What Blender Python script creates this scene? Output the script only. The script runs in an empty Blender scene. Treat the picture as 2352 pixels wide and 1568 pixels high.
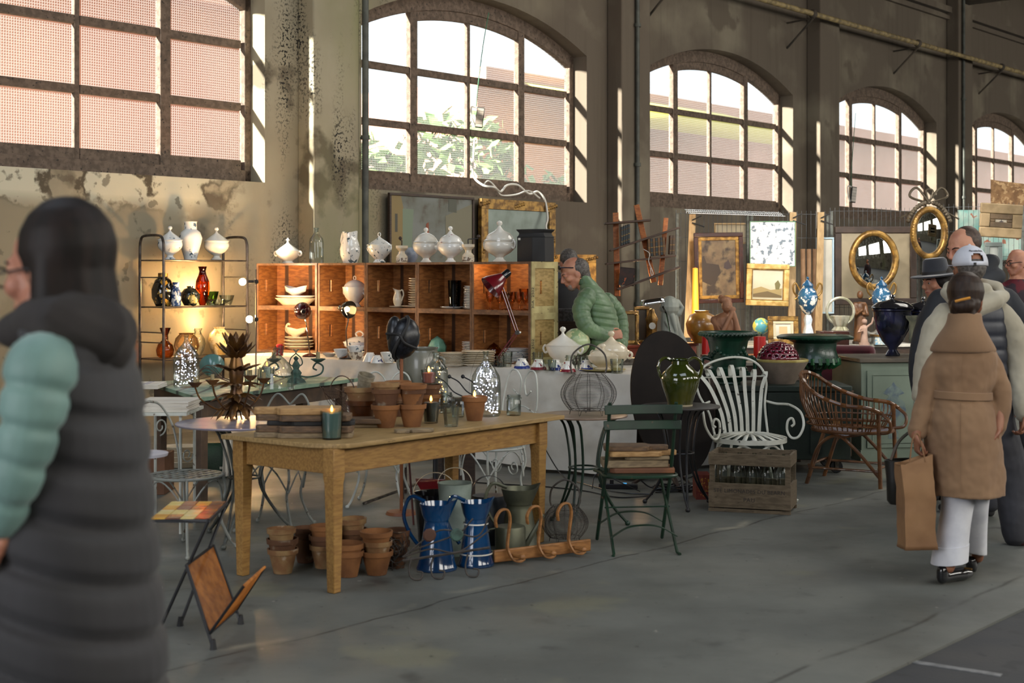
import bpy, bmesh, math, random
from mathutils import Vector, Matrix, noise
S = bpy.context.scene; C = S.collection; PI = math.pi; V = Vector
R = random.Random(7)
# ---------- camera, world, sun, exposure
F = 3267.; HZ = 630.; CH = 1.65           # focal length in px of the 2352 frame, horizon row, eye height
cam = bpy.data.objects.new('camera', bpy.data.cameras.new('camera')); C.objects.link(cam)
cam.location = (0, 0, CH); cam.rotation_euler = (PI/2, 0, 0)
cam.data.sensor_width = 36; cam.data.lens = 36*F/2352; cam.data.shift_y = -(784-HZ)/2352
cam.data.clip_end = 300; cam.data.dof.use_dof = True; cam.data.dof.focus_distance = 12.; cam.data.dof.aperture_fstop = 3.2
S.camera = cam
S.view_settings.view_transform = 'Standard'; S.view_settings.look = 'None'; S.view_settings.gamma = 1; S.view_settings.use_curve_mapping = False
S.view_settings.exposure = 0.6
S.cycles.use_denoising = True; S.cycles.max_bounces = 8; S.cycles.diffuse_bounces = 4; S.cycles.transparent_max_bounces = 24; S.cycles.sample_clamp_indirect = 3; S.cycles.caustics_reflective = False; S.cycles.caustics_refractive = False
w = bpy.data.worlds.new('world'); S.world = w; w.use_nodes = True
w.node_tree.nodes['Background'].inputs[0].default_value = (.80, .90, 1., 1); w.node_tree.nodes['Background'].inputs[1].default_value = 1.1
# wall frame: origin, direction along the wall, normal into the hall
W0 = V((-2.75, 15.6, 0)); WD = V((.652, .758, 0)).normalized(); WN = V((.758, -.652, 0)).normalized()
WA = math.atan2(WD.y, WD.x)
def wl(s, o=0, z=0): return W0 + WD*s + WN*o + V((0, 0, z))
def light(name, kind, loc, energy, col=(1, 1, 1), size=.1, to=None, **k):
    l = bpy.data.lights.new(name, kind); l.energy = energy; l.color = col
    if kind == 'AREA':
        l.shape = 'RECTANGLE'; l.size = size; l.size_y = k.get('sy', size)
        if k.get('portal'): l.cycles.is_portal = True
    elif kind == 'SUN': l.angle = size
    else: l.shadow_soft_size = size
    if kind == 'SPOT': l.spot_size = k.get('spot', 1.6); l.spot_blend = .5
    o = bpy.data.objects.new(name, l); C.objects.link(o); o.location = loc
    if to is not None: o.rotation_euler = (V(to)-V(loc)).to_track_quat('-Z', 'Y').to_euler()
    return o
sd = WN*.36 + WD*.85 + V((0, 0, -.38))
light('sun', 'SUN', (-20, 0, 20), 24., (1, .95, .88), .05, V((-20, 0, 20))+sd)
for k in range(-1, 6):
    p = wl(3.66+5.78*k, -.42, 3.9); light('window_portal', 'AREA', p, 1, size=4.3, sy=2.6, to=p+WN, portal=True)
# added fill lights without openings, out of frame above, opposite and behind the viewer
for k in range(-2, 6):   # added fill row along the opposite wall, which is closed
    p = wl(3.66+5.78*k, 17.5, 4.6); light('opposite_fill_light', 'AREA', p, 210, (1., .96, .88), 4.3, p-WN*10+V((0, 0, -1.2)), sy=2.6)
p = wl(-16.5, 8.5, 3.4); light('frontal_fill_light', 'AREA', p, 400, (.93, .95, 1.), 6, p+WD, sy=4.5)   # added frontal fill behind the viewer, no doorway there
light('overhead_fill_light', 'AREA', (3.0, 4.5, 7.9), 110, (.80, .89, 1.), 5, (1.0, 10, 0), sy=3)  # added overhead fills, the ceiling has no skylights
light('overhead_fill_light', 'AREA', (7.5, 15., 7.6), 240, (1., .95, .86), 5, (4.0, 14, 0), sy=4)
light('overhead_fill_light', 'AREA', (-3.6, 5.5, 7.6), 85, (.72, .84, 1.), 3, (-1.5, 8, 0), sy=3)

# ---------- geometry helpers
def P(px, py, Y): return V(((px-1176)/F*Y, Y, CH-(py-HZ)/F*Y))
def Q(px, py, z=0.): return P(px, py, (CH-z)*F/(py-HZ))
def T(px, Y, z): return V(((px-1176)/F*Y, Y, z))
def spl(pts, n=6, closed=False):
    pts = [V(p) for p in pts]; m = len(pts); out = []
    for i in range(m if closed else m-1):
        p0 = pts[(i-1) % m] if closed or i else pts[0]*2-pts[1]; p1 = pts[i]; p2 = pts[(i+1) % m]
        p3 = pts[(i+2) % m] if closed or i+2 < m else p2*2-p1
        for j in range(n):
            t = j/n; out.append(.5*((2*p1)+(p2-p0)*t+(2*p0-5*p1+4*p2-p3)*t*t+(3*p1-p0-3*p2+p3)*t**3))
    if not closed: out.append(pts[-1])
    return out
def arc(r, a0, a1, n=16, c=(0, 0, 0), ax='xz', r2=None):
    o = []
    for i in range(n+1):
        a = math.radians(a0+(a1-a0)*i/n); q = r if r2 is None else r+(r2-r)*i/n
        u, v = q*math.cos(a), q*math.sin(a)
        o.append(V(c)+V({'xz': (u, 0, v), 'yz': (0, u, v), 'xy': (u, v, 0)}[ax]))
    return o
class B:
    def __init__(s): s.v = []; s.f = []; s.M = None
    def add(s, vs, fs):
        k = len(s.v); s.v += [tuple(s.M @ V(p)) if s.M else tuple(p) for p in vs]; s.f += [tuple(i+k for i in f) for f in fs]; return s
    def box(s, c, d, rz=0, M=None):
        m = (M or Matrix.Identity(4)) @ Matrix.Translation(c) @ Matrix.Rotation(rz, 4, 'Z'); x, y, z = d[0]/2, d[1]/2, d[2]/2
        return s.add([m @ V((a, b, e)) for a in (-x, x) for b in (-y, y) for e in (-z, z)],
                     [(0, 1, 3, 2), (4, 6, 7, 5), (0, 4, 5, 1), (2, 3, 7, 6), (0, 2, 6, 4), (1, 5, 7, 3)])
    def sweep(s, pts, sec, up=None, closed=False, scl=None):
        pts = [V(p) for p in pts]; n = len(pts); m = len(sec); vs = []; N = None
        for i, p in enumerate(pts):
            t = (pts[(i+1) % n]-pts[i-1]) if closed else (pts[min(i+1, n-1)]-pts[max(i-1, 0)])
            t = t.normalized() if t.length > 1e-9 else V((0, 0, 1))
            if up is not None: N = V(up)-t*V(up).dot(t)
            elif N is None: N = t.orthogonal()
            else: N = N-t*N.dot(t)
            N = N.normalized() if N.length > 1e-6 else t.orthogonal().normalized()
            b = t.cross(N); q = scl[i] if scl else 1
            vs += [p+N*(a*q)+b*(c*q) for a, c in sec]
        fs = [(i*m+j, i*m+(j+1) % m, ((i+1) % n)*m+(j+1) % m, ((i+1) % n)*m+j) for i in range(n if closed else n-1) for j in range(m)]
        if not closed: fs += [tuple(range(m))[::-1], tuple((n-1)*m+j for j in range(m))]
        return s.add(vs, fs)
    def tube(s, pts, r, n=8, closed=False):
        rr = r if isinstance(r, (list, tuple)) else None
        return s.sweep(pts, [((1 if rr else r)*math.cos(2*PI*k/n), (1 if rr else r)*math.sin(2*PI*k/n)) for k in range(n)], closed=closed, scl=rr)
    def band(s, pts, w, t, up, closed=False):   # flat strip: w along up, t across
        return s.sweep(pts, [(-w/2, -t/2), (w/2, -t/2), (w/2, t/2), (-w/2, t/2)], up=up, closed=closed)
    def limb(s, pts, rs, n=12):                 # capsule chain with round ends
        pts = [V(p) for p in pts]; rs = list(rs); a = (pts[0]-pts[1]).normalized(); b = (pts[-1]-pts[-2]).normalized()
        P0 = [pts[0]+a*rs[0]*math.sin(x) for x in (1.45, 1.1, .6)]; R0 = [rs[0]*math.cos(x) for x in (1.45, 1.1, .6)]
        P1 = [pts[-1]+b*rs[-1]*math.sin(x) for x in (.6, 1.1, 1.45)]; R1 = [rs[-1]*math.cos(x) for x in (.6, 1.1, 1.45)]
        return s.tube(P0+pts+P1, R0+rs+R1, n)
    def lathe(s, prof, n=24, c=(0, 0, 0), sx=1, sy=1, M=None, rip=None):
        vs = []; rings = []; c = V(c)
        for r, z in prof:
            if r < 1e-5: rings.append([len(vs)]); vs.append(V((0, 0, z)))
            else:
                rings.append(list(range(len(vs), len(vs)+n)))
                for k in range(n):
                    a = 2*PI*k/n; q = r*(rip(a, z) if rip else 1); vs.append(V((q*sx*math.cos(a), q*sy*math.sin(a), z)))
        fs = []
        for A, D in zip(rings, rings[1:]):
            if len(A) == 1 and len(D) == 1: continue
            for k in range(n):
                j = (k+1) % n
                if len(A) == 1: fs.append((A[0], D[j], D[k])[::-1])
                elif len(D) == 1: fs.append((A[k], A[j], D[0]))
                else: fs.append((A[k], A[j], D[j], D[k]))
        return s.add([(M @ p if M else p)+c for p in vs], fs)
    def ball(s, c, r, sc=(1, 1, 1), n=14, M=None):
        m = Matrix.Translation(c) @ (M or Matrix.Identity(4)) @ Matrix.Diagonal((sc[0], sc[1], sc[2], 1))
        return s.lathe([(r*math.sin(PI*i/8), -r*math.cos(PI*i/8)) if 0 < i < 8 else (0, -r if i == 0 else r) for i in range(9)], n, M=m)
    def prism(s, poly, z0, z1, M=None):
        n = len(poly); vs = [V((p[0], p[1], z)) for z in (z0, z1) for p in poly]
        return s.add([M @ p if M else p for p in vs], [tuple(range(n))[::-1], tuple(range(n, 2*n))]+[(i, (i+1) % n, n+(i+1) % n, n+i) for i in range(n)])
    def loft(s, rings, cap=True):
        m = len(rings[0]); n = len(rings); vs = [p for r in rings for p in r]
        fs = [(i*m+j, i*m+(j+1) % m, (i+1)*m+(j+1) % m, (i+1)*m+j) for i in range(n-1) for j in range(m)]
        if cap: fs += [tuple(range(m))[::-1], tuple((n-1)*m+j for j in range(m))]
        return s.add(vs, fs)
    def grid(s, fn, nu, nv):
        return s.add([fn(i/nu, j/nv) for i in range(nu+1) for j in range(nv+1)],
                     [(i*(nv+1)+j, (i+1)*(nv+1)+j, (i+1)*(nv+1)+j+1, i*(nv+1)+j+1) for i in range(nu) for j in range(nv)])
def mobj(name, b, m, parent=None, bev=0, sol=0, rem=0, sm=0, ang=40, dsp=None):
    me = bpy.data.meshes.new(name); me.from_pydata([tuple(p) for p in b.v], [], b.f); me.validate()
    bm = bmesh.new(); bm.from_mesh(me); bmesh.ops.recalc_face_normals(bm, faces=bm.faces); bm.to_mesh(me); bm.free()
    me.shade_smooth()
    if not rem: me.set_sharp_from_angle(angle=math.radians(ang))
    me.materials.append(m)
    o = bpy.data.objects.new(name, me); C.objects.link(o)
    if parent: o.parent = parent
    if sol: q = o.modifiers.new('s', 'SOLIDIFY'); q.thickness = sol; q.offset = 0
    if rem: q = o.modifiers.new('r', 'REMESH'); q.mode = 'VOXEL'; q.voxel_size = rem; q.use_smooth_shade = True
    if sm: q = o.modifiers.new('m', 'SMOOTH'); q.iterations = sm; q.factor = .5
    if dsp:
        t = bpy.data.textures.new('folds', 'CLOUDS'); t.noise_scale = dsp[0]; q = o.modifiers.new('d', 'DISPLACE'); q.texture = t; q.strength = dsp[1]; q.texture_coords = 'LOCAL'
    if bev: q = o.modifiers.new('b', 'BEVEL'); q.width = bev; q.segments = 2; q.limit_method = 'ANGLE'
    return o
def thing(name, label, cat, loc=(0, 0, 0), rz=0, group=None):
    o = bpy.data.objects.new(name, None); C.objects.link(o); o.location = loc; o.rotation_euler = (0, 0, rz); o.empty_display_size = .05
    o['label'] = label; o['category'] = cat
    if group: o['group'] = group
    return o
def part(p, name, b, m, label=None, **k):
    o = mobj(name, b, m, p, **k)
    if label: o['label'] = label
    return o
def one(name, label, cat, b, m, loc=(0, 0, 0), rz=0, group=None, **k):
    o = mobj(name, b, m, None, **k); o.location = loc; o.rotation_euler = (0, 0, rz); o['label'] = label; o['category'] = cat
    if group: o['group'] = group
    return o
def struct(name, b, m, **k):
    o = mobj(name, b, m, None, **k); o['kind'] = 'structure'; return o
kids = {}
def dup(root, loc, rz=None, label=None, group=None, scale=None, mats=None):
    def cp(o, par):
        c = o.copy(); C.objects.link(c)
        if par: c.parent = par
        for ch in list(o.children): cp(ch, c)
        return c
    r = cp(root, None); r.location = loc
    if rz is not None: r.rotation_euler = (r.rotation_euler.x, r.rotation_euler.y, rz)
    if label: r['label'] = label
    if group: r['group'] = group
    if scale: r.scale = (scale,)*3 if not isinstance(scale, tuple) else scale
    return r
ORD = 'bottom second third fourth fifth sixth seventh eighth ninth tenth eleventh twelfth thirteenth fourteenth fifteenth sixteenth'.split()
def nth(k, n): return 'lowest' if k == 0 else 'topmost' if k == n-1 else ORD[k]+' from below'
# ---------- materials
def lin(h):
    c = [int(h[i:i+2], 16)/255 for i in (0, 2, 4)]; return tuple((x/12.92 if x <= .04045 else ((x+.055)/1.055)**2.4) for x in c)+(1,)
MT = {}
def mat(name, c='808080', c2=None, rough=.5, metal=0, ns=8., lo=.4, hi=.6, bump=0, bs=60., tr=0, emit=None, es=1, coat=0, spec=.5, stretch=None, c3=None, n3=20., l3=.6, h3=.65, coord='Object', sheen=0, wave=None):
    if name in MT: return MT[name]
    m = bpy.data.materials.new(name); m.use_nodes = True; MT[name] = m; nt = m.node_tree; N = nt.nodes; L = nt.links; b = N['Principled BSDF']
    b.inputs['Base Color'].default_value = lin(c); b.inputs['Roughness'].default_value = rough; b.inputs['Metallic'].default_value = metal
    b.inputs['Specular IOR Level'].default_value = spec; b.inputs['Transmission Weight'].default_value = tr; b.inputs['Coat Weight'].default_value = coat; b.inputs['Sheen Weight'].default_value = sheen
    tc = N.new('ShaderNodeTexCoord'); mp = N.new('ShaderNodeMapping'); L.new(tc.outputs[coord], mp.inputs[0])
    if stretch: mp.inputs['Scale'].default_value = stretch
    def noise(scale, det=6):
        n = N.new('ShaderNodeTexNoise'); n.inputs['Scale'].default_value = scale; n.inputs['Detail'].default_value = det; L.new(mp.outputs[0], n.inputs[0]); return n.outputs[0]
    def ramp(src, lo, hi):
        r = N.new('ShaderNodeMapRange'); r.inputs[1].default_value = lo; r.inputs[2].default_value = hi; L.new(src, r.inputs[0]); return r.outputs[0]
    def mix(f, a, c):
        x = N.new('ShaderNodeMix'); x.data_type = 'RGBA'; L.new(f, x.inputs[0])
        for i, q in ((6, a), (7, c)):
            if isinstance(q, str): x.inputs[i].default_value = lin(q)
            else: L.new(q, x.inputs[i])
        return x.outputs[2]
    col = None
    if c2: col = mix(ramp(noise(ns), lo, hi), c, c2)
    if wave:   # dark plank joints: (axis scale, colour)
        wv = N.new('ShaderNodeTexWave'); wv.inputs['Scale'].default_value = wave[0]; wv.bands_direction = wave[1]; wv.inputs['Distortion'].default_value = .4; wv.inputs['Detail Scale'].default_value = 3; L.new(tc.outputs[coord], wv.inputs[0])
        col = mix(ramp(wv.outputs[1], .9, .97), col or c, wave[2])
    if c3: col = mix(ramp(noise(n3), l3, h3), col or c, c3)
    if col: L.new(col, b.inputs['Base Color'])
    if bump:
        bp = N.new('ShaderNodeBump'); bp.inputs['Strength'].default_value = bump; bp.inputs['Distance'].default_value = .01; L.new(noise(bs), bp.inputs['Height']); L.new(bp.outputs[0], b.inputs['Normal'])
    if emit: b.inputs['Emission Color'].default_value = lin(emit); b.inputs['Emission Strength'].default_value = es
    return m
def glass(name, c='ffffff', edge='d2d9d6', gl=.5, rough=.03, base=.035):
    if name in MT: return MT[name]
    m = bpy.data.materials.new(name); m.use_nodes = True; MT[name] = m; nt = m.node_tree; N = nt.nodes; L = nt.links; N.remove(N['Principled BSDF'])
    lw = N.new('ShaderNodeLayerWeight'); lw.inputs[0].default_value = .35
    x = N.new('ShaderNodeMix'); x.data_type = 'RGBA'; x.inputs[6].default_value = lin(c); x.inputs[7].default_value = lin(edge); L.new(lw.outputs['Facing'], x.inputs[0])
    t = N.new('ShaderNodeBsdfTransparent'); L.new(x.outputs[2], t.inputs[0]); g = N.new('ShaderNodeBsdfGlossy'); g.inputs['Roughness'].default_value = rough
    r = N.new('ShaderNodeMapRange'); r.inputs[1].default_value = .04; r.inputs[3].default_value = base; r.inputs[4].default_value = gl; L.new(lw.outputs['Fresnel'], r.inputs[0])
    mx = N.new('ShaderNodeMixShader'); L.new(r.outputs[0], mx.inputs[0]); L.new(t.outputs[0], mx.inputs[1]); L.new(g.outputs[0], mx.inputs[2]); L.new(mx.outputs[0], N['Material Output'].inputs[0])
    return m
def emis(name, c, s):
    if name in MT: return MT[name]
    m = bpy.data.materials.new(name); m.use_nodes = True; MT[name] = m; N = m.node_tree.nodes; N.remove(N['Principled BSDF'])
    e = N.new('ShaderNodeEmission'); e.inputs[0].default_value = lin(c); e.inputs[1].default_value = s; m.node_tree.links.new(e.outputs[0], N['Material Output'].inputs[0]); return m
WHITE = mat('white_glaze', 'dcd9d0', 'cfcabd', rough=.12, coat=.5, ns=5)
BLUEW = mat('blue_white_glaze', 'dfe0de', rough=.12, coat=.5, c3='4c6275', n3=16, l3=.60, h3=.64)
FLORAL = mat('floral_glaze', 'e2dfd6', rough=.12, coat=.5, c3='4e5e62', n3=22, l3=.60, h3=.64)
ROSEW = mat('rose_glaze', 'e2dfd8', rough=.12, coat=.5, c3='8a3b48', n3=22, l3=.67, h3=.70)
CREAM = mat('cream_glaze', 'ded2bb', 'cfc0a4', rough=.18, coat=.4)
TERRA = mat('terracotta', '85572f', '6a4222', rough=.85, ns=6, c3='b0927a', n3=9, l3=.66, h3=.8, bump=.2)
TERRA2 = mat('weathered_terracotta', '7a5636', '92764f', rough=.9, ns=9, c3='c9bba6', n3=14, l3=.6, h3=.75, bump=.3)
TERRA3 = mat('dark_terracotta', '523420', '68452a', rough=.85, ns=7, c3='8d8270', n3=14, l3=.6, h3=.75, bump=.3)
IRONW = mat('white_iron_paint', 'c3c5bd', 'aeb0a6', rough=.5, c3='5d4a3a', n3=22, l3=.64, h3=.68, bump=.1)
IRONG = mat('green_iron_paint', '12301f', '0f2519', rough=.42, c3='4c3c2c', n3=25, l3=.66, h3=.7)
IRONK = mat('black_iron', '22242a', '2c2b2b', rough=.45, metal=.4)
IRONGR = mat('grey_iron', '5f625c', '4b4c47', rough=.5, metal=.3, ns=20)
STEEL = mat('dull_steel', '77716a', '4a443e', rough=.35, metal=.9, ns=20)
CHROME = mat('chrome', 'd8d8d8', rough=.12, metal=1)
PINE = mat('scrubbed_pine', 'a0793f', '8a6433', rough=.6, ns=4, stretch=(3, 18, 18), bump=.08, c3='6a4a28', n3=7, l3=.66, h3=.72)
PINETOP = mat('pine_worktop', '9c7f50', '846a40', rough=.6, ns=4, stretch=(2, 20, 10), bump=.08, c3='66502f', n3=6, l3=.66, h3=.74)
ORANGEW = mat('crate_wood_warm', '9a6434', '7a4b24', rough=.55, ns=4, stretch=(3, 3, 12), wave=(1.1, 'X', '3d2412'), bump=.1)
GREYW = mat('crate_wood_outer', 'a58a56', '87703f', rough=.7, ns=5, stretch=(3, 3, 12), c3='4a3c22', n3=30, l3=.68, h3=.7, bump=.1)
EDGEW = mat('crate_wood_edge', '7d5a3e', '5c4230', rough=.8, ns=12)
BOARDA = mat('board_wood_tan', 'a98556', '8d6a40', rough=.65, ns=5, stretch=(3, 14, 14), bump=.1)
BOARDB = mat('board_wood_dark', '6b523a', '4c3a2a', rough=.7, ns=5, stretch=(3, 14, 14), bump=.1)
BOARDC = mat('board_wood_grey', '857357', '6b5b45', rough=.7, ns=5, stretch=(3, 14, 14), bump=.1)
GOLD = mat('gilt', '96743a', '5e4420', rough=.35, metal=.6, ns=14, bump=.25, bs=70)
GOLDL = mat('pale_gilt', 'cdb277', 'a9894a', rough=.4, metal=.4, ns=14, bump=.2)
CLEAR = glass('clear_glass', 'f4f8f6'); CLEARD = glass('clear_glass_thick', 'f8fbf9', 'c0c9c5', base=.04)
AMBERG = glass('amber_glass', 'd9a05c', '8a5a28'); GREENG = glass('green_glass', 'bcd1a0', '5d7340')
CLOTH = mat('white_cloth', 'd9d4ca', 'c9c2b6', rough=.95, ns=3, bump=.9, bs=5)
BLACK = mat('black_enamel', '131316', rough=.15, coat=.6)
BLACKM = mat('matt_black', '1a1919', rough=.7)
DARKW = mat('dark_wood', '3b2a1f', '2a1d15', rough=.55, ns=6, stretch=(2, 2, 14))
SKIN = mat('skin', 'b98468', 'a8705a', rough=.55, ns=12); SKIN2 = mat('skin_tan', '8f5f45', '7c4e38', rough=.55, ns=12)
HAIRD = mat('dark_hair', '15100d', '1f1612', rough=.6, spec=.25, ns=40, stretch=(1, 1, .12)); HAIRG = mat('grey_hair', '3a3430', '5d5752', rough=.6, ns=60)
FLAME = emis('flame', 'ffb347', 9); WARMB = emis('warm_bulb', 'ffd9a0', 30); LEDW = emis('cool_led', 'dfe4ff', 7); LEDY = emis('warm_led', 'ffb85a', 8)
GREENU = mat('green_urn_paint', '123a2a', '0d281d', rough=.35, ns=10, bump=.15, coat=.2)
COBALT = mat('cobalt_glaze', '1b1d33', '0d0e16', rough=.12, coat=.7)
# ---------- the hall
def plaster():
    m = mat('plaster', '9c947f', '847b67', rough=.95, ns=1.1, lo=.35, hi=.7, bump=.25, bs=14, c3='5e5546', n3=.9, l3=.56, h3=.6)
    nt = m.node_tree; N = nt.nodes; L = nt.links; b = N['Principled BSDF']; src = b.inputs['Base Color'].links[0].from_socket
    tc = N.new('ShaderNodeTexCoord')
    def noise(sc, sx=(1, 1, 1), det=8):
        mp = N.new('ShaderNodeMapping'); mp.inputs['Scale'].default_value = sx; L.new(tc.outputs['Object'], mp.inputs[0])
        n = N.new('ShaderNodeTexNoise'); n.inputs['Scale'].default_value = sc; n.inputs['Detail'].default_value = det; L.new(mp.outputs[0], n.inputs[0]); return n.outputs[0]
    def mr(s, a, c, d=0., e=1.):
        r = N.new('ShaderNodeMapRange'); r.inputs[1].default_value = a; r.inputs[2].default_value = c; r.inputs[3].default_value = d; r.inputs[4].default_value = e; L.new(s, r.inputs[0]); return r.outputs[0]
    def mul(a, c):
        q = N.new('ShaderNodeMath'); q.operation = 'MULTIPLY'; L.new(a, q.inputs[0]); L.new(c, q.inputs[1]); return q.outputs[0]
    def mix(f, a, c):
        x = N.new('ShaderNodeMix'); x.data_type = 'RGBA'; L.new(f, x.inputs[0]); L.new(a, x.inputs[6]); x.inputs[7].default_value = lin(c); return x.outputs[2]
    geo = N.new('ShaderNodeSeparateXYZ'); L.new(tc.outputs['Object'], geo.inputs[0])   # x = along the wall, z = height
    # darker brown further down the hall, pale flaking paint near the first bay
    far = mr(geo.outputs[0], 1.2, 4.5); c = mix(mul(far, mr(noise(.8), .3, .5, .55, 1.)), src, '5e5448')
    near = mr(geo.outputs[0], -.1, -.9); band = mul(near, mr(geo.outputs[2], 2.2, 2.45)); c = mix(mul(near, mr(noise(1.1), .40, .62)), c, '7a7462'); c = mix(mul(band, mr(noise(1.5), .47, .485)), c, 'b9b6a2'); c = mix(mul(band, mul(mr(noise(1.5), .475, .5, 1, 0), mr(noise(1.5), .44, .46))), c, '4f483a')
    low = mul(near, mul(mr(geo.outputs[2], 2.45, 2.25), mr(noise(1.3), .40, .44))); c = mix(mul(low, mr(noise(.9), 0, 1, .6, .9)), c, '867d68'); c = mix(mul(near, mr(noise(6, det=9), .60, .64, 0, .7)), c, '5c5546')
    alg = mul(mr(geo.outputs[0], .45, .9), mr(geo.outputs[0], 2.2, 1.25)); c = mix(mul(alg, mr(noise(1.4, (1, 1, .3)), .35, .6, 0, .8)), c, '7f8058')
    spk = mul(mr(noise(34, det=3), .545, .565), mul(mr(noise(1.2, (1.6, 1.6, .5)), .5, .62), mul(mr(geo.outputs[0], -.6, .1), mr(geo.outputs[0], 2.2, 1.3)))); c = mix(spk, c, '1f1e1a')
    strk = mul(mr(noise(3.5, (2, 2, .12)), .52, .75, 0, .35), far); c = mix(strk, c, '3d362c')
    L.new(c, b.inputs['Base Color']); return m
PL = plaster()
ZS, ZP, SG = 2.66, 4.72, .5     # sill, spring of the arch, rise
ZT = 8.2
def archz(s, a, b, zs=ZP, sg=SG):
    h = (b-a)/2; rr = (h*h+sg*sg)/(2*sg); x = s-(a+b)/2; return zs+math.sqrt(max(rr*rr-x*x, 0))-(rr-sg)
S0, S1 = -17., 46.
wb = B(); wins = [(1.5+5.78*k, 5.83+5.78*k) for k in range(-1, 5)]
def quad(b, a, c, d, e): b.add([a, c, d, e], [(0, 1, 2, 3)])
L3 = lambda s, o, z: V((s, -o, z))        # wall-local: x along, y = -offset into hall
def wq(a, b, z0, z1): wb.box(((a+b)/2, .2, (z0+z1)/2), (b-a, .4, z1-z0))
prev = S0
for a, b in wins:
    wq(prev, a, 0, ZT); wq(a, b, 0, ZS); n = 20
    poly = [(a, ZT), (a, ZP)]+[(a+(b-a)*i/n, archz(a+(b-a)*i/n, a, b)) for i in range(1, n)]+[(b, ZP), (b, ZT)]
    wb.add([V((x, y, z)) for y in (0, .4) for x, z in poly], [tuple(range(len(poly))), tuple(range(len(poly), 2*len(poly)))[::-1]]+[(i, (i+1) % len(poly), len(poly)+(i+1) % len(poly), len(poly)+i) for i in range(len(poly))])
    prev = b
wq(prev, S1, 0, ZT)
def onwall(o): o.location = W0; o.rotation_euler = (0, 0, WA); return o
onwall(struct('wall_left', wb, PL, ang=30))
for k in range(-1, 5):
    s = .52+5.78*k
    onwall(struct('trim_%d' % (k+2), B().box((s+.35, -.135, ZT/2), (.7, .27, ZT)).box((s+.35, -.15, .35), (.76, .3, .7)), PL, bev=.02))
WF = mat('window_wood', '6b5a4c', '54463a', rough=.8, ns=3, stretch=(6, 6, 6), c3='2a241f', n3=5, l3=.6, h3=.7, bump=.2)
def pane_mat():
    m = bpy.data.materials.new('reeded_glass'); m.use_nodes = True; nt = m.node_tree; N = nt.nodes; L = nt.links; N.remove(N['Principled BSDF'])
    tc = N.new('ShaderNodeTexCoord'); sp = N.new('ShaderNodeSeparateXYZ'); L.new(tc.outputs['Object'], sp.inputs[0])
    def sn(i, k):
        a = N.new('ShaderNodeMath'); a.operation = 'MULTIPLY'; a.inputs[1].default_value = k; L.new(sp.outputs[i], a.inputs[0]); c = N.new('ShaderNodeMath'); c.operation = 'SINE'; L.new(a.outputs[0], c.inputs[0]); return c.outputs[0]
    mx = N.new('ShaderNodeMath'); mx.operation = 'MAXIMUM'; L.new(sn(0, 230), mx.inputs[0]); L.new(sn(2, 230), mx.inputs[1])
    f = N.new('ShaderNodeMapRange'); f.inputs[1].default_value = .2; f.inputs[2].default_value = 1.; f.inputs[3].default_value = .04; f.inputs[4].default_value = .15; L.new(mx.outputs[0], f.inputs[0])
    t = N.new('ShaderNodeBsdfTransparent'); t.inputs[0].default_value = (.93, .95, .92, 1)
    tl = N.new('ShaderNodeBsdfTranslucent'); tl.inputs[0].default_value = (.95, .95, .9, 1); bp = N.new('ShaderNodeBump'); bp.inputs['Distance'].default_value = .004; L.new(mx.outputs[0], bp.inputs['Height']); L.new(bp.outputs[0], tl.inputs['Normal'])
    a = N.new('ShaderNodeMixShader'); L.new(f.outputs[0], a.inputs[0]); L.new(t.outputs[0], a.inputs[1]); L.new(tl.outputs[0], a.inputs[2])
    g = N.new('ShaderNodeBsdfGlossy'); g.inputs['Roughness'].default_value = .25; L.new(bp.outputs[0], g.inputs['Normal'])
    c = N.new('ShaderNodeMixShader'); c.inputs[0].default_value = .05; L.new(a.outputs[0], c.inputs[1]); L.new(g.outputs[0], c.inputs[2]); L.new(c.outputs[0], N['Material Output'].inputs[0]); return m
PG = pane_mat()
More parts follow.
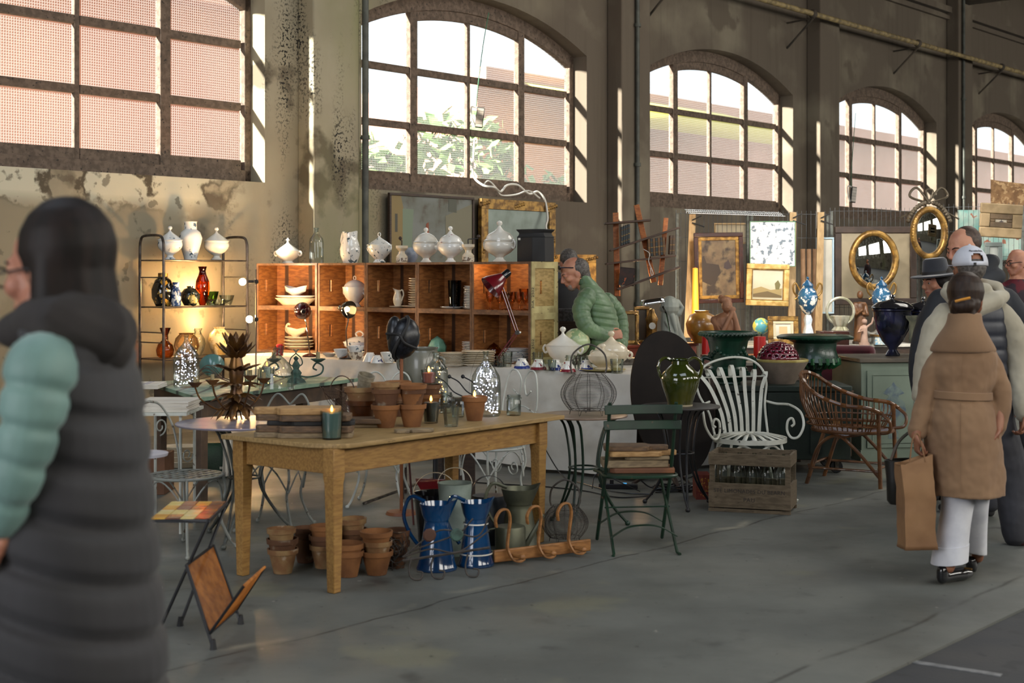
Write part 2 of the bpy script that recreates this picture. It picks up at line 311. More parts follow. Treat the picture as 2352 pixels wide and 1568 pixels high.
for k, (a, b) in enumerate(wins):
    y = .29; root = thing('window_%d' % (k+1), 'x', 'x'); del root['label']; del root['category']; root['kind'] = 'structure'; onwall(root)
    f = B(); t = .1
    f.box(((a+b)/2, y, ZS+.07), (b-a, .1, .14))
    for x in (a+.04, b-.04): f.box((x, y, (ZS+ZP)/2), (.09, .1, ZP-ZS+.05))
    arcp = [V((a+(b-a)*i/24, y, archz(a+(b-a)*i/24, a, b)-.08)) for i in range(25)]
    f.band(arcp, .1, .2, (0, 1, 0))
    xs = [a+.09+(b-a-.18)*i/4 for i in range(5)]
    for x in (xs[1], xs[3]): f.box((x, y, (ZS+archz(x, a, b)-.1)/2), (.13, .09, archz(x, a, b)-.1-ZS))
    part(root, 'window_frame', f, WF, bev=.008)
    g = B(); x = xs[2]; g.box((x, y+.01, (ZS+archz(x, a, b)-.25)/2), (.06, .06, archz(x, a, b)-.25-ZS))
    for i in range(4):
        for z in (3.50, 4.19): g.box(((xs[i]+xs[i+1])/2, y+.005, z), (xs[i+1]-xs[i]-.06, .07, .085))
        g.box(((xs[i]+xs[i+1])/2, y+.005, ZS+.19), (xs[i+1]-xs[i]-.06, .07, .12))
    i1, i2 = xs[1]+.06, xs[3]-.06
    g.band([V((i1+(i2-i1)*i/16, y+.005, archz(i1+(i2-i1)*i/16, a, b)-.24)) for i in range(17)], .07, .12, (0, 1, 0))
    part(root, 'glazing_bar', g, WF, bev=.006)
    p = B()
    for i in range(4):
        u0, u1 = xs[i]+.02, xs[i+1]-.02
        for z0, z1 in ((ZS+.2, 3.5), (3.5, 4.19)): p.add([(u0, y+.02, z0), (u1, y+.02, z0), (u1, y+.02, z1), (u0, y+.02, z1)], [(0, 1, 2, 3)])
        tp = [(u0+(u1-u0)*j/8, y+.02, archz(u0+(u1-u0)*j/8, a, b)-.1) for j in range(9)]
        p.add([(u0, y+.02, 4.19), (u1, y+.02, 4.19)]+tp[::-1], [tuple(range(11))])
    part(root, 'glass', p, PG)
# floor
def floor_mat():
    m = mat('concrete', '62645f', '525450', rough=.62, ns=1.3, lo=.35, hi=.65, bump=.18, bs=9, c3='3f403e', n3=3.2, l3=.62, h3=.72)
    nt = m.node_tree; N = nt.nodes; L = nt.links; b = N['Principled BSDF']; src = b.inputs['Base Color'].links[0].from_socket; tc = N.new('ShaderNodeTexCoord')
    def noise(sc, det=6):
        n = N.new('ShaderNodeTexNoise'); n.inputs['Scale'].default_value = sc; n.inputs['Detail'].default_value = det; L.new(tc.outputs['Object'], n.inputs[0]); return n.outputs[0]
    def mr(s, a, c, d=0., e=1.):
        r = N.new('ShaderNodeMapRange'); r.inputs[1].default_value = a; r.inputs[2].default_value = c; r.inputs[3].default_value = d; r.inputs[4].default_value = e; L.new(s, r.inputs[0]); return r.outputs[0]
    def mth(op, a, c=None, v=0.):
        q = N.new('ShaderNodeMath'); q.operation = op; L.new(a, q.inputs[0])
        if c is not None: L.new(c, q.inputs[1])
        else: q.inputs[1].default_value = v
        return q.outputs[0]
    def mix(f, a, c):
        x = N.new('ShaderNodeMix'); x.data_type = 'RGBA'; L.new(f, x.inputs[0]); L.new(a, x.inputs[6]); x.inputs[7].default_value = lin(c); return x.outputs[2]
    def crack(nx, ny, off, amp, w):
        d = N.new('ShaderNodeVectorMath'); d.operation = 'DOT_PRODUCT'; d.inputs[1].default_value = (nx, ny, 0); L.new(tc.outputs['Object'], d.inputs[0])
        e = mth('ADD', d.outputs['Value'], mth('MULTIPLY', mth('SUBTRACT', noise(.9, 8), None, .5), None, amp)); return mr(mth('ABSOLUTE', mth('SUBTRACT', e, None, off)), w, 0)
    c = mix(mr(noise(.7, 4), .5, .62, 0, .6), src, '6e6e67'); c = mix(mr(noise(1.1, 9), .60, .66, 0, .45), c, '77755f')
    c = mix(mr(noise(24, 2), .70, .74, 0, .8), c, '2e2e2c'); c = mix(mr(noise(13, 3), .73, .77, 0, .6), c, 'a09d92')
    c = mix(mth('MULTIPLY', crack(.758, -.652, -4.93, .3, .013), mr(noise(5), .35, .5)), c, '2d2c28'); c = mix(mth('MULTIPLY', crack(.758, -.652, -4.98, .5, .05), mr(noise(3), .5, .65, 0, .55)), c, '96917f')
    c = mix(crack(.758, -.652, -6.2, .9, .007), c, '2d2c28'); c = mix(crack(.3, -.95, -7.9, .9, .005), c, '333230')
    c = mix(mth('MULTIPLY', crack(.758, -.652, -2.95, .2, .02), mr(noise(4), .4, .6)), c, '3a3a36')
    L.new(c, b.inputs['Base Color']); L.new(mr(noise(1.7), .35, .65, .38, .68), b.inputs['Roughness']); return m
FL = floor_mat(); DK = mat('dark_slab', '2e3034', '383839', rough=.7, ns=2, c3='2a2b2e', n3=5, l3=.6, h3=.64, bump=.1)
e0 = V((0, 0, 0))
def UU(u, s): return WN*u + WD*s   # u across the hall, s along it
fb = B(); A = [UU(-12.4, -12), UU(-2.67, -12), UU(-2.67, 60), UU(-12.4, 60)]; fb.add(A+[a-V((0, 0, .1)) for a in A], [(0, 1, 2, 3), (7, 6, 5, 4), (0, 4, 5, 1), (1, 5, 6, 2), (2, 6, 7, 3), (3, 7, 4, 0)]); struct('floor', fb, FL)
fb = B(); A = [UU(-2.67, -12), UU(9, -12), UU(9, 60), UU(-2.67, 60)]; A = [a-V((0, 0, .012)) for a in A]; fb.add(A+[a-V((0, 0, .1)) for a in A], [(0, 1, 2, 3), (7, 6, 5, 4), (0, 4, 5, 1), (1, 5, 6, 2), (2, 6, 7, 3), (3, 7, 4, 0)]); o = struct('floor', fb, DK)
a = Q(2085, 1517, -.01); c = Q(2300, 1550, -.01); d = (c-a).normalized(); nn = V((-d.y, d.x, 0))*.022
one('floor_line', 'short white painted line on the dark strip of floor', 'marking', B().prism([tuple((p)[:2]) for p in (a-nn, c-nn, c+nn, a+nn)], -.012, -.009), mat('line_paint', '7d7f80', '5e6062', ns=20))
# ceiling, end wall, far side
CE = mat('roof_boards', '3a332b', '2a251f', rough=.9, ns=2)
cb = B(); cb.box(((S0+S1)/2, -8.5, 8.9), (S1-S0, 18., .15)); onwall(struct('ceiling', cb, CE))
cb = B().box((S1, -9, 4.5), (.3, 19, 9)); onwall(struct('wall_back', cb, PL))
cb = B().box(((S0+S1)/2, -17.8, 4.5), (S1-S0, .3, 9)); onwall(struct('wall_right', cb, PL))
cb = B().box((S0, -9, 4.5), (.3, 19, 9)); onwall(struct('wall_front', cb, PL))
RB = mat('beam_wood', '4a4136', '2e2922', rough=.85, ns=3)
for k in range(1, 7):
    s = .87+5.78*k; t = thing('roof_truss', 'x', 'x'); del t['label'], t['category']; t['kind'] = 'structure'; onwall(t)
    part(t, 'beam', B().box((s, -8, 7.35), (.28, 16, .3)), RB); part(t, 'rafter', B().sweep([(s, 0, 7.4), (s, -8.5, 8.7)], [(-.1, -.1), (.1, -.1), (.1, .1), (-.1, .1)], up=(0, 0, 1)).sweep([(s, -1.2, 7.4), (s, -2.6, 7.9)], [(-.08, -.08), (.08, -.08), (.08, .08), (-.08, .08)], up=(0, 0, 1)).sweep([(s, -4.2, 7.4), (s, -2.6, 7.9)], [(-.08, -.08), (.08, -.08), (.08, .08), (-.08, .08)], up=(0, 0, 1)), RB)
onwall(struct('trim_9', B().box(((S0+S1)/2, -.06, 7.05), (S1-S0, .14, .12)).box(((S0+S1)/2, -.04, 6.9), (S1-S0, .08, .08)), PL))
# pipes
PB = mat('old_brass_paint', '9a875c', '6a5c40', rough=.6, ns=9)
t = thing('rail_pipe', 'long ochre steel pipe running high along the windowed wall on brackets', 'pipe', W0, WA)
part(t, 'tube', B().tube([(-8, -.5, 6.03), (44, -.5, 6.03)], .045, 10), PB)
for k in range(8):
    s = 3.3+4.05*k; part(t, 'bracket', B().tube([(s, 0, 5.93), (s, -.52, 5.96)], .015, 6).tube([(s, 0, 5.5), (s, -.5, 5.95)], .018, 6).ball((s, -.5, 6.03), .075), RB)
for s, zt, nm in ((1.27, 8, 'dark vertical drain pipe beside the mossy pilaster'), (6.62, 8, 'thin vertical pipe on the second pilaster beside the hanging bookshelf'), (18.0, 8, 'thin vertical pipe between the last two arched windows')):
    b = B().tube([(s, -.31, 0), (s, -.31, zt)], .04 if s < 2 else .03, 10)
    for z in (1.2, 3.2, 5.2): b.lathe([(.05, z), (.05, z+.05)], 10, (s, -.31, 0)).box((s, -.28, z+.02), (.03, .08, .03))
    one('drain_pipe', nm, 'pipe', b, mat('pipe_grey', '4d5048', '3c3e38', rough=.6), W0, WA)
# outside: buildings and shrubs seen through the glass
bp_ = mat('pink_render', 'dd9a80', 'd48a70', rough=.9, ns=.4); br = mat('far_brick', 'b98470', 'a8745f', rough=.9, ns=.5); yl = mat('yellow_awning', 'cfc24a', rough=.8); gr = mat('leaf_green', '4f7a3c', '86a35c', rough=.8, ns=3)
b = B().box((-1.5, 10.5, 3.1), (16, 6, 6.2)); b.box((-1.5, 10.3, 6.3), (16.4, 6.6, .25)); o = one('building', 'pink rendered building outside the first window, seen through ribbed glass', 'building', b, bp_); onwall(o)
b = B().box((30.6, 12.1, 3.0), (34, 6, 6.0)); b.box((30.6, 8.9, 6.1), (34.4, .5, .3)); o = one('building', 'brick building outside the third and fourth windows', 'building', b, br); onwall(o)
o = one('awning', 'yellow awning outside the third window, seen through the upper panes', 'awning', B().add([(14.5, 8.6, 6.0), (23, 8.6, 6.0), (23, 6.6, 5.4), (14.5, 6.6, 5.4), (23, 6.6, 5.0), (14.5, 6.6, 5.0)], [(0, 1, 2, 3), (3, 2, 4, 5)]), yl, sol=.03); onwall(o)
for k, (s, y, r, z, l) in enumerate(((5.9, 4.9, 1.1, 2.9, 'green shrub outside, blurred behind the left panes of the second window'), (8.5, 5.0, 1.4, 3.2, 'green shrub outside, blurred behind the middle panes of the second window'), (11.6, 4.6, 1.2, 2.6, 'green shrub outside, blurred behind the right panes of the second window'))):
    t = thing('shrub', l, 'shrub', W0, WA); b = B(); rr = random.Random(k)
    for i in range(900):
        d = V((rr.gauss(0, 1), rr.gauss(0, 1), rr.gauss(0, 1))).normalized()*r*(.6+.4*rr.random()); c = V((s, y, z))+d; a = V((rr.uniform(-1, 1), rr.uniform(-1, 1), rr.uniform(-1, 1))).normalized()*.16; e = a.orthogonal().normalized()*.09
        b.add([c-a, c+e, c+a, c-e], [(0, 1, 2, 3)])
    part(t, 'foliage', b, gr); part(t, 'trunk', B().tube([(s, y, 0), (s+.1, y, 1.4), (s, y, z)], [.09, .07, .05]), RB)
o = struct('ground_outside', B().box((15, 20, -.2), (70, 39, .2)), mat('yard', '8d8a80', rough=.9)); onwall(o)
# ================= crockery builders (local origin at the base centre, face to -y)
def scale_prof(p, r, h): return [(a*r, b*h) for a, b in p]
TB = {'pear': [(0, 0), (.42, 0), (.44, .03), (.36, .08), (.26, .14), (.24, .2), (.34, .27), (.7, .42), (.92, .58), (1, .72), (.98, .84), (.93, .9), (.97, .93), (.97, .96), (.88, .96), (.86, .9), (0, .5)],
      'bowl': [(0, 0), (.5, 0), (.52, .04), (.42, .1), (.36, .18), (.5, .28), (.8, .5), (.97, .78), (1., .95), (1.02, 1), (.93, 1), (.9, .85), (0, .4)],
      'low': [(0, 0), (.5, 0), (.52, .05), (.45, .14), (.66, .3), (.95, .6), (1, .85), (1.02, 1), (.94, 1), (.9, .8), (0, .35)]}
LD = {'dome': [(1.02, 0), (1.02, .05), (.92, .1), (.8, .38), (.6, .64), (.36, .82), (.14, .92), (0, .95)],
      'bell': [(1.02, 0), (1.02, .05), (.9, .1), (.84, .3), (.7, .48), (.5, .6), (.3, .72), (.16, .9), (.1, 1.), (0, 1.02)],
      'cone': [(1.03, 0), (1.03, .04), (.9, .12), (.6, .42), (.3, .68), (.12, .86), (.06, 1), (0, 1.)]}
def tureen(loc, label, r, hb, hl, body='pear', lid='dome', knob='ball', m=None, handles=True, oval=.85, rz=0, kind='soup_tureen', cat='tureen', group=None):
    m = m or WHITE; t = thing(kind, label, cat, loc, rz, group)
    part(t, 'bowl', B().lathe(scale_prof(TB[body], r, hb), 32, sy=oval), m)
    l = part(t, 'lid', B().lathe([(a*r, hb*.97+b*hl) for a, b in LD[lid]], 32, sy=oval), m)
    z = hb*.97+hl*(.95 if lid == 'dome' else 1.); k = B()
    if knob == 'ball': k.lathe([(.03*r, 0), (.09*r, .02*r), (.07*r, .06*r), (.16*r, .14*r), (.18*r, .24*r), (.12*r, .34*r), (0, .38*r)], 12, (0, 0, z-.02*r))
    elif knob == 'ring': k.tube([p+V((0, 0, z+.12*r)) for p in arc(.14*r, 0, 360, 14)][:-1], .035*r, 6, True)
    elif knob == 'loop': k.tube(spl([(-.2*r, 0, z-.02*r), (-.3*r, 0, z+.14*r), (0, 0, z+.28*r), (.3*r, 0, z+.14*r), (.2*r, 0, z-.02*r)], 4), .05*r, 6)
    else: k.lathe([(.1*r, 0), (.06*r, .08*r), (.2*r, .16*r), (.1*r, .22*r), (0, .36*r)], 12, (0, 0, z-.02*r))
    part(l, 'knob', k, m)
    if handles:
        for s in (-1, 1): part(t, 'handle', B().tube(spl([(s*r*.9, 0, hb*.72), (s*r*1.12, 0, hb*.62), (s*r*1.24, 0, hb*.82), (s*r*1.12, 0, hb*.96), (s*r*.98, 0, hb*.86)], 4), .045*r+.003, 7), m)
    return t
def plate_b(r, h=.022): return B().lathe([(0, 0), (.6*r, 0), (.66*r, .2*h), (1.*r, h), (1.*r, h+.004), (.68*r, .2*h+.007), (.6*r, .008), (0, .008)], 36)
def plates(loc, n, r, step, where, group, m=None, jit=.004, cat='plate', name='dinner_plate', h=.022, kind='white plate'):
    first = None
    for k in range(n):
        p = V(loc)+V((R.uniform(-jit, jit), R.uniform(-jit, jit), k*step)); lb = kind+' '+nth(k, n)+' in '+where
        if first is None: first = one(name, lb, cat, plate_b(r, h), m or WHITE, p, group=group)
        else: dup(first, p, R.uniform(0, 3), lb)
def bowl(loc, label, r, h, m=None, foot=.5, rz=0, flip=False, name='bowl', group=None, cat='bowl', tilt=0):
    pr = [(0, 0), (foot*r, 0), (foot*r, .1*h), (foot*r*1.1, .14*h), (.8*r, .5*h), (r*.97, .95*h), (r, h), (r*.95, h), (r*.74, .52*h), (0, .18*h)]
    if flip: pr = [(a, h-b) for a, b in pr][::-1]
    o = one(name, label, cat, B().lathe(pr, 28), m or WHITE, loc, rz, group); 
    if tilt: o.rotation_euler[1] = tilt; o.location.z += r*abs(math.sin(tilt))*.5
    return o
def jug(loc, label, r, h, m, rz=0, hm=None, prof=None, name='jug', cat='jug', spout=.25, hs=1, group=None, hr=.012):
    t = thing(name, label, cat, loc, rz, group)
    pr = prof or [(0, 0), (.62, 0), (.64, .03), (.9, .2), (1, .4), (.92, .58), (.7, .74), (.62, .84), (.72, 1), (.68, 1), (.57, .84), (.6, .75), (0, .1)]
    b = B(); n = 28; pr = [(a*r, c*h) for a, c in pr]; b.lathe(pr, n)
    for i, (x, y, z) in enumerate(b.v):   # pull the rim out into a spout on +x
        f = max(0, (z/h-.8)/.2); a = math.atan2(y, x); q = max(0, math.cos(a))**6
        b.v[i] = (x+q*f*f*spout*r*2, y*(1-.4*q*f), z+q*f*.12*h*(1 if spout > .2 else .4))
    part(t, 'body', b, m)
    part(t, 'handle', B().tube(spl([(-r*.6, 0, h*.94), (-r*1.15*hs, 0, h*1.0), (-r*1.45*hs, 0, h*.75), (-r*1.2*hs, 0, h*.5), (-r*.92, 0, h*.32)], 5), hr, 7), hm or m)
    return t
BOT = {'demijohn': [(.0, .0), (.9, 0), (1, .04), (1, .5), (.93, .62), (.62, .74), (.3, .82), (.17, .88), (.15, .95), (.2, .96), (.2, 1), (.13, 1), (.12, .9)],
       'bottle': [(0, 0), (.95, 0), (1, .03), (1, .6), (.9, .7), (.5, .8), (.3, .86), (.27, .95), (.36, .96), (.36, 1), (.25, 1), (.24, .88)],
       'bell': [(1, 0), (1.02, .02), (1, .05), (.99, .32), (.93, .48), (.72, .64), (.4, .76), (.2, .84), (.15, .9), (.22, .93), (.22, .97), (.14, 1), (0, 1)],
       'tumbler': [(0, .02), (.8, 0), (.85, .3), (.92, .5), (1, 1), (.94, 1), (.82, .3), (.76, .08), (0, .08)],
       'vase': [(0, 0), (.4, 0), (.46, .03), (.8, .2), (1, .42), (.9, .62), (.55, .78), (.42, .88), (.6, 1), (.56, 1), (.4, .88), (.5, .78)],
       'globe': [(0, 0), (.4, 0), (.75, .12), (1, .45), (.85, .78), (.55, .96), (.62, 1), (.52, .95)],
       'carafe': [(0, 0), (.6, 0), (.9, .08), (1, .25), (.8, .45), (.36, .58), (.3, .75), (.62, 1), (.58, 1), (.26, .75)],
       'goblet': [(0, 0), (.75, 0), (.72, .03), (.16, .06), (.12, .2), (.2, .36), (.6, .48), (.85, .68), (1, 1), (.95, 1), (.8, .7), (.1, .42)],
       'jar': [(0, 0), (.85, 0), (.9, .06), (.9, .7), (.82, .76), (.82, .8), (1, .82), (1, .88), (.86, .9), (.86, 1), (.8, 1), (.8, .82), (.84, .7), (.84, .1), (0, .08)]}
def glassware(loc, label, kind, r, h, m=None, name='glass', cat='glass', n=22, group=None, rip=None, leds=0, ledm=None, rz=0):
    b = B().lathe(scale_prof(BOT[kind], r, h), n, rip=rip); root = one(name, label, cat, b, m or CLEAR, loc, rz, group)
    if leds:
        rr = random.Random(leds); pts = []; d = B()
        for k in range(leds):
            a = rr.random()*6.283; q = r*.85*math.sqrt(rr.random()); z = h*(.06+.66*rr.random()); q = min(q, r*.8 if z < h*.55 else r*.35)
            p = V((q*math.cos(a), q*math.sin(a), z)); pts.append(p); d.ball(p, .0036, n=6)
        part(root, 'fairy_lights_and_glints', d, ledm or LEDW, 'string of tiny glowing beads inside'); part(root, 'light_wire', B().tube(spl(pts+[V((0, 0, h*.8)), V((0, 0, h*.97)), V((-r*.5, 0, h*.98)), V((-r*1.05, 0, h*.6)), V((-r*1.15, .0, .02))], 3), .0008, 4), STEEL)
    return root
def candle(loc, label, r, h, wax, g=True, ch=.75, name='candle_glass', lit=True):
    t = thing(name, label, 'candle', loc)
    if g: part(t, 'glass', B().lathe(scale_prof(BOT['tumbler'], r, h), 24), CLEARD)
    part(t, 'wax', B().lathe([(0, .01), (r*.76, .01), (r*.82, h*ch), (0, h*ch)], 20), wax)
    if lit: part(t, 'flame', B().lathe([(0, 0), (.006, .005), (.0075, .014), (.004, .028), (0, .036)], 8, (0, 0, h*ch+.004)), FLAME)
    return t
def flowerpot(r, h, m): 
    return B().lathe([(0, 0), (.58*r, 0), (.86*r, .78*h), (.97*r, .8*h), (r, h), (.9*r, h), (.86*r, .8*h), (.5*r, .06*h), (0, .06*h)], 26)
def pots(loc, n, r, h, ms, where, group, tilt=0, step=.36):
    for k in range(n):
        m = ms[k % len(ms)]; q = r*(1+R.uniform(-.05, .05)); p = V(loc)+V((R.uniform(-1, 1)*.004, R.uniform(-1, 1)*.004, k*h*step))
        o = one('flower_pot', 'terracotta flower pot, '+(nth(k, n)+' of the stack ' if n > 1 else '')+where, 'flower pot', flowerpot(q, h, m), m, p, R.random()*6, group)
        o.rotation_euler[0] = tilt*(k > 0)+R.uniform(-.04, .04)*(k > 0)
# ================= apple crates stacked as shelves, standing on the clothed table
XD = V((.758, -.652, 0)); ZC = .845; CW, CHh, CD = .706, .46, .37
def crate(p, ang, w, label, side=False):
    t = thing('wooden_crate', label, 'crate', p, ang, 'wooden crates stacked as shelves'); h = CHh; e = .018
    part(t, 'back_panel', B().box((w/2, CD-.01, h/2), (w-.02, .014, h-.02)), ORANGEW)
    for x, nm in ((e/2, 0), (w-e/2, 1)):
        s = B(); s.box((x, .13/2, h/2), (e, .13, h)).box((x, (CD+.16)/2, h/2), (e, CD-.16, h)); s.box((x, .145, .085), (e, .03, .17)).box((x, .145, h-.085), (e, .03, .17)); part(t, 'side_panel', s, ORANGEW if not (side and nm) else GREYW)
    part(t, 'bottom_panel', B().box((w/2, CD/2, e/2), (w-.036, CD, e)), ORANGEW); part(t, 'top_panel', B().box((w/2, CD/2, h-e/2), (w-.036, CD, e)), ORANGEW)
    f = B()
    for x in (.011, w-.011): f.box((x, -.004, h/2), (.022, .008, h))
    for z in (.011, h-.011): f.box((w/2, -.004, z), (w-.044, .008, .022))
    part(t, 'front_edge', f, EDGEW)
    if side:
        s = B(); pl = mat('crate_batten', 'b8ab78', '96875a', rough=.7, ns=6, c3='4a3c22', n3=30, l3=.66, h3=.68)
        for y in (.022, CD-.022): s.box((w+.006, y, h/2), (.014, .045, h))
        for z in (.03, h-.03): s.box((w+.006, CD/2, z), (.013, CD-.09, .06))
        part(t, 'batten', s, pl)
        tx = bpy.data.curves.new('number', 'FONT'); tx.body = '30A  2502'; tx.size = .045; tx.extrude = .0006
        o = bpy.data.objects.new('stamped_number', tx); C.objects.link(o); o.parent = t; o.location = (w+.0135, .028, .04); o.rotation_euler = (PI/2, -PI/2, PI/2); tx.materials.append(BLACKM); bpy.context.view_layer.update(); me = bpy.data.meshes.new_from_object(o); n_ = bpy.data.objects.new('stamped_number', me); C.objects.link(n_); n_.parent = t; n_.location = o.location; n_.rotation_euler = o.rotation_euler; bpy.data.objects.remove(o)
    return t
c2 = T(732, 14.5, ZC); cpos = []
rowang = math.atan2(XD.y, XD.x)
a1 = math.atan2(-.30, .675); c1 = V((-2.665, 14.86, ZC))
COLN = ['first column, nearest the metal rack', 'second column', 'third column', 'fourth column', 'last column, at the open end']
for r_ in (0, 1):
    for k in range(5):
        p = (c1 if k == 0 else c2+XD*(CW*(k-1)))+V((0, 0, CHh*r_)); a = a1 if k == 0 else rowang; w_ = .735 if k == 0 else CW-.004
        crate(p, a, w_, 'wooden crate shelf in the %s, %s row' % (COLN[k], 'upper' if r_ else 'lower'), k == 4); cpos.append((p, a, w_))
def cell(k, row, x, y): # point on the bottom board of a crate: k column, row 0/1, x 0..1 across, y metres in
    p, a, w_ = cpos[row*5+k]; m = Matrix.Rotation(a, 4, 'Z'); return p+m @ V((x*w_, y, .0185))
def top(k, x, y): 
    p, a, w_ = cpos[5+k]; m = Matrix.Rotation(a, 4, 'Z'); return p+m @ V((x*w_, y, CHh+.0005))
# on top of the crates
tureen(top(0, .36, .18), 'low white tureen with pointed lid on the first crate', .135, .13, .1, 'bowl', 'cone', 'point', rz=a1)
glassware(top(0, .8, .22), 'tall clear glass bottle between two tureens on the crates', 'bottle', .075, .37, name='glass_bottle', cat='bottle')
jug(top(1, .42, .16), 'white pitcher printed with dark leaves on top of the crates', .105, .31, FLORAL, rz=rowang, prof=[(0, 0), (.7, 0), (.72, .03), (.95, .25), (1, .45), (.85, .66), (.7, .8), (.74, 1), (.7, 1), (.66, .8), (.8, .64), (0, .06)], name='pitcher', cat='pitcher', spout=.1, hs=.85)
tureen(top(2, .02, .16), 'flowered tureen with ring knob, next to the leafy pitcher', .135, .18, .09, 'bowl', 'cone', 'ring', FLORAL, rz=rowang)
one('jar', 'small rounded blue marbled jar behind the first coffee grinder', 'jar', B().lathe([(0, 0), (.07, 0), (.1, .05), (.1, .1), (.06, .14), (.05, .15), (0, .15)], 24), mat('marble_blue', 'a9b1bd', '7f8b9e', rough=.2, ns=9, coat=.4), top(2, .42, .28))
def grinder(p, label, rz=0):
    t = thing('coffee_grinder', label, 'coffee grinder', p, rz)
    part(t, 'body', B().lathe([(0, 0), (.055, 0), (.057, .06), (.045, .075), (.03, .09), (.03, .11), (.06, .14), (.062, .165), (0, .17)], 20), CREAM)
    part(t, 'label_band', B().lathe([(.0578, .008), (.0578, .045)], 20), mat('band_mix', '6e5a48', 'c9bda8', rough=.4, ns=30, lo=.5, hi=.52)); part(t, 'crank', B().tube(spl([(0, 0, .17), (0, 0, .21), (.03, 0, .215), (.1, 0, .22)], 4), .005, 6), IRONK); part(t, 'knob', B().ball((.1, 0, .24), .018), DARKW)
    return t
grinder(top(2, .53, .12), 'coffee grinder between the blue jar and the plain tureen', 1.8)
tureen(top(2, .94, .16), 'plain white tureen with round knob, left of a pair on the crates', .135, .2, .1, 'pear', 'dome', 'ball', rz=rowang)
tureen(top(3, .45, .12), 'white tureen with small red roses and wavy lid', .13, .19, .11, 'pear', 'bell', 'ball', ROSEW, rz=rowang)
grinder(top(3, .80, .1), 'coffee grinder with its crank pointing to the largest tureen', .3)
tureen(top(4, .3, .14), 'large white tureen with wavy bell lid beside the black box', .155, .2, .13, 'pear', 'bell', 'ball', rz=rowang)
t = thing('metal_box', 'black metal box with flared lid at the end of the crates', 'box', top(4, .82, .2), rowang)
part(t, 'case', B().prism([(-.12, -.1), (.06, -.1), (.15, -.03), (.15, .1), (-.12, .1)], 0, .22), BLACKM, bev=.004); part(t, 'lid', B().loft([[V((x*q, y*q, z)) for x, y in ((-.12, -.1), (.06, -.1), (.15, -.03), (.15, .1), (-.12, .1))] for q, z in ((1.02, .22), (.9, .24), (.88, .26), (1.04, .285), (1.04, .292))]), BLACKM)
part(t, 'paper_tag', B().box((-.09, -.103, .205), (.025, .003, .02), 0), WHITE)
# inside the crates
def oval_dish(p, label, rx, ry, h, m=None, rz=0, group=None):
    return one('oval_dish', label, 'dish', B().lathe([(0, 0), (.62, 0), (.72, .3*h/.1*.1), (1, h), (1, h+.006), (.7, .3*h+.008), (.6, .01), (0, .01)], 36, sx=rx, sy=ry), m or CREAM, p, rz, group)
def gravy(p, label, s=1, m=None, rz=0, hand=True):
    t = thing('sauce_boat', label, 'sauce boat', p, rz); b = B(); n = 24
    b.lathe([(0, 0), (.045, 0), (.045, .01), (.03, .022), (.05, .04), (.075, .07), (.085, .1), (.081, .1), (.07, .07), (0, .035)], n)
    b.v = [((x*(1+.5*(z > .05)*abs(math.cos(math.atan2(y, x)))**3))*s, y*s, (z+(.03*(z > .08)*abs(math.cos(math.atan2(y, x)))**2))*s) for x, y, z in b.v]
    part(t, 'bowl', b, m or CREAM)
    if hand: part(t, 'handle', B().tube(spl([V(q)*s for q in ((-.07, 0, .05), (-.12, 0, .08), (-.125, 0, .13), (-.1, 0, .165), (-.075, 0, .155))], 4), [.006*s+.006*s*min(1, i/10) for i in range(17)], 7), m or CREAM)
    return t
oval_dish(cell(0, 1, .5, .17), 'deep oval platter at the bottom of the upper left crate', .235, .16, .075, rz=a1); oval_dish(cell(0, 1, .5, .17)+V((0, 0, .06)), 'shallow oval platter lying on a deeper one in the upper left crate', .225, .15, .04, ROSEW, a1)
gravy(cell(0, 1, .5, .17)+V((0, 0, .075)), 'double-lipped sauce boat with pink flowers standing on two platters', 1.05, ROSEW, a1, False)
for k, (hh, rx) in enumerate(((.035, .16), (.03, .17), (.03, .165), (.03, .15))): oval_dish(cell(0, 0, .55, .17)+V((0, 0, .034*k)), 'cream oval dish '+nth(k, 4)+' of the pile in the lower left crate', rx, .12, hh, rz=a1+.05*k, group='oval dishes in the lower left crate')
gravy(cell(0, 0, .5, .17)+V((0, 0, .112)), 'cream sauce boat with curled handle standing on the oval dishes', .95, CREAM, a1)
tureen(cell(1, 1, .55, .14), 'tall white tureen with ring knob inside the second crate', .135, .2, .085, 'bowl', 'dome', 'ring', rz=rowang)
tureen(cell(1, 0, .62, .16), 'wide covered vegetable dish with dotted rim in the lower second crate', .18, .11, .06, 'low', 'dome', 'loop', BLUEW, rz=rowang, kind='covered_dish', cat='dish')
jug(cell(2, 1, .42, .14)+V((0, 0, .014)), 'small cream jug with curled handle standing on a saucer', .048, .16, CREAM, rz=2.6, name='cream_jug', spout=.3, hr=.007)
one('saucer', 'cream saucer under the small cream jug', 'saucer', plate_b(.085, .014), CREAM, cell(2, 1, .42, .14))
one('serving_plate', 'wide serving plate under the tall stack in the upper third crate', 'plate', plate_b(.17, .02), CREAM, cell(2, 1, .74, .19))
plates(cell(2, 1, .78, .18)+V((0, 0, .02)), 12, .105, .0225, 'the tall stack in the upper third crate', 'plates in the upper third crate', CREAM, kind='cream plate', h=.019)
glassware(cell(3, 1, .42, .2), 'tall ruby red fluted glass vase in the upper fourth crate', 'tumbler', .065, .27, glass('ruby_glass', '6a1a18', '2a0808'), name='vase', cat='vase')
glassware(cell(3, 1, .62, .24), 'small clear carafe beside the ruby glass vase', 'carafe', .06, .2, name='carafe', cat='carafe')
o = one('dinner_plate', 'single white plate lying in front of the ruby glass vase', 'plate', plate_b(.12, .018), BLUEW, cell(3, 1, .48, .13))
plates(cell(3, 1, .82, .17), 14, .1, .0155, 'the upper fourth crate stack', 'blue rimmed plates in the upper fourth crate', BLUEW, kind='blue rimmed plate', h=.013)
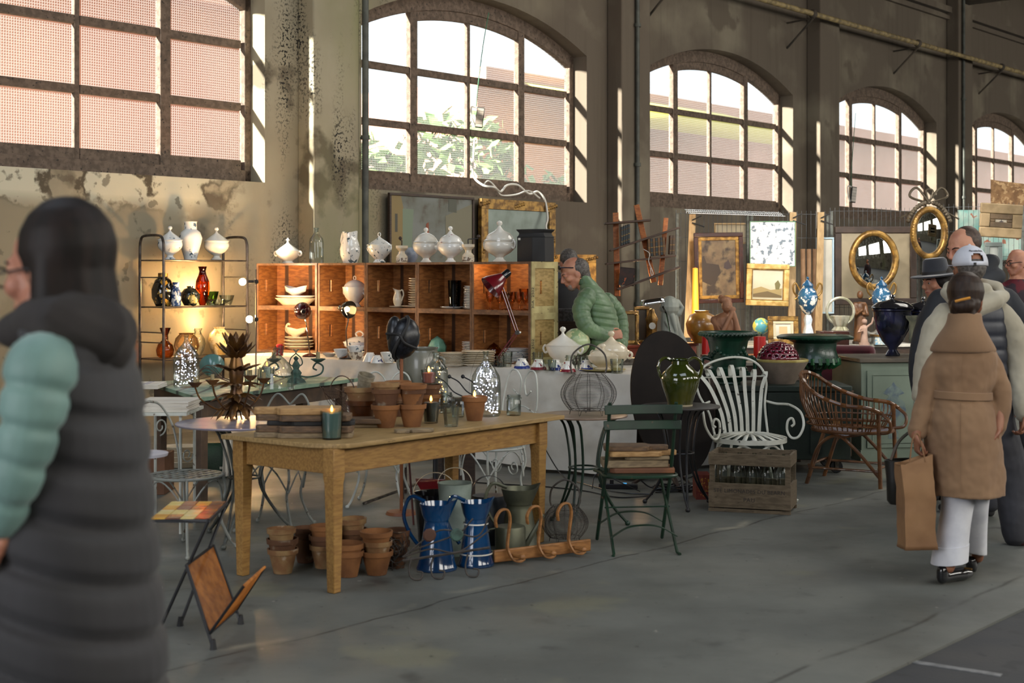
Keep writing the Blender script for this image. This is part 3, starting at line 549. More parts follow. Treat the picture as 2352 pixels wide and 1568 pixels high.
plates(cell(3, 0, .8, .17), 10, .105, .0155, 'the lower fourth crate stack', 'blue rimmed plates in the lower fourth crate', BLUEW, kind='thin blue rimmed plate', h=.013)
one('artichoke_ornament', 'green glazed artichoke shaped ornament in the lower third crate', 'ornament', B().lathe([(0, 0), (.05, 0), (.085, .05), (.09, .1), (.06, .16), (0, .2)], 24, rip=lambda a, z: 1+.06*math.sin(9*a)), mat('celadon', '6f9c86', '4d7c66', rough=.25), cell(3, 0, .19, .13))
gob = []
for i, (x, y, tall) in enumerate(((.16, .12, 1), (.27, .24, 0), (.33, .12, 0), (.45, .2, 0), (.5, .1, 0), (.58, .26, 1), (.66, .12, 0), (.74, .24, 1), (.8, .1, 0), (.9, .2, 0), (.94, .09, 0), (.84, .3, 0))):
    p = cell(4, 1, x, y); lb = ['tall wine glass at the left in the lit crate', 'short wine glass behind the leftmost tall one in the lit crate', 'short wine glass below the red lamp shade at its left', 'wine glass at the back middle of the lit crate', 'wine glass in the front middle of the lit crate', 'taller wine glass behind the red lamp arm', 'wine glass right beside the red lamp arm', 'taller wine glass at the back right of the lit crate', 'front wine glass second from the right in the lit crate', 'wine glass at the back right corner of the lit crate', 'front wine glass at the far right of the lit crate', 'wine glass against the back board of the lit crate, right side'][i]
    if not gob: gob.append(glassware(p, lb, 'goblet', .043, .17, glass('warm_clear', 'fbe9d0', 'a8804c'), name='wine_glass', cat='wine glass', group='wine glasses in the lit crate'))
    else: dup(gob[0], p, None, lb, scale=1.15 if tall else .98)
plates(cell(4, 0, .62, .14), 8, .13, .014, 'the stack in the lower last crate', 'patterned plates in the last crate', BLUEW, kind='patterned plate', h=.013)
one('bell_jar', 'small amber domed dish on a stand in the lower last crate', 'dish', B().lathe([(0, 0), (.05, 0), (.02, .02), (.02, .04), (.07, .06), (.07, .09), (.04, .13), (.01, .15), (0, .16)], 20), glass('amber2', 'd8a548', '7a5218'), cell(4, 0, .2, .14))
# ================= the clothed table
TBH = ZC-.004
f1, f2 = V((-2.75, 14.35, 0)), V((1.02, 11.42, 0)); dd = (f2-f1).normalized(); nn = V((-dd.y, dd.x, 0))
Lt = (f2-f1).length
t = thing('trestle_table', 'long trestle table hidden under a white cloth, carrying the crates', 'table', f1, math.atan2(dd.y, dd.x))
part(t, 'tabletop', B().box((Lt/2, .5, TBH-.03), (Lt-.06, .95, .03)), PINE)
for x in (.3, Lt/2, Lt-.3):
    part(t, 'trestle', B().box((x, .15, .4), (.05, .04, .78)).box((x, .85, .4), (.05, .04, .78)).box((x, .5, .7), (.05, .74, .05)), DARKW)
def cloth(nm, label, L, W, H, hem, loc, rz, seed=1, m=None):
    rr = random.Random(seed); b = B(); ph = [rr.uniform(0, 6) for _ in range(6)]
    nu = 150
    def fold(u): return .5*math.sin(u*3.1+ph[0])+.35*math.sin(u*7.3+ph[1])+.25*math.sin(u*13.7+ph[2])
    def front(i, j):
        x = -.03+i*(L+.06); z = H-j*(H-hem(x)); k = j**.8; q = .03*noise.noise(V((x*2.2+z*1.3, z*2.4, seed)))+.016*abs(noise.noise(V((x*5-z*3, z*5, seed+3))))+.007*noise.noise(V((x*14, z*9, seed)))
        return V((x, -.02-.055*k*(1+fold(x))-.02*k-q*min(1, j*5), z))
    b.grid(front, 260, 60)
    b.grid(lambda i, j: V((-.03+i*(L+.06), -.02+j*(W+.04), H+.0025*math.sin(i*L*8)*math.sin(j*9))), nu, 6)
    for e, sx in ((L+.03, 1), (-.03, -1)):
        b.grid(lambda i, j: V((e+sx*(.02+.05*j**.8*(1+fold(i*4))), -.02+i*(W+.04), H-j*(H-hem(e)))), 30, 18)
    return one(nm, label, 'tablecloth', b, m or CLOTH, loc, rz, ang=80)
cloth('tablecloth', 'white cotton cloth hanging to the floor from the crockery table', Lt, 1.0, TBH+.002, lambda x: .03+.05*max(0, math.sin(x*.9)), f1, math.atan2(dd.y, dd.x))
# small things along the front of the cloth; G(px, Y) stands on the cloth
def G(px, Y, dz=0): return T(px, Y, ZC+dz)
t = thing('candle_glass', 'red candle in a clear glass standing before the lower left crate', 'candle', G(642, 14.05)); part(t, 'glass', B().lathe(scale_prof(BOT['tumbler'], .045, .1), 20), CLEARD); part(t, 'wax', B().lathe([(0, .005), (.036, .005), (.036, .1), (.03, .115), (0, .12)], 18), mat('red_wax', 'b3121a', rough=.4))
def desk_lamp(p, label, hd, aim, m, base_r, stemm, energy, col=(1, .72, .4), name='desk_lamp'):
    t = thing(name, label, 'lamp', p); hd = V(hd)-V(p); aim = V(aim)-V(p)-hd; ax = aim.normalized()
    part(t, 'base', B().lathe([(0, 0), (base_r, 0), (base_r, .012), (base_r*.6, .025), (.015, .035), (0, .036)], 24), m)
    part(t, 'stem', B().tube(spl([(0, 0, .03), V((-.02, 0, hd.z*.45))+hd*.1, V((hd.x*.6, hd.y*.6, hd.z*.8)), hd-ax*.08], 6), .006, 7), stemm)
    M = Matrix.Translation(hd) @ ax.to_track_quat('-Z', 'Y').to_matrix().to_4x4()
    s = part(t, 'lamp_shade', B().lathe([(.018, .1), (.03, .095), (.06, .06), (.083, .0), (.085, -.02), (.081, -.02), (.078, 0), (.056, .055), (.02, .085)], 26, M=M), m); part(s, 'shade_cap', B().lathe([(.024, .09), (.028, .1), (.028, .13), (.02, .145), (0, .145)], 16, M=M), BLACK)
    part(t, 'bulb', B().ball(M @ V((0, 0, .02)), .026), emis('lamp_bulb', 'ffcf8a', 14 if energy else .0))
    light('lamp_light', 'SPOT', V(p)+(M @ V((0, 0, -.025))), energy, col, .03, V(p)+hd+aim, spot=2.3)
    return t
desk_lamp(G(712, 13.9), 'dark burgundy gooseneck lamp turned towards the first crate', T(695, 14.05, 1.29), cell(0, 1, .45, .25), mat('burgundy_enamel', '3a0b12', rough=.12, coat=.7), .075, CHROME, 26)
desk_lamp(G(800, 13.6), 'black desk lamp with its shade turned to the right', T(800, 13.6, 1.315), T(860, 13.3, 1.27), BLACK, .09, CHROME, 9)
for px, Y, r, h, m, lb, fl, dz in ((757, 13.95, .075, .035, WHITE, 'shallow white dish between the two desk lamps', 0, 0), (784, 13.75, .078, .085, BLUEW, 'white breakfast bowl with blue line leaning beside the black lamp base', 0, 0), (818, 13.45, .083, .075, mat('check_bowl', 'd8cfbd', '7a6a5c', rough=.2, ns=24, lo=.55, hi=.57), 'brown checked bowl under the blue rimmed bowl', 0, 0), (817, 13.45, .085, .085, BLUEW, 'blue rimmed bowl stacked on a checked bowl', 0, .045),
                              (850, 13.15, .07, .085, ROSEW, 'upturned white bowl with red lines, behind the blue checked one', 1, 0), (866, 12.95, .06, .07, mat('blue_check', 'd9d7d2', '34325c', rough=.2, ns=20, lo=.58, hi=.6), 'smaller upturned white bowl with dark blue check', 1, 0), (893, 13.0, .08, .095, FLORAL, 'footed white bowl printed with cherries beside the mesh mask', 0, 0)):
    bowl(G(px, Y, dz), lb, r, h, m, flip=fl)
one('glass_goblet', 'small dark red glass behind the cherry bowl', 'glass', B().lathe(scale_prof(BOT['tumbler'], .04, .11), 20), glass('ruby_glass', '', ''), G(914, 13.1))
# plates and glasses along the right part
plates(G(1042, 12.55), 9, .135, .012, 'the stack by the warm fairy lights', 'plain plates on the cloth', CREAM, kind='plain cream plate', h=.016)
plates(G(1098, 12.5), 8, .15, .0155, 'the stack of deep plates on the cloth', 'deep plates on the cloth', CREAM, kind='deep cream plate', h=.022)
plates(G(1180, 12.9), 7, .12, .013, 'the stack behind the red lamp arm', 'plates behind the red lamp', BLUEW, kind='white plate', h=.015)
DOTB = mat('blue_dot_bowl', 'dedbd3', rough=.15, coat=.4, c3='2e3b78', n3=26, l3=.58, h3=.6); DOTR = mat('red_dot_bowl', 'dedbd3', rough=.15, coat=.4, c3='8a2230', n3=26, l3=.58, h3=.6)
def dotbowl(p, label, m, c, r=.07, h=.085):
    t = thing('dotted_bowl', label, 'bowl', p); part(t, 'bowl', B().lathe([(r, 0), (.97*r, .06*h), (.8*r, .5*h), (.5*r, .86*h), (.52*r, h), (.45*r, h), (.4*r, .9*h), (0, .9*h)], 26), m); part(t, 'rim_band', B().lathe([(r*1.005, 0), (.985*r, .08*h), (.915*r, .26*h)], 26), c)
BB_ = mat('band_blue', '2c3f8a', rough=.2); RB_ = mat('band_red', '7e1f2e', rough=.2)
dotbowl(G(1199, 12.2), 'upturned bowl with blue dots, left of the first red dotted bowl', DOTB, BB_); dotbowl(G(1237, 12.05), 'upturned bowl with red dots, nearest the red lamp', DOTR, RB_); dotbowl(G(1277, 12.0), 'upturned bowl with blue dots behind the egg basket handle', DOTB, BB_, .062)
dotbowl(G(1304, 11.78), 'upturned bowl with red dots right behind the egg basket', DOTR, RB_, .068); dotbowl(G(1346, 11.95), 'upturned bowl with blue dots partly behind the low tureen', DOTB, BB_, .062)
for px, Y, r, h, k, lb in ((1165, 12.4, .045, .13, 'tumbler', 'straight water glass beside the red lamp base'), (1149, 12.35, .035, .1, 'tumbler', 'small glass touching the foot of the red lamp'), (1236, 12.35, .045, .13, 'tumbler', 'straight glass behind the red dotted bowl'), (1256, 11.95, .034, .09, 'tumbler', 'small ribbed glass between two dotted bowls'), (1268, 11.9, .034, .09, 'tumbler', 'second small ribbed glass among the dotted bowls'),
                        (1311, 12.05, .05, .12, 'jar', 'glass jar behind the egg basket handle'), (1338, 12.1, .05, .12, 'jar', 'pale green glass jar behind the low tureen'), (1417, 11.62, .055, .115, 'tumbler', 'faceted tumbler in front of the low tureen at the table end')):
    glassware(G(px, Y), lb, k, r, h, CLEARD, rip=(lambda a, z: 1+.04*math.cos(8*a)) if k == 'tumbler' else None, n=32)
tureen(G(1293, 12.45), 'large white tureen with egg knob in front of the globe', .155, .19, .11, 'bowl', 'cone', 'ball', rz=-.5)
tureen(G(1404, 12.2), 'cream tureen with domed ribbed lid at the table end', .165, .15, .12, 'bowl', 'bell', 'ball', CREAM, rz=-.6)
tureen(G(1385, 11.85, .014), 'low cream tureen standing on a yellow plate', .135, .115, .06, 'bowl', 'dome', 'ball', CREAM, rz=-.6, handles=False)
one('serving_plate', 'yellow plate under the low cream tureen', 'plate', plate_b(.19, .014), mat('yellow_glaze', 'a8985c', rough=.3), G(1385, 11.85))
t = thing('globe', 'pale green terrestrial globe behind the white tureen', 'globe', G(1324, 12.75), .4)
part(t, 'ball', B().ball((0, 0, .2), .125, n=32), mat('globe_map', 'a9b98e', '8ba276', rough=.3, ns=7, lo=.48, hi=.5, c3='c8c69a', n3=14, l3=.52, h3=.54)); part(t, 'stand', B().lathe([(0, 0), (.08, 0), (.08, .02), (.02, .03), (.015, .07), (0, .075)], 20).tube(arc(.14, -100, 70, 16, (0, 0, .2)), .006, 6), DARKW)
# red articulated lamp
t = thing('articulated_lamp', 'dark red spring arm lamp lighting the wine glasses', 'lamp', G(1140, 12.5)); RE = mat('red_enamel', '5c0c16', rough=.2, coat=.5)
b0 = V(t.location); j1 = T(1188, 12.5, 1.14)-b0; hd = T(1150, 12.45, 1.565)-b0
part(t, 'base', B().lathe([(0, 0), (.09, 0), (.09, .015), (.03, .03), (.015, .05), (0, .05)], 22), BLACK)
for nm, a, c in (('lower_arm', V((0, 0, .04)), j1), ('upper_arm', j1, hd)):
    d = (c-a).normalized().cross(V((0, 1, 0)))*.012; part(t, nm, B().tube([a+d, c+d], .0065, 6).tube([a-d*.9, c-d*.9], .0045, 6), RE)
part(t, 'joint', B().box(j1, (.035, .02, .035), 0).ball(j1+V((.025, 0, .0)), .012), CHROME)
M = Matrix.Translation(hd+V((-.02, 0, .03))) @ V((-.72, -.25, -.62)).normalized().to_track_quat('-Z', 'Y').to_matrix().to_4x4()
part(t, 'lamp_shade', B().lathe([(.03, .06), (.045, .05), (.1, -.06), (.112, -.1), (.108, -.1), (.09, -.06), (.03, .04)], 28, M=M), RE); part(t, 'shade_cap', B().lathe([(.034, .05), (.034, .12), (.028, .13), (0, .13)], 18, M=M), BLACK)
for x in (.25, .7): light('crate_light', 'POINT', cell(4, 1, x, .06)+V((0, 0, .40)), 1.6, (1, .62, .28), .02)
# ================= tubular steel rack against the wall
t = thing('metal_rack', 'tall dark tubular steel shelving rack against the flaking wall', 'rack', wl(-1.62, .08), WA); RK = mat('rack_steel', '3b3634', '55504c', rough=.35, metal=.7, ns=14)
RL, RD = 1.04, .4
for x, nm in ((0, 'near'), (RL, 'far')):
    part(t, 'end_frame', B().tube([(x, 0, 0)]+spl([(x, 0, 1.9), (x, -.01, 1.98), (x, -.07, 2.035), (x, -RD+.07, 2.035), (x, -RD+.01, 1.98), (x, -RD, 1.9)], 4)+[(x, -RD, 0)], .014, 8), RK)
for z in (1.79, 1.32, .80):
    b = B().box((RL/2, -RD/2, z), (RL-.02, RD, .008)).tube([(0, -RD, z), (RL, -RD, z)], .009, 6).tube([(0, 0, z), (RL, 0, z)], .009, 6); part(t, 'shelf', b, RK)
for z in (1.62, .97, 1.07): [part(t, 'cross_bar', B().tube([(x_, 0, z), (x_, -RD, z)], .006, 6), RK) for x_ in (0, RL)]
def rack(x, y, z): return wl(-1.62+x, .08+y, z+.006)
tureen(rack(.22, .2, 1.795), 'white tureen at the left on top of the steel rack', .125, .2, .1, 'pear', 'cone', 'ball', BLUEW, handles=False)
one('vase', 'white baluster vase with blue flowers on top of the rack', 'vase', B().lathe([(0, 0), (.065, 0), (.07, .03), (.11, .17), (.12, .22), (.1, .28), (.065, .31), (.063, .38), (.07, .39), (.06, .39), (.055, .31), (0, .2)], 28), BLUEW, rack(.5, .16, 1.795))
tureen(rack(.8, .2, 1.795), 'white tureen with twisted knob at the right on the rack', .13, .2, .1, 'pear', 'cone', 'ball', handles=False)
t = thing('glass_jar', 'dark glass jar painted with gold and a brass lid on the rack', 'jar', rack(.12, .22, 1.326)); part(t, 'body', B().lathe([(0, 0), (.07, 0), (.11, .08), (.115, .17), (.08, .26), (.045, .29), (.045, .3), (0, .3)], 28), mat('dark_gold', '15130f', 'a98436', rough=.1, coat=.6, ns=14, lo=.56, hi=.58)); part(t, 'lid', B().lathe([(.05, .295), (.05, .33), (0, .335)], 20), GOLD)
one('vase', 'small blue and white vase in front of the gilt jar', 'vase', B().lathe([(0, 0), (.045, 0), (.05, .02), (.05, .15), (.03, .2), (.035, .24), (0, .24)], 20), mat('delft', 'c9ccd0', '27406e', rough=.15, ns=20, lo=.48, hi=.5), rack(.19, .34, 1.326))
one('vase', 'rounded dark green vase with modelled figure on the rack', 'vase', B().lathe([(0, 0), (.06, 0), (.1, .07), (.1, .12), (.06, .17), (.03, .18), (.035, .2), (0, .2)], 24).ball((.05, -.08, .06), .05, (1, .6, 1.3)).ball((.05, -.1, .13), .025), mat('green_vase', '1d2320', '98905c', rough=.15, ns=11, lo=.56, hi=.58, coat=.5), rack(.45, .22, 1.326))
glassware(rack(.62, .2, 1.326), 'tall amber glass vase glowing on the rack', 'vase', .075, .4, glass('amber_deep', 'b8651c', '6a3208'), name='vase', cat='vase')
bowl(rack(.80, .1, 1.326), 'pale green pressed glass bowl on the rack', .085, .14, GREENG, .5); bowl(rack(.93, .2, 1.326), 'clear crystal bowl at the right of the rack', .08, .1, CLEARD, .6)
glassware(rack(.72, .3, 1.326), 'low twisted glass dish in front of the amber vase', 'tumbler', .09, .06, CLEARD, name='glass_dish', cat='dish', rip=lambda a, z: 1+.2*math.sin(5*a+60*z), n=40)
glassware(rack(.16, .2, .806), 'clear carafe with round base on the lowest rack shelf', 'carafe', .09, .3, AMBERG, name='carafe', cat='carafe'); glassware(rack(.42, .2, .806), 'large round fishbowl glass on the lowest rack shelf', 'globe', .13, .24, glass('warm_clear', '', ''), name='fishbowl', cat='bowl')
glassware(rack(.62, .12, .806), 'waisted clear glass vase behind the fishbowl', 'vase', .08, .28, CLEARD, name='vase', cat='vase')
one('vase', 'frosted glass vase with engraved circles on the lowest rack shelf', 'vase', B().lathe([(0, 0), (.06, 0), (.09, .06), (.115, .15), (.1, .22), (.05, .27), (.06, .29), (.05, .28), (0, .1)], 28), mat('frosted', 'd8c8a0', 'b89a60', rough=.3, ns=16, lo=.5, hi=.52, tr=.3), rack(.85, .18, .806))
# floor lamp with two spot bulbs beside the rack
t = thing('spot_lamp', 'thin chrome lamp pole with two bare lit globe bulbs', 'lamp', T(588, 13.95, 0)); b0 = V(t.location)
part(t, 'pole', B().tube([(0, 0, 0), (0, 0, 1.7)], .008, 8).lathe([(0, 0), (.08, 0), (.08, .02), (0, .03)], 20), CHROME)
for k, (px, py, Y) in enumerate(((557, 647, 13.95), (573, 733, 13.95))):
    p = P(px, py, Y)-b0; z = p.z; part(t, 'socket', B().tube([(0, 0, z), p*.55+V((0, 0, z*.45))], .016, 8).ball((0, 0, z), .025), BLACKM); u = part(t, 'bulb', B().ball(p, .036), WARMB)
    light('bulb_and_glow_fill', 'POINT', b0+p+V((-.08, .2, 0)), 26, (1, .6, .26), .03)
light('rack_glow_fill', 'POINT', wl(-.95, .16, 1.5), 16, (1, .6, .26), .05); light('bulb_and_glow_fill', 'POINT', wl(-.9, .12, 1.15), 6, (1, .6, .26), .05)  # added unseen points between the rack shelves, strengthening the wall glow
# candelabrum-like glow and sunburst mirror behind the woman on the left
t = thing('sunburst_mirror', 'gilt sunburst mirror high on the wall at the left edge', 'mirror', wl(-4.05, .06, 1.84), WA)
b = B(); 
for k in range(34):
    a = 2*PI*k/34; L_ = .34+.05*(k % 3); u = V((math.cos(a), 0, math.sin(a))); v = V((-math.sin(a), 0, math.cos(a))); b.add([u*.15-v*.02, u*L_*.7-v*.028+V((0, -.03, 0)), u*L_, u*L_*.7+v*.028+V((0, .005, 0)), u*.15+v*.02], [(0, 1, 2, 3, 4)])
part(t, 'rays', b, GOLD, sol=.006); part(t, 'rim', B().tube([p for p in arc(.15, 0, 360, 30)][:-1], .02, 8, True), GOLD); part(t, 'glass', B().lathe([(0, -.01), (.14, -.005), (.14, .01)], 30, M=Matrix.Rotation(PI/2, 4, 'X')), mat('mirror', 'c8ccca', rough=.03, metal=1))
t = thing('table_lamp', 'lit lamp with cream shade behind the woman at the left', 'lamp', wl(-4.2, .45, .8)); part(t, 'lamp_shade', B().lathe([(.2, .3), (.16, .62), (.155, .62), (.195, .3)], 28), mat('lit_shade', 'ead3a0', emit='ffcf80', es=1.6)); part(t, 'base', B().lathe([(0, 0), (.09, 0), (.03, .05), (.06, .15), (.02, .3), (.015, .4), (0, .4)], 20), GOLD); light('lamp_light', 'POINT', wl(-4.2, .45, 1.22), 14, (1, .66, .3), .05)
t = thing('side_table', 'small dark side table under the cream shaded lamp', 'table', wl(-4.2, .45, 0), WA); part(t, 'tabletop', B().box((0, 0, .785), (.7, .5, .03)), DARKW)
for x in (-.3, .3):
    for y in (-.2, .2): part(t, 'leg', B().box((x, y, .385), (.04, .04, .77)), DARKW)
# ================= pine table and everything on it
A0 = V((-.924, 7.38, 0)); SL = V((.614, .789, 0)).normalized()    # long side direction
SW = V((-SL.y, SL.x, 0)); PA = math.atan2(SL.y, SL.x); PH = .775
t = thing('pine_table', 'scrubbed pine table holding flower pots, boards and candles', 'table', A0, PA)
pt = [(-.09, .78), (-.09, .12), (-.02, -.04), (.05, -.085), (1.93, -.085), (1.93, .78)]
part(t, 'tabletop', B().prism(pt, PH-.026, PH), PINETOP, bev=.004)
LL, LW = 1.77, .70
part(t, 'apron', B().box((LL/2, 0, PH-.095), (LL-.06, .022, .135)).box((LL/2, LW, PH-.095), (LL-.06, .022, .135)).box((0, LW/2, PH-.095), (.022, LW-.06, .135)).box((LL, LW/2, PH-.095), (.022, LW-.06, .135)), PINE, bev=.003)
for x in (0, LL):
    for y in (0, LW):
        b = B().box((x, y, PH-.1), (.082, .082, .148)); b.loft([[V((x+q*a, y+q*c, z)) for a, c in ((-1, -1), (1, -1), (1, 1), (-1, 1))] for q, z in ((.041, PH-.17), (.04, PH-.185), (.036, PH-.21), (.026, 0))])
        part(t, 'leg', b, PINE, bev=.005)
def PT(px, py, dz=0): return Q(px, py, PH+.0008+dz) if not dz else Q(px, py, PH+.0008)+V((0, 0, dz))
def board(p, rz, L_, W_, th, m, label, handle=.13, group='cutting boards', tx=0):
    w2 = W_/2; h2 = .035
    poly = [(0, -w2+.02), (.02, -w2), (L_-.02, -w2), (L_, -w2+.02), (L_, w2-.02), (L_-.02, w2), (.02, w2), (0, w2-.02), (0, h2+.02), (-.02, h2), (-handle+.02, h2), (-handle, h2-.015), (-handle, -h2+.015), (-handle+.02, -h2), (-.02, -h2), (0, -h2-.02)]
    o = one('cutting_board', label, 'cutting board', B().prism(poly, 0, th), m, p, rz, group, bev=.004); return o
gB = 'old wooden cutting boards stacked on the pine table'
pb = PT(640, 1003); ang = .03
for k, (th, m, dx, dr, L_, W_, lb) in enumerate(((.028, BOARDC, .0, .02, .40, .17, 'grey cutting board lowest in the front pile on the pine table'), (.036, BOARDB, .01, -.01, .39, .17, 'dark brown cutting board second from below in the front pile'), (.024, BLACKM, .07, .06, .34, .15, 'blackened thin board in the middle of the front pile'), (.034, BOARDB, .01, 0, .38, .17, 'brown cutting board just below the pale top one'), (.036, BOARDA, .0, .0, .33, .18, 'pale thick cutting board on top of the front pile'))):
    board(pb+V((dx, 0, .0)), ang+dr, L_, W_, th, m, lb, group=gB); pb.z += th+.0008
pb = PT(712, 985)+V((.12, .12, 0))
for k, (th, m, dx, dr, lb) in enumerate(((.022, BOARDC, .06, .1, 'thin greyish board under the rounded board beside the candle'), (.03, BOARDB, .04, -.05, 'rounded brown board to the right behind the teal candle'))):
    board(pb+V((dx, 0, 0)), ang+dr, .26, .15, th, m, lb, group=gB); pb.z += th+.0008
TEALW = mat('teal_wax', '4b6663', rough=.5); GREYWX = mat('grey_wax', '35332f', rough=.5); PINKW = mat('pink_wax', 'a8584a', rough=.5)
candle(PT(762, 1008), 'lit teal candle in a thick glass at the table corner', .062, .15, TEALW, ch=.93)
gP = 'terracotta pots on the pine table'
pots(PT(885, 981), 1, .085, .13, [TERRA], 'supporting the front left group on the pine table', gP); pots(PT(886, 981, .1), 2, .082, .12, [TERRA3, TERRA2], 'standing in the front left pot', gP, step=.3)
pots(PT(945, 979), 1, .085, .13, [TERRA], 'next to the black candle on the table', gP); pots(PT(946, 979, .1), 2, .082, .115, [TERRA3, TERRA], 'in the pot next to the black candle', gP, step=.25)
pots(PT(830, 973), 2, .105, .14, [mat('brown_glazed', '5d3216', '3f2210', rough=.3, coat=.4, ns=7), TERRA2], 'behind the wire scoop on the table', gP, step=.55); pots(PT(915, 955), 3, .08, .12, [TERRA3, TERRA, TERRA], 'behind the two front stacks', gP, step=.4)
pots(PT(985, 948), 2, .085, .12, [TERRA, TERRA3], 'carrying the pink candle', gP, step=.5)
one('stone_beaker', 'rough grey stone beaker lying tilted in the wire scoop', 'beaker', flowerpot(.05, .14, 0), mat('grey_stone', '6f6654', '8d8470', rough=.95, ns=20, bump=.5), PT(828, 973, .16)).rotation_euler = (.25, .3, 0)
candle(PT(985, 948, .182), 'lit pink candle in glass on top of the rear pots', .052, .09, PINKW, ch=.8)
candle(PT(990, 971), 'lit black candle in a glass beside the pots', .05, .12, GREYWX, ch=1.02)
t = thing('flower_pot', 'terracotta pot holding a lit white candle at the right of the table', 'flower pot', PT(1090, 965)); part(t, 'pot', flowerpot(.078, .145, 0), TERRA); part(t, 'wax', B().lathe([(0, .12), (.06, .12), (.058, .138), (0, .14)], 20), WHITE); part(t, 'flame', B().lathe([(0, 0), (.007, .006), (.008, .016), (.004, .03), (0, .038)], 8, (0, 0, .142)), FLAME)
for px, py, r, h, k, lb in ((1036, 979, .047, .115, 'tumbler', 'ribbed tumbler in front of the terracotta candle pot'), (1052, 957, .042, .125, 'jar', 'empty glass jar behind the ribbed tumbler'), (1025, 948, .042, .13, 'jar', 'empty glass jar farthest back beside the pink candle pots'), (1180, 953, .05, .125, 'jar', 'empty glass jar standing alone near the right end of the table')):
    glassware(PT(px, py), lb, k, r, h, CLEARD, n=32, rip=(lambda a, z: 1+.045*math.cos(9*a)) if k == 'tumbler' else None)
t = glassware(PT(1116, 955), 'tall clear demijohn full of cool white fairy lights', 'demijohn', .092, .40, CLEARD, name='demijohn', cat='demijohn', leds=110, n=30)
b = board(PT(935, 993), .35, .15, .08, .02, BOARDC, 'small dark board lying alone before the candle glasses', handle=.07, group=None)
# wire scoop
t = thing('wire_scoop', 'rusty wire mesh scoop with tall hoop handle on the table', 'scoop', PT(800, 968), .9); b = B(); W_ = mat('rusty_wire', '3f2f25', '5b4433', rough=.8, ns=30)
for k in range(9): y = -.09+.18*k/8; b.tube(spl([(-.16, y*.5, .2), (-.08, y, .12), (.02, y, .04), (.1, y*.8, .01)], 4), .0016, 4)
for k in range(10): x = -.15+.24*k/9; z = .19-.18*k/9; b.tube([(x, -.09, z+.03), (x, -.06, z), (x, .06, z), (x, .09, z+.03)], .0016, 4)
b.tube(spl([(-.16, -.05, .21), (-.08, -.1, .16), (.1, -.08, .03), (.13, 0, .01), (.1, .08, .03), (-.08, .1, .16), (-.16, .05, .21)], 4), .004, 5)
part(t, 'basket', b, W_); part(t, 'handle', B().tube(arc(.105, 0, 180, 18, (-.05, 0, .17), 'yz'), .0035, 6), W_)
# ================= green plank table and its things
GT = .77; g0 = Q(458, 913, GT); g1 = Q(824, 868, GT); gd = (g1-g0).normalized(); gp = V((-gd.y, gd.x, 0))
gb_ = Q(354, 881, GT); poly = [g0, g1, g1+gp*.62, gb_+gp*.25+gd*.1, gb_]; c0 = V((g0.x, g0.y, 0))
GPN = mat('green_planks', '79927c', '5f7a66', rough=.6, ns=5, c3='c3c8b4', n3=9, l3=.6, h3=.7, wave=(1.6, 'X', '33413a'), bump=.1)
t = thing('plank_table', 'old green painted plank table behind the pine table', 'table', c0); BW = mat('brown_leg', '54402f', '3e2f23', rough=.7, ns=6)
part(t, 'tabletop', B().prism([(p.x-c0.x, p.y-c0.y) for p in poly], GT-.03, GT), GPN, bev=.003)
ins = [(g0+gp*.1+gd*.14), (g1+gp*.1-gd*.12), (g1+gp*.5-gd*.12), (gb_+gp*.12+gd*.22)]
ap = B()
for a, c in zip(ins, ins[1:]+ins[:1]): m_ = (a+c)/2-c0; d_ = c-a; ap.box((m_.x, m_.y, GT-.095), (d_.length, .025, .13), math.atan2(d_.y, d_.x))
part(t, 'apron', ap, BW)
for p in ins: part(t, 'leg', B().box((p.x-c0.x, p.y-c0.y, (GT-.03)/2), (.075, .075, GT-.03), math.atan2(gd.y, gd.x)), BW, bev=.004)
def GTt(px, py): return Q(px, py, GT+.0008)
glassware(GTt(428, 889), 'clear demijohn with cool fairy lights on the green table', 'demijohn', .1, .41, CLEARD, name='demijohn', cat='demijohn', leds=100, n=30)
glassware(GTt(652, 886)-V((0, .35, 0)), 'wide glass bell jar behind the boards, its warm reflections added as glowing beads', 'bell', .13, .32, CLEARD, name='bell_jar', cat='bell jar', leds=9, ledm=LEDY, n=30)  # glowing beads placed inside stand for reflections on the glass
for px, py, lb in ((578, 885, 'fluted glass tumbler left of the pair on the green table'), (613, 880, 'fluted glass with a lit candle on the green table')):
    t = glassware(GTt(px, py), lb, 'tumbler', .062, .13, CLEARD, rip=lambda a, z: 1+.04*math.cos(14*a), n=56)
    if py == 880: part(t, 'flame', B().lathe([(0, 0), (.007, .006), (.008, .018), (0, .04)], 8, (0, 0, .14)), FLAME); part(t, 'candle', B().lathe([(0, .012), (.03, .012), (.03, .135), (0, .135)], 14), WHITE)
o = bowl(GTt(488, 880), 'teal enamel bowl tilted on its side on the green table', .1, .1, mat('teal_enamel', '527571', rough=.2, coat=.4), .4); o.rotation_euler = (-1.1, .3, .4); o.location.z += .1
t = thing('wire_bundle', 'tangle of thin rusty rods around the teal bowl', 'rods', GTt(490, 884)); b = B()
for k in range(7): a = k*.8; b.tube(spl([(-.18, math.sin(a)*.05, .02), (-.05, math.cos(a)*.06, .06+.1*abs(math.sin(a*1.7))), (.08, math.sin(a+1)*.06, .05), (.2, math.cos(a)*.04, .015)], 6), .0025, 5)
part(t, 'rods', b, W_)
VD = mat('verdigris', '3f5a50', '2b3d36', rough=.7, ns=25)
t = thing('candelabrum', 'verdigris scrolled iron candelabrum with two candle stubs', 'candelabrum', GTt(684, 876)-V((0, .1, 0))); b = B()
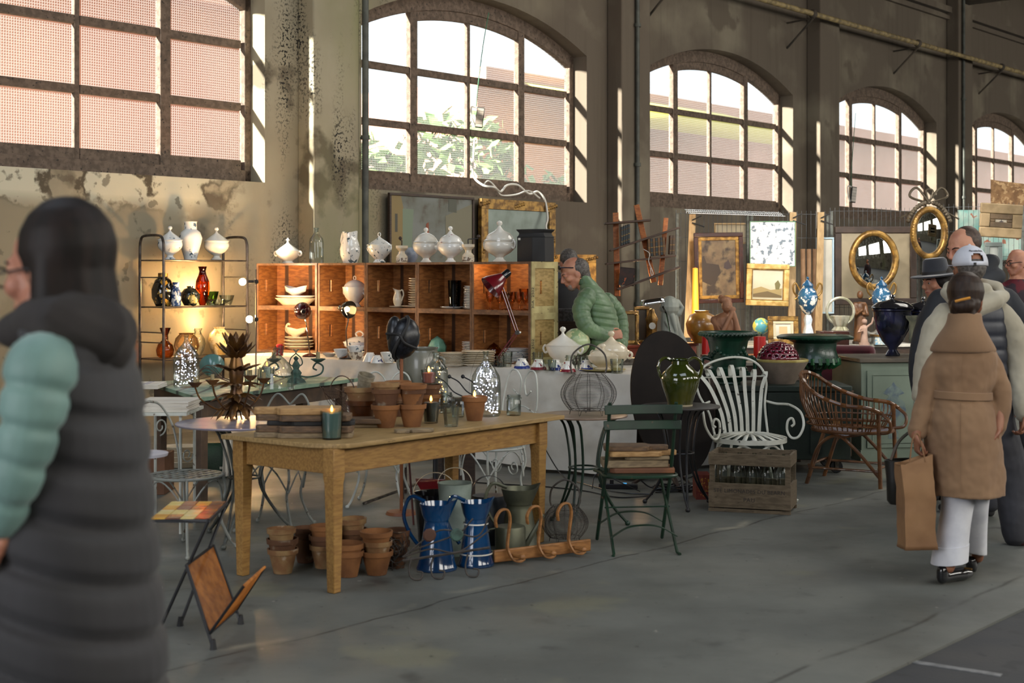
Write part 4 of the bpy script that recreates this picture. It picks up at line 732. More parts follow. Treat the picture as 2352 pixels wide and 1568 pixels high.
part(t, 'base', B().lathe([(0, 0), (.07, 0), (.06, .02), (.03, .05), (.04, .08), (.02, .11), (.03, .14), (.01, .18), (.02, .2), (0, .22)], 14, rip=lambda a, z: 1+.2*math.cos(5*a)), VD)
for s in (-1, 1):
    part(t, 'arm', B().tube(spl([(0, 0, .06), (s*.1, 0, .045), (s*.2, 0, .07), (s*.22, 0, .13), (s*.17, 0, .16), (s*.14, 0, .12), (s*.17, 0, .1)], 5), .007, 6).tube(spl([(0, 0, .12), (s*.05, 0, .15), (s*.04, 0, .2), (0, 0, .24), (s*.02, 0, .27)], 5), .005, 6), VD); part(t, 'candle_cup', B().lathe([(0, 0), (.02, .0), (.055, .025), (.05, .03), (0, .01)], 16, (s*.18, 0, .165), rip=lambda a, z: 1+.15*math.cos(6*a)), VD); part(t, 'candle', B().lathe([(0, 0), (.018, 0), (.016, .07), (0, .07)], 12, (s*.18, 0, .18)), mat('tallow', '8f815c', '6f6344', rough=.6))
# ================= palm leaf chandelier on the left iron table
BT = .73
def bistro(p, rt, H, label, m, mt, nlegs=3, ring=True, foot=.3, a0=0.):
    t = thing('bistro_table', label, 'table', p); part(t, 'tabletop', B().lathe([(0, H-.012), (rt-.004, H-.012), (rt, H-.004), (rt-.003, H), (0, H)], 48), mt)
    for k in range(nlegs):
        a = a0+2*PI*k/nlegs; u = V((math.cos(a), math.sin(a), 0)); v = V((-math.sin(a), math.cos(a), 0))
        for s in (-.025, .025): 
            part(t, 'leg', B().tube(spl([u*rt*.8+v*s+V((0, 0, H-.015)), u*rt*.5+v*s+V((0, 0, H-.1)), u*.1+v*s+V((0, 0, H*.52)), u*foot*.6+v*s*.6+V((0, 0, .16)), u*foot+V((0, 0, .012))], 6), .0085, 7), m)
        part(t, 'foot', B().ball(u*foot+V((0, 0, .014)), .018, n=8), m)
    if ring: part(t, 'ring', B().tube([V((.095*math.cos(x*PI/12), .095*math.sin(x*PI/12), H*.53)) for x in range(24)], .007, 6, True), m)
    return t
LT = mat('pale_tin_top', '8d8494', 'a39a9e', rough=.35, ns=7, c3='6b5245', n3=7, l3=.6, h3=.68, metal=.3)
bistro(T(560, 8.87, 0), .42, BT, 'round iron table under the gilt palm leaf chandelier', IRONGR, LT, foot=.34, a0=.35)
t = thing('palm_leaf_chandelier', 'brown gilt palm leaf chandelier standing with candle arms', 'chandelier', Q(543, 962, BT+.001)); BR = mat('brown_gilt', '4a3220', '6f4c22', rough=.35, metal=.6, ns=14)
part(t, 'stem', B().lathe([(0, .0), (.03, .0), (.022, .05), (.05, .09), (.035, .14), (.045, .2), (.05, .27), (.035, .34), (.025, .4), (0, .42)], 14, (0, 0, .05)), BR)
b = B()
for k in range(14): a = k*2*PI/14; b.tube([V((math.cos(a)*.075, math.sin(a)*.075, .003)), V((math.cos(a)*.03, math.sin(a)*.03, .09))], .004, 5)
part(t, 'stalks', b, BR)
def leaf(b, base, out, ln, wd, droop, n=8):
    out = V(out); side = V((-out.y, out.x, 0)).normalized() if abs(out.z) < .99 else V((1, 0, 0)); L1 = []; L2 = []; L0 = []
    for i in range(n+1):
        q = i/n; c = V(base)+out*ln*q+V((0, 0, -droop*q*q)); w_ = wd*math.sin(PI*min(1, q*.93+.07))**.7*(1 if i < n else .05)*(.8 if i % 2 else 1.1); L0.append(c); L1.append(c+side*w_-V((0, 0, w_*.4))); L2.append(c-side*w_-V((0, 0, w_*.4)))
    b.add(L0+L1+L2, [(i, i+1, n+2+i, n+1+i) for i in range(n)]+[(i+1, i, 2*n+2+i, 2*n+3+i) for i in range(n)])
for ring_, zz, ln, up, n_ in ((0, .42, .17, 1.7, 7), (0, .38, .17, .9, 7), (1, .30, .17, .55, 8), (2, .22, .17, .35, 9), (2, .16, .15, .2, 9), (3, .11, .14, .0, 9)):
    for k in range(n_):
        a = k*2*PI/n_+ring_*.4; b = B(); leaf(b, (math.cos(a)*.02, math.sin(a)*.02, zz), V((math.cos(a)*.8, math.sin(a)*.8, up)).normalized(), ln, .03, .02+.03*ring_); part(t, 'leaf', b, BR, sol=.002)
for px, py in ((448, 882), (488, 876), (606, 872), (575, 866)):
    p = P(px, py, 8.78 if px < 600 else 9.0)-t.location; u = V((p.x, p.y, 0)); part(t, 'arm', B().tube(spl([(0, 0, .13), u*.4+V((0, 0, .07)), u*.85+V((0, 0, p.z-.1)), p-V((0, 0, .02))], 6), .006, 6), BR)
    c_ = part(t, 'candle_cup', B().lathe([(0, -.02), (.012, -.02), (.035, .01), (.03, .012), (.0, 0)], 14, p, rip=lambda a, z: 1+.3*math.cos(6*a)), BR); part(c_, 'candle_sleeve', B().lathe([(0, 0), (.012, 0), (.012, .045), (0, .045)], 10, p), mat('tallow', ''))
# ================= white iron garden chairs
def scroll(b, c, r, a0, turns, n, ax, rad, flip=1):
    pts = []; 
    for i in range(n+1):
        q = i/n; a = a0+flip*turns*2*PI*q; rr_ = r*(1-.72*q); u, v = rr_*math.cos(a), rr_*math.sin(a); pts.append(V(c)+V(ax[0])*u+V(ax[1])*v)
    return b.tube(pts, rad, 6)
def garden_chair(p, rz, label, group, seat='strap', r=.2, backh=.9, m=None, style=0):
    m = m or IRONW; t = thing('garden_chair', label, 'chair', p, rz, group); H = .45
    b = B().tube([V((r*math.cos(a*PI/16), r*math.sin(a*PI/16), H)) for a in range(32)], .009, 7, True)
    if seat == 'strap':
        for k in range(7):
            x = -r*.8+r*1.6*k/6; l = math.sqrt(max(r*r-x*x, 0)); b.band([(x, -l, H+.003), (x, l, H+.003)], .022, .003, (1, 0, 0)); b.band([(-l, x, H+.006), (l, x, H+.006)], .022, .003, (0, 1, 0))
    else:
        for k in range(17):
            x = -r*.94+r*1.88*k/16; l = math.sqrt(max(r*r-x*x, 0)); d = .7071; b.tube([((x-l)*d, (x+l)*d, H), ((x+l)*d, (x-l)*d, H)], .0018, 4).tube([((x-l)*d, -(x+l)*d, H+.002), ((x+l)*d, -(x-l)*d, H+.002)], .0018, 4)
    part(t, 'seat', b, m)
    for k in range(4):
        a = PI/4+k*PI/2; u = V((math.cos(a), math.sin(a), 0)); part(t, 'leg', B().tube(spl([u*r+V((0, 0, H)), u*(r+.015)+V((0, 0, H-.1)), u*(r-.02)+V((0, 0, .22)), u*(r+.03)+V((0, 0, .08)), u*(r+.08)+V((0, 0, .008))], 5), .0085, 7).ball(u*(r+.08)+V((0, 0, .013)), .014, n=8), m)
        a2 = a+PI/4; a3 = a+PI/2; q = [V((r*math.cos(a+x*PI/2), r*math.sin(a+x*PI/2), H-.2+.19*math.sin(PI*x))) for x in (0, .25, .5, .75, 1)]; part(t, 'brace', B().tube(spl(q, 4), .0055, 6), m)
    k = B(); y = r*.86
    if style == 0:
        for s in (-1, 1): k.tube(spl([(s*.13, y*.9, H), (s*.17, y+.03, H+.12), (s*.16, y+.07, H+.28), (s*.09, y+.1, H+.4), (0, y+.1, backh-.02)], 6), .0075, 6); scroll(k, (s*.07, y+.08, H+.27), .055, -PI/2, 1.3, 18, ((s, 0, 0), (0, 0, 1)), .005)
        scroll(k, (-.2, y-.02, H+.09), .05, PI, 1.2, 16, ((1, 0, 0), (0, 0, 1)), .005); scroll(k, (.2, y-.02, H+.09), .05, 0, 1.2, 16, ((1, 0, 0), (0, 0, 1)), .005, -1)
    else:
        for s in (-1, 1):
            k.tube(spl([(s*.15, y*.85, H-.02), (s*.17, y+.03, H+.15), (s*.19, y+.06, H+.3), (s*.15, y+.085, backh-.03), (s*.08, y+.09, backh), (s*.02, y+.09, backh-.07), (s*.04, y+.085, backh-.17), (s*.1, y+.08, backh-.14)], 6), .0065, 6)
            scroll(k, (s*.085, y+.05, H+.12), .06, 0, 1.4, 20, ((s, 0, 0), (0, 0, 1)), .005); scroll(k, (s*.1, y*.6, H-.14), .06, PI, 1.2, 18, ((s, 0, 0), (0, 0, 1)), .005)
        k.tube(spl([(-.15, y+.085, H+.22), (0, y+.08, H+.27), (.15, y+.085, H+.22)], 6), .005, 6)
    part(t, 'backrest', k, m); return t
IRONGR2 = mat('grey_white_paint', '8f9189', '7b7d76', rough=.5, c3='55483a', n3=22, l3=.62, h3=.66); g1_ = 'white iron garden chairs with strap seats'; g2_ = 'rusty white scrollwork garden chairs'
garden_chair(T(426, 8.5, 0), 1.05, 'white strap seat garden chair beside the woman in the puffer vest', g1_, r=.22, m=IRONGR2)
garden_chair(T(632, 9.25, 0), -.2, 'grey white strap seat chair under the left end of the pine table', g1_, r=.20, style=0, backh=.8, m=IRONGR2)
garden_chair(T(876, 10.2, 0), -.1, 'scrollwork garden chair behind the pots, left of the wooden stick', g2_, 'lattice', .21, .93, style=1)
garden_chair(T(1130, 9.9, 0), -.9, 'scrollwork garden chair between the tall demijohn and the egg basket', g2_, 'lattice', .22, .97, style=1)
t = thing('round_table', 'small round white topped table beside the woman in the vest', 'table', Q(322, 1352)); b = V(t.location); z_ = CH-(1040-HZ)/F*b.y
part(t, 'tabletop', B().lathe([(0, z_-.015), (.14, z_-.015), (.145, z_), (0, z_+.001)], 30), mat('pale_top', '9a9cb0', 'b0b0bc', rough=.3)); part(t, 'stem', B().lathe([(0, 0), (.12, 0), (.1, .02), (.02, .05), (.015, z_*.5), (.03, z_*.55), (.015, z_*.6), (.02, z_-.02)], 14), IRONW)
# folded linen on a small stand, left
t = thing('linen_stand', 'small white table carrying folded linen behind the woman', 'table', T(385, 9.25, 0)); part(t, 'tabletop', B().box((0, 0, .765), (.36, .5, .02)), IRONW)
for x in (-.13, .13):
    for y in (-.2, .2): part(t, 'leg', B().tube([(x, y, 0), (x, y, .755)], .01), IRONW)
def linen(p, n, w_, l_, lb, grp, rz=0, strip=None):
    for k in range(n):
        b = B(); ww = w_*R.uniform(.94, 1.03)
        sec = [(-ww/2, 0), (ww/2-.004, 0), (ww/2, .003), (ww/2, .006), (ww/2-.004, .009), (-ww/2, .009)]; b.prism(sec, -l_/2, l_/2, M=Matrix.Rotation(PI/2, 4, 'X'))
        t = one('folded_linen', ('folded cloth '+nth(k, n)+' of ' if n > 1 else '')+lb, 'linen', b, CLOTH, V(p)+V((0, 0, .0095*k)), rz+R.uniform(-.05, .05), grp, bev=.002)
        if strip and k == n-1: part(t, 'stripe', B().box((ww*.1, 0, .0096), (.006, l_, .0006)).box((ww*.18, 0, .0096), (.006, l_, .0006)), mat('blue_stripe', '3f5a9c'))
linen(T(388, 9.2, .776), 7, .33, .36, 'the pile on the white stand', 'folded linen pile')
linen(Q(322, 893, .77)+V((0, .1, .002)), 4, .3, .3, 'the blue striped pile on the green table', 'striped linen pile', strip=1)
# magazine rack table with tiles
t = thing('tile_top_magazine_table', 'black metal side table with yellow tiles and orange string magazine rack', 'table', Q(440, 1440)); b0 = V(t.location)
def TL(px, py, Y): return P(px, py, Y)-b0
zt = .53; q4 = [Q(345, 1192, zt)-b0, Q(480, 1192, zt)-b0, Q(520, 1152, zt)-b0, Q(385, 1150, zt)-b0]; q4[3] = q4[0]+q4[2]-q4[1]
MB = mat('black_rod', '15161a', rough=.4)
part(t, 'tray_frame', B().tube([p-V((0, 0, .008)) for p in q4], .011, 4, True).prism([(p.x, p.y) for p in q4], zt-.012, zt-.002), MB)
tl = [mat('tile_yellow', 'e0b040', 'c98d20', rough=.15, ns=6), mat('tile_amber', 'a3581a', '6b2c10', rough=.15, ns=8), mat('tile_straw', 'c9b24a', 'd6c48a', rough=.15, ns=6), mat('tile_brown', '55220f', 'b87428', rough=.15, ns=9)]
for i in range(4):
    for j in range(4):
        f = lambda u, v: q4[0]+(q4[1]-q4[0])*u+(q4[3]-q4[0])*v; e = .06/4
        c = [f((i+e*2)/4, (j+e*2)/4), f((i+1-e*2)/4, (j+e*2)/4), f((i+1-e*2)/4, (j+1-e*2)/4), f((i+e*2)/4, (j+1-e*2)/4)]
        part(t, 'tile', B().prism([(p.x, p.y) for p in c], zt-.002, zt+.003), tl[(i*3+j*2+(i*j) % 3) % 4])
def GQ(px, py): return Q(px, py, .006)-b0
rods = [(q4[1], GQ(368, 1442)), (TL(516, 1165, 6.95), GQ(414, 1434))]
r1a, r1b = TL(428, 1298, 6.5), GQ(490, 1488); r2a, r2b = TL(490, 1252, 6.9), GQ(553, 1430)
for a, c in rods+[(r1a, r1b), (r2a, r2b)]: part(t, 'leg', B().tube([a, c], .0085, 6).lathe([(0, 0), (.016, 0), (.009, .045), (0, .045)], 8, (c.x, c.y, c.z-.006)), MB)
ST = mat('orange_string', 'b5712c', '94561c', rough=.7, ns=20)
def weave(a, c, d, e, n, nm):   # strings between edge a-c and edge d-e
    b = B()
    for i in range(n+1): q = i/n; b.tube([V(a).lerp(c, q), V(d).lerp(e, q)], .0022, 4)
    return part(t, nm, b, ST)
lo1, lo2 = r1a.lerp(r1b, .84), r2a.lerp(r2b, .84); w1 = TL(560, 1345, 6.2); w2 = TL(608, 1302, 6.65)
weave(r1a, r2a, lo1, lo2, 34, 'string_panel'); weave(w1, w2, lo1, lo2, 40, 'string_panel')
for a, c in ((r1a, r2a), (lo1, lo2), (w1, w2), (lo1, w1), (lo2, w2)): part(t, 'rod', B().tube([a, c], .007, 6), MB if (a is not w1) else ST)
# ================= under the pine table
gU = 'terracotta pots under the pine table'
def up(px, py, n, r, h, ms, where, st=.42): pots(Q(px, py, .002), n, r, h, ms, where, gU, step=st)
up(648, 1315, 3, .085, .135, [TERRA2, TERRA3, TERRA2], 'leftmost under the table'); up(703, 1290, 2, .078, .14, [TERRA3, TERRA3], 'second from left under the table')
up(742, 1303, 3, .082, .13, [TERRA2, TERRA3, TERRA], 'behind the front table leg'); up(800, 1322, 2, .086, .14, [TERRA, TERRA], 'right of the front table leg', .3); up(812, 1293, 3, .085, .14, [TERRA3, TERRA3, TERRA2], 'farthest back near the table leg')
up(865, 1318, 3, .088, .13, [TERRA, TERRA2, TERRA], 'left of the wire wreath'); up(912, 1302, 2, .08, .15, [TERRA3, TERRA3], 'directly behind the wire wreath')
b = B(); rr = random.Random(4)
for k in range(40):
    a = rr.random()*6.28; q = [V((.09*math.cos(a+x*.35)*(1+.15*rr.random()), .09*math.sin(a+x*.35)*(1+.15*rr.random()), .01+.1*rr.random())) for x in range(4)]; b.tube(spl(q, 3), .003, 4)
one('twig_basket', 'pale round twig basket behind the pots under the table', 'basket', b.lathe([(0, .0), (.08, 0), (.1, .11), (.09, .11), (.07, .01), (0, .01)], 18), mat('pale_twig', '8b7c66', '5a4c3a', rough=.9, ns=30, bump=.4), Q(815, 1262, .002))
ENB = mat('blue_enamel', '0c3c66', '082c50', rough=.12, coat=.7, ns=5); ENW = mat('grey_enamel', '8f9a92', '7b877e', rough=.3)
def water_jug(p, label, r, h, m, rz, bands=False, inner=None, hm=None):
    t = jug(p, label, r, h, m, rz, hm, prof=[(0, 0), (1, 0), (1.02, .02), (.98, .05), (.9, .12), (.62, .62), (.6, .68), (.72, .76), (.86, .92), (.84, .92), (.7, .77), (0, .1)], name='water_jug', spout=.3, hs=1.15, hr=.011)
    if bands:
        for z0 in (.17, .6): part(t, 'white_band', B().lathe([(.89*r*(1.14-z0*.6)+.001, h*z0), (.885*r*(1.14-z0*.6)+.001, h*(z0+.02))], 28), WHITE)
    return t
water_jug(Q(1003, 1306, .002), 'tall blue enamel water jug behind the wrought iron hooks', .113, .40, ENB, -.15); water_jug(Q(1093, 1297, .002), 'blue enamel water jug with white bands', .103, .39, ENB, .2, True)
ZN = mat('zinc', '5d5e4c', '484a3e', rough=.45, metal=.5, ns=6)
water_jug(Q(1192, 1262, .002), 'dark zinc jug behind the wooden hook rack', .125, .40, ZN, .25)
def bucket(p, label, r, h, m, hm, rz=0, name='bucket', inner=None, hoop=1.1):
    t = thing(name, label, 'bucket', p, rz); part(t, 'body', B().lathe([(0, 0), (.75*r, 0), (r, h), (1.04*r, h+.004), (.97*r, h+.002), (.72*r, .02), (0, .02)], 28), m)
    part(t, 'handle', B().band([q for q in arc(r*1.02, 5, 175, 20, (0, 0, h-.01))], .018, .003, (0, 1, 0)), hm); return t
bucket(Q(1000, 1262, .002), 'black enamel bucket behind the first blue jug', .13, .34, BLACK, CREAM)
t = bucket(Q(1045, 1273, .002), 'grey green enamel pitcher with cream hoop handle behind the blue jugs', .1, .42, ENW, CREAM, 0, 'enamel_pail')
t = thing('watering_can', 'dark zinc watering can behind the banded blue jug', 'watering can', Q(1122, 1245, .002), .3); DZ = mat('dark_zinc', '3b3f46', '2c2f34', rough=.4, metal=.6)
part(t, 'body', B().lathe([(0, 0), (.11, 0), (.11, .26), (.1, .29), (0, .3)], 26), DZ); part(t, 'handle', B().band([V((q.x, q.y, q.z)) for q in arc(.11, 0, 180, 18, (0, 0, .3))], .025, .003, (0, 1, 0)), DZ); part(t, 'spout', B().tube([(-.1, 0, .06), (-.22, 0, .3)], [.022, .012], 10).lathe([(.012, 0), (.04, .03), (0, .035)], 14, (-.22, 0, .3), M=Matrix.Rotation(-.5, 4, 'Y')), mat('brass_dull', '8d8050', '6c623c', rough=.4, metal=.5))
t = thing('watering_can', 'small grey zinc watering can with long spout before the dark jug', 'watering can', Q(1172, 1278, .002), .2); part(t, 'body', B().lathe([(0, 0), (.09, 0), (.09, .17), (.085, .18), (0, .19)], 24), ZN); part(t, 'spout', B().tube([(.08, 0, .04), (.2, 0, .24)], [.018, .012], 8), ZN); part(t, 'handle', B().tube(spl([(-.08, 0, .17), (-.14, 0, .15), (-.14, 0, .06), (-.085, 0, .03)], 5), .006), ZN)
# wooden hook rack on the floor
BWD = mat('bent_beech', '99693a', '7e532a', rough=.45, ns=5, stretch=(3, 12, 12))
h0, h1 = Q(1140, 1300, 0), Q(1362, 1272, 0); hd_ = h1-h0; t = thing('hook_rack', 'bentwood coat rack with three curled hooks lying on the floor', 'coat rack', h0, math.atan2(hd_.y, hd_.x))
part(t, 'rail', B().box((hd_.length/2, .03, .05), (hd_.length, .022, .07)), BWD, bev=.006)
for x in (.09, .30, .51):
    L_ = .02; sx = -.07
    part(t, 'hook', B().band(spl([(x-.09, 0, .22), (x-.1, -.01, .27), (x-.075, -.02, .315), (x-.03, -.02, .315), (x-.005, -.01, .26), (x-.01, 0, .17), (x-.015, 0, .09), (x+.01, -.02, .03), (x+.05, -.03, .018), (x+.08, -.03, .03)], 6), .022, .012, (0, 1, 0)), BWD, bev=.003)
    part(t, 'peg', B().tube([(x+.02, .01, .05), (x+.03, -.09, .055)], [.011, .014], 10).ball((x+.03, -.09, .055), .016), BWD)
# egg baskets
def egg_basket(p, label, r, h, hh, rz=0, tilt=0, wm=None):
    wm = wm or mat('basket_wire', '3c3733', '55504a', rough=.6, metal=.5); t = thing('egg_basket', label, 'basket', p, rz); pr = lambda z: r*(.55+.47*math.sin(PI*min(1, max(0, (z+.12*h)/(1.12*h)))))
    b = B(); z0 = .035
    for i in range(26):
        z = z0+(h)*i/25; q = pr(z-z0) if i < 24 else r*.56; b.tube([V((q*math.cos(a*PI/16), q*math.sin(a*PI/16), z)) for a in range(32)], .0017, 4, True)
    for k in range(12):
        a = k*PI/6; b.tube([V((pr(h*i/12)*math.cos(a), pr(h*i/12)*math.sin(a), z0+h*i/12)) for i in range(13)], .0022, 4)
    for i in range(5): b.tube([V((pr(0)*(i+.5)/5*math.cos(a*PI/12), pr(0)*(i+.5)/5*math.sin(a*PI/12), z0)) for a in range(24)], .0013, 4, True)
    part(t, 'basket', b, wm)
    for k in range(5): a = k*2*PI/5+.3; part(t, 'foot', B().tube(spl([(pr(0)*math.cos(a)*.95, pr(0)*math.sin(a)*.95, z0), (pr(0)*math.cos(a+.1), pr(0)*math.sin(a+.1), 0.003), (pr(0)*math.cos(a+.2)*.95, pr(0)*math.sin(a+.2)*.95, z0)], 4), .002, 4), wm)
    part(t, 'handle', B().tube(spl([(-r*.6, 0, h+z0), (-r*.66, 0, h+z0+hh*.25), (-r*.55, 0, h+z0+hh*.7), (0, 0, h+z0+hh), (r*.55, 0, h+z0+hh*.7), (r*.66, 0, h+z0+hh*.25), (r*.6, 0, h+z0)], 6), .006, 7), wm); return t
egg_basket(Q(1298, 1245, .003), 'rusty wire egg basket on the floor behind the hook rack', .14, .19, .16)
ET = .735; e0 = T(1340, 9.3, 0)
bistro(e0, .29, ET, 'round iron table with green legs carrying the egg basket', IRONG, mat('rust_pale_top', 'a08d7c', '7c6654', rough=.35, ns=5, metal=.3), foot=.30, a0=.2)
egg_basket(T(1352, 9.25, ET+.001), 'large round wire egg basket on the iron table', .178, .235, .19)
# wrought iron hook panel
WI = mat('wrought', '2c2723', '3e3731', rough=.6, ns=20)
h0, h1 = Q(925, 1330, 0), Q(1120, 1320, 0); hd_ = h1-h0; t = thing('wrought_iron_rack', 'scrolled wrought iron hook rack leaning before the blue jugs', 'rack', h0, math.atan2(hd_.y, hd_.x))
w_ = hd_.length; b = B(); b.tube([(0, 0, .10), (w_, -.05, .16)], .008, 6)
for x in (.05, .17, .36): b.tube(spl([(x, 0, .12), (x-.02, -.03, .06), (x-.01, -.05, .015), (x+.035, -.06, .008), (x+.05, -.05, .04), (x+.02, -.05, .05)], 6), .005, 6)
part(t, 'rail', b, WI)
for s in ((0, .12, .2, .26, .4, .22, w_, .33), (0, .12, .15, .16, .3, .14, w_, .25), (.02, .14, .12, .18, .3, .24, .38, .32)): part(t, 'scroll', B().tube(spl([(s[0], 0, s[1]), (s[2], -.02, s[3]), (s[4], -.03, s[5]), (s[6], -.04, s[7])], 8), .005, 6), WI)
for x, z, m in ((.14, .24, mat('rust_disc', '4b2f22', rough=.8)), (.29, .235, VD)): part(t, 'medallion', B().lathe([(0, 0), (.038, 0), (.03, .008), (0, .01)], 9, (x, -.04, z), M=Matrix.Rotation(PI/2, 4, 'X')), m)
t = thing('wire_wreath', 'dark tangled wire wreath beside the terracotta pots', 'wreath', Q(905, 1300, .0)+V((0, -.12, .0))); b = B(); rr = random.Random(9)
for k in range(26):
    a = rr.random()*6.28; c = V((rr.uniform(-.03, .04), 0, .12+rr.uniform(-.05, .05))); q = [c+V((.06*math.cos(a+x*.7)*(.6+.6*rr.random()), rr.uniform(-.03, .03), .07*math.sin(a+x*.7)*(.6+.6*rr.random()))) for x in range(5)]; b.tube(spl(q, 3), .0022, 4)
b.tube([(0, .0, 0), (0, 0, .06)], .004, 4); part(t, 'wire', b, WI)
# red and white enamel ladle / shade leaning behind
t = thing('enamel_dish', 'red and white enamel lampshade under the far end of the pine table', 'lampshade', Q(1006, 1205, .0)); M = Matrix.Translation((0, 0, .2)) @ Matrix.Rotation(.9, 4, 'Y')
part(t, 'outside', B().lathe([(.03, .1), (.05, .09), (.17, -.05), (.175, -.05), (.05, .1)], 28, M=M), mat('dark_red_enamel', '5b1218', rough=.2, coat=.5)); part(t, 'inside', B().lathe([(.165, -.048), (.05, .075), (0, .08)], 28, M=M), WHITE); part(t, 'stand', B().tube([(0, 0, 0), (0, 0, .22)], .01), IRONK)
t = thing('walking_stick', 'thin steel rod with dark red handle leaning beside the shade', 'stick', Q(950, 1205, 0)); part(t, 'rod', B().tube([(.0, .0, .0), (-.03, 0, .42)], .007), mat('red_brown', '4a1d1a', rough=.5)); part(t, 'tip', B().tube([(-.03, 0, .42), (-.04, 0, .55)], .005), CHROME)
one('iron_bar', 'long grey iron bar lying slanted under the chairs', 'bar', B().tube([(0, 0, .012), (.55, .9, .1)], .01, 6), STEEL, Q(835, 1160, 0))
# ================= stoneware crock, bottle with warm lights, mesh mask on a stick
t = thing('stool', 'small dark stool carrying the stoneware crock', 'stool', T(970, 10.6, 0)); part(t, 'seat', B().box((0, 0, .72), (.34, .34, .03)), DARKW)
for x in (-.14, .14):
    for y in (-.14, .14): part(t, 'leg', B().box((x, y, .353), (.03, .03, .705)), DARKW)
t = thing('stoneware_crock', 'large grey stoneware crock behind the mesh mask', 'crock', T(967, 10.6, .736)); part(t, 'body', B().lathe([(0, 0), (.1, 0), (.135, .08), (.145, .22), (.13, .33), (.12, .35), (.13, .37), (.12, .37), (.115, .34), (0, .1)], 30), mat('stoneware', '6d6c60', '5b5a50', rough=.35, ns=6, coat=.3)); 
for s in (-1, 1): part(t, 'handle', B().tube(spl([(s*.128, 0, .3), (s*.17, 0, .28), (s*.165, 0, .22), (s*.142, 0, .2)], 5), .012), MT['stoneware'])
t = thing('bistro_table', 'x', 'table', T(1000, 10.0, 0)); t['label'] = 'small dark round table under the bottle of warm lights'; part(t, 'tabletop', B().lathe([(0, .72), (.14, .72), (.14, .735), (0, .736)], 36), IRONK); part(t, 'stem', B().lathe([(0, 0), (.11, 0), (.1, .02), (.02, .05), (.015, .72), (0, .72)], 16), IRONK)
glassware(T(1002, 10.0, .738), 'clear glass bottle with a string of warm lights', 'bottle', .083, .37, CLEARD, name='bottle', cat='bottle', leds=26, ledm=LEDY, n=28)
t = thing('fencing_mask', 'black wire mesh mask propped on a wooden stick', 'mask', T(922, 9.8, 0)); p0 = T(927, 9.8, 1.21)-t.location; NET = mat('black_mesh', '0d0e12', '1a1c22', rough=.35, ns=60, lo=.5, hi=.52)
b = B(); M = Matrix.Translation(p0) @ Matrix.Rotation(.28, 4, 'Y'); b.ball((0, 0, 0), .13, (.86, .8, 1.12), 28, M=None); b.M = None; b.v = [tuple(M @ V((x, y, z))) for x, y, z in b.v]; part(t, 'dome', b, NET)
part(t, 'rim', B().tube([M @ V((-.015+.02*math.sin(a*2), -.112*math.sin(a) if True else 0, .15*math.cos(a))) for a in [x*PI/14 for x in range(28)]], .012, 7, True).tube([M @ V(q) for q in spl([(-.12, -.05, .0), (-.03, -.12, .02), (.02, -.12, -.02), (.11, -.05, -.04)], 6)], .009), BLACKM)
part(t, 'side_flap', B().ball(M @ V((-.07, .0, .02)), .1, (.6, .7, 1.15), 20), NET)
part(t, 'stick', B().tube([(0, 0, .0), (-.0, 0, p0.z-.1)], .012, 8).lathe([(0, 0), (.11, 0), (.1, .02), (0, .025)], 16), mat('orange_stick', '7a4522', rough=.5))
# iron trivet thing with ball ends
t = thing('iron_coat_hook', 'black iron fire tool rack with round knobs, behind the tumblers', 'rack', T(1060, 10.45, 0)); b = B()
part(t, 'stand', B().box((0, 0, .36), (.2, .12, .72)).box((0, 0, .73), (.34, .16, .02)), DARKW)
for k, x in enumerate((-.17, -.08, .02, .12)): part(t, 'rod', B().tube(spl([(x+.1, 0, .75), (x+.02, 0, .79), (x-.04, 0, .86), (x-.1, 0, .895)], 5), .005, 6).ball((x-.11, 0, .9), .015), IRONK)
# ================= green folding chair with boards
ch = T(1462, 8.62, 0); t = thing('folding_chair', 'green slatted folding bistro chair loaded with wooden boards', 'chair', ch, .12); H = .45
def CL(px, py, Y): p = P(px, py, Y)-ch; return Matrix.Rotation(-.12, 4, 'Z') @ p
yb = 8.30; yf = 8.95
for (a, c, nm) in (((1528, 945, 8.36), (1352, 1243, 8.98), 'right_left'), ):
    pass
for s in (-1, 1):
    part(t, 'back_leg', B().tube([V((s*.20, -.19, .89)), V((s*.20, -.06, .47)), V((s*.205, .21, .012))], .011, 6), IRONG); part(t, 'front_leg', B().tube([V((s*.18, .2, .455)), V((s*.19, -.26, .012)), V((s*.2, -.29, .006))], .010, 6), IRONG)
part(t, 'seat_rim', B().tube(spl([(-.2, -.17, H), (0, -.215, H), (.2, -.17, H), (.215, .02, H), (.2, .2, H), (-.2, .2, H), (-.215, .02, H)], 5, True), .009, 6, True), IRONG)
for k in range(9): part(t, 'seat_slat', B().band([(-.2, -.165+.042*k, H+.004), (.2, -.165+.042*k, H+.004)], .026, .005, (0, 1, 0)), IRONG)
for z0, y0 in ((.85, -.19), (.755, -.16)): part(t, 'back_slat', B().band(spl([(-.235, y0-.018, z0), (-.1, y0+.004, z0), (.1, y0+.004, z0), (.235, y0-.018, z0)], 5), .055, .012, (0, .1, 1)), IRONG, bev=.004)
part(t, 'stretcher', B().tube([(-.2, -.02, .245), (.2, -.02, .245)], .005, 6).tube([(-.18, -.12, .44), (.18, -.12, .44)], .004, 6), IRONG)
for y, z, sg in ((-.22, .1, 1), (.15, .12, 1)): part(t, 'arched_brace', B().band(spl([(-.2, y, z), (-.1, y+.01, z+.055), (0, y, z+.07), (.1, y+.01, z+.055), (.2, y, z)], 5), .018, .005, (0, 1, .2)), IRONG)
pb = ch+V((-.20, .0, H+.008)); gG = 'wooden boards piled on the green chair'
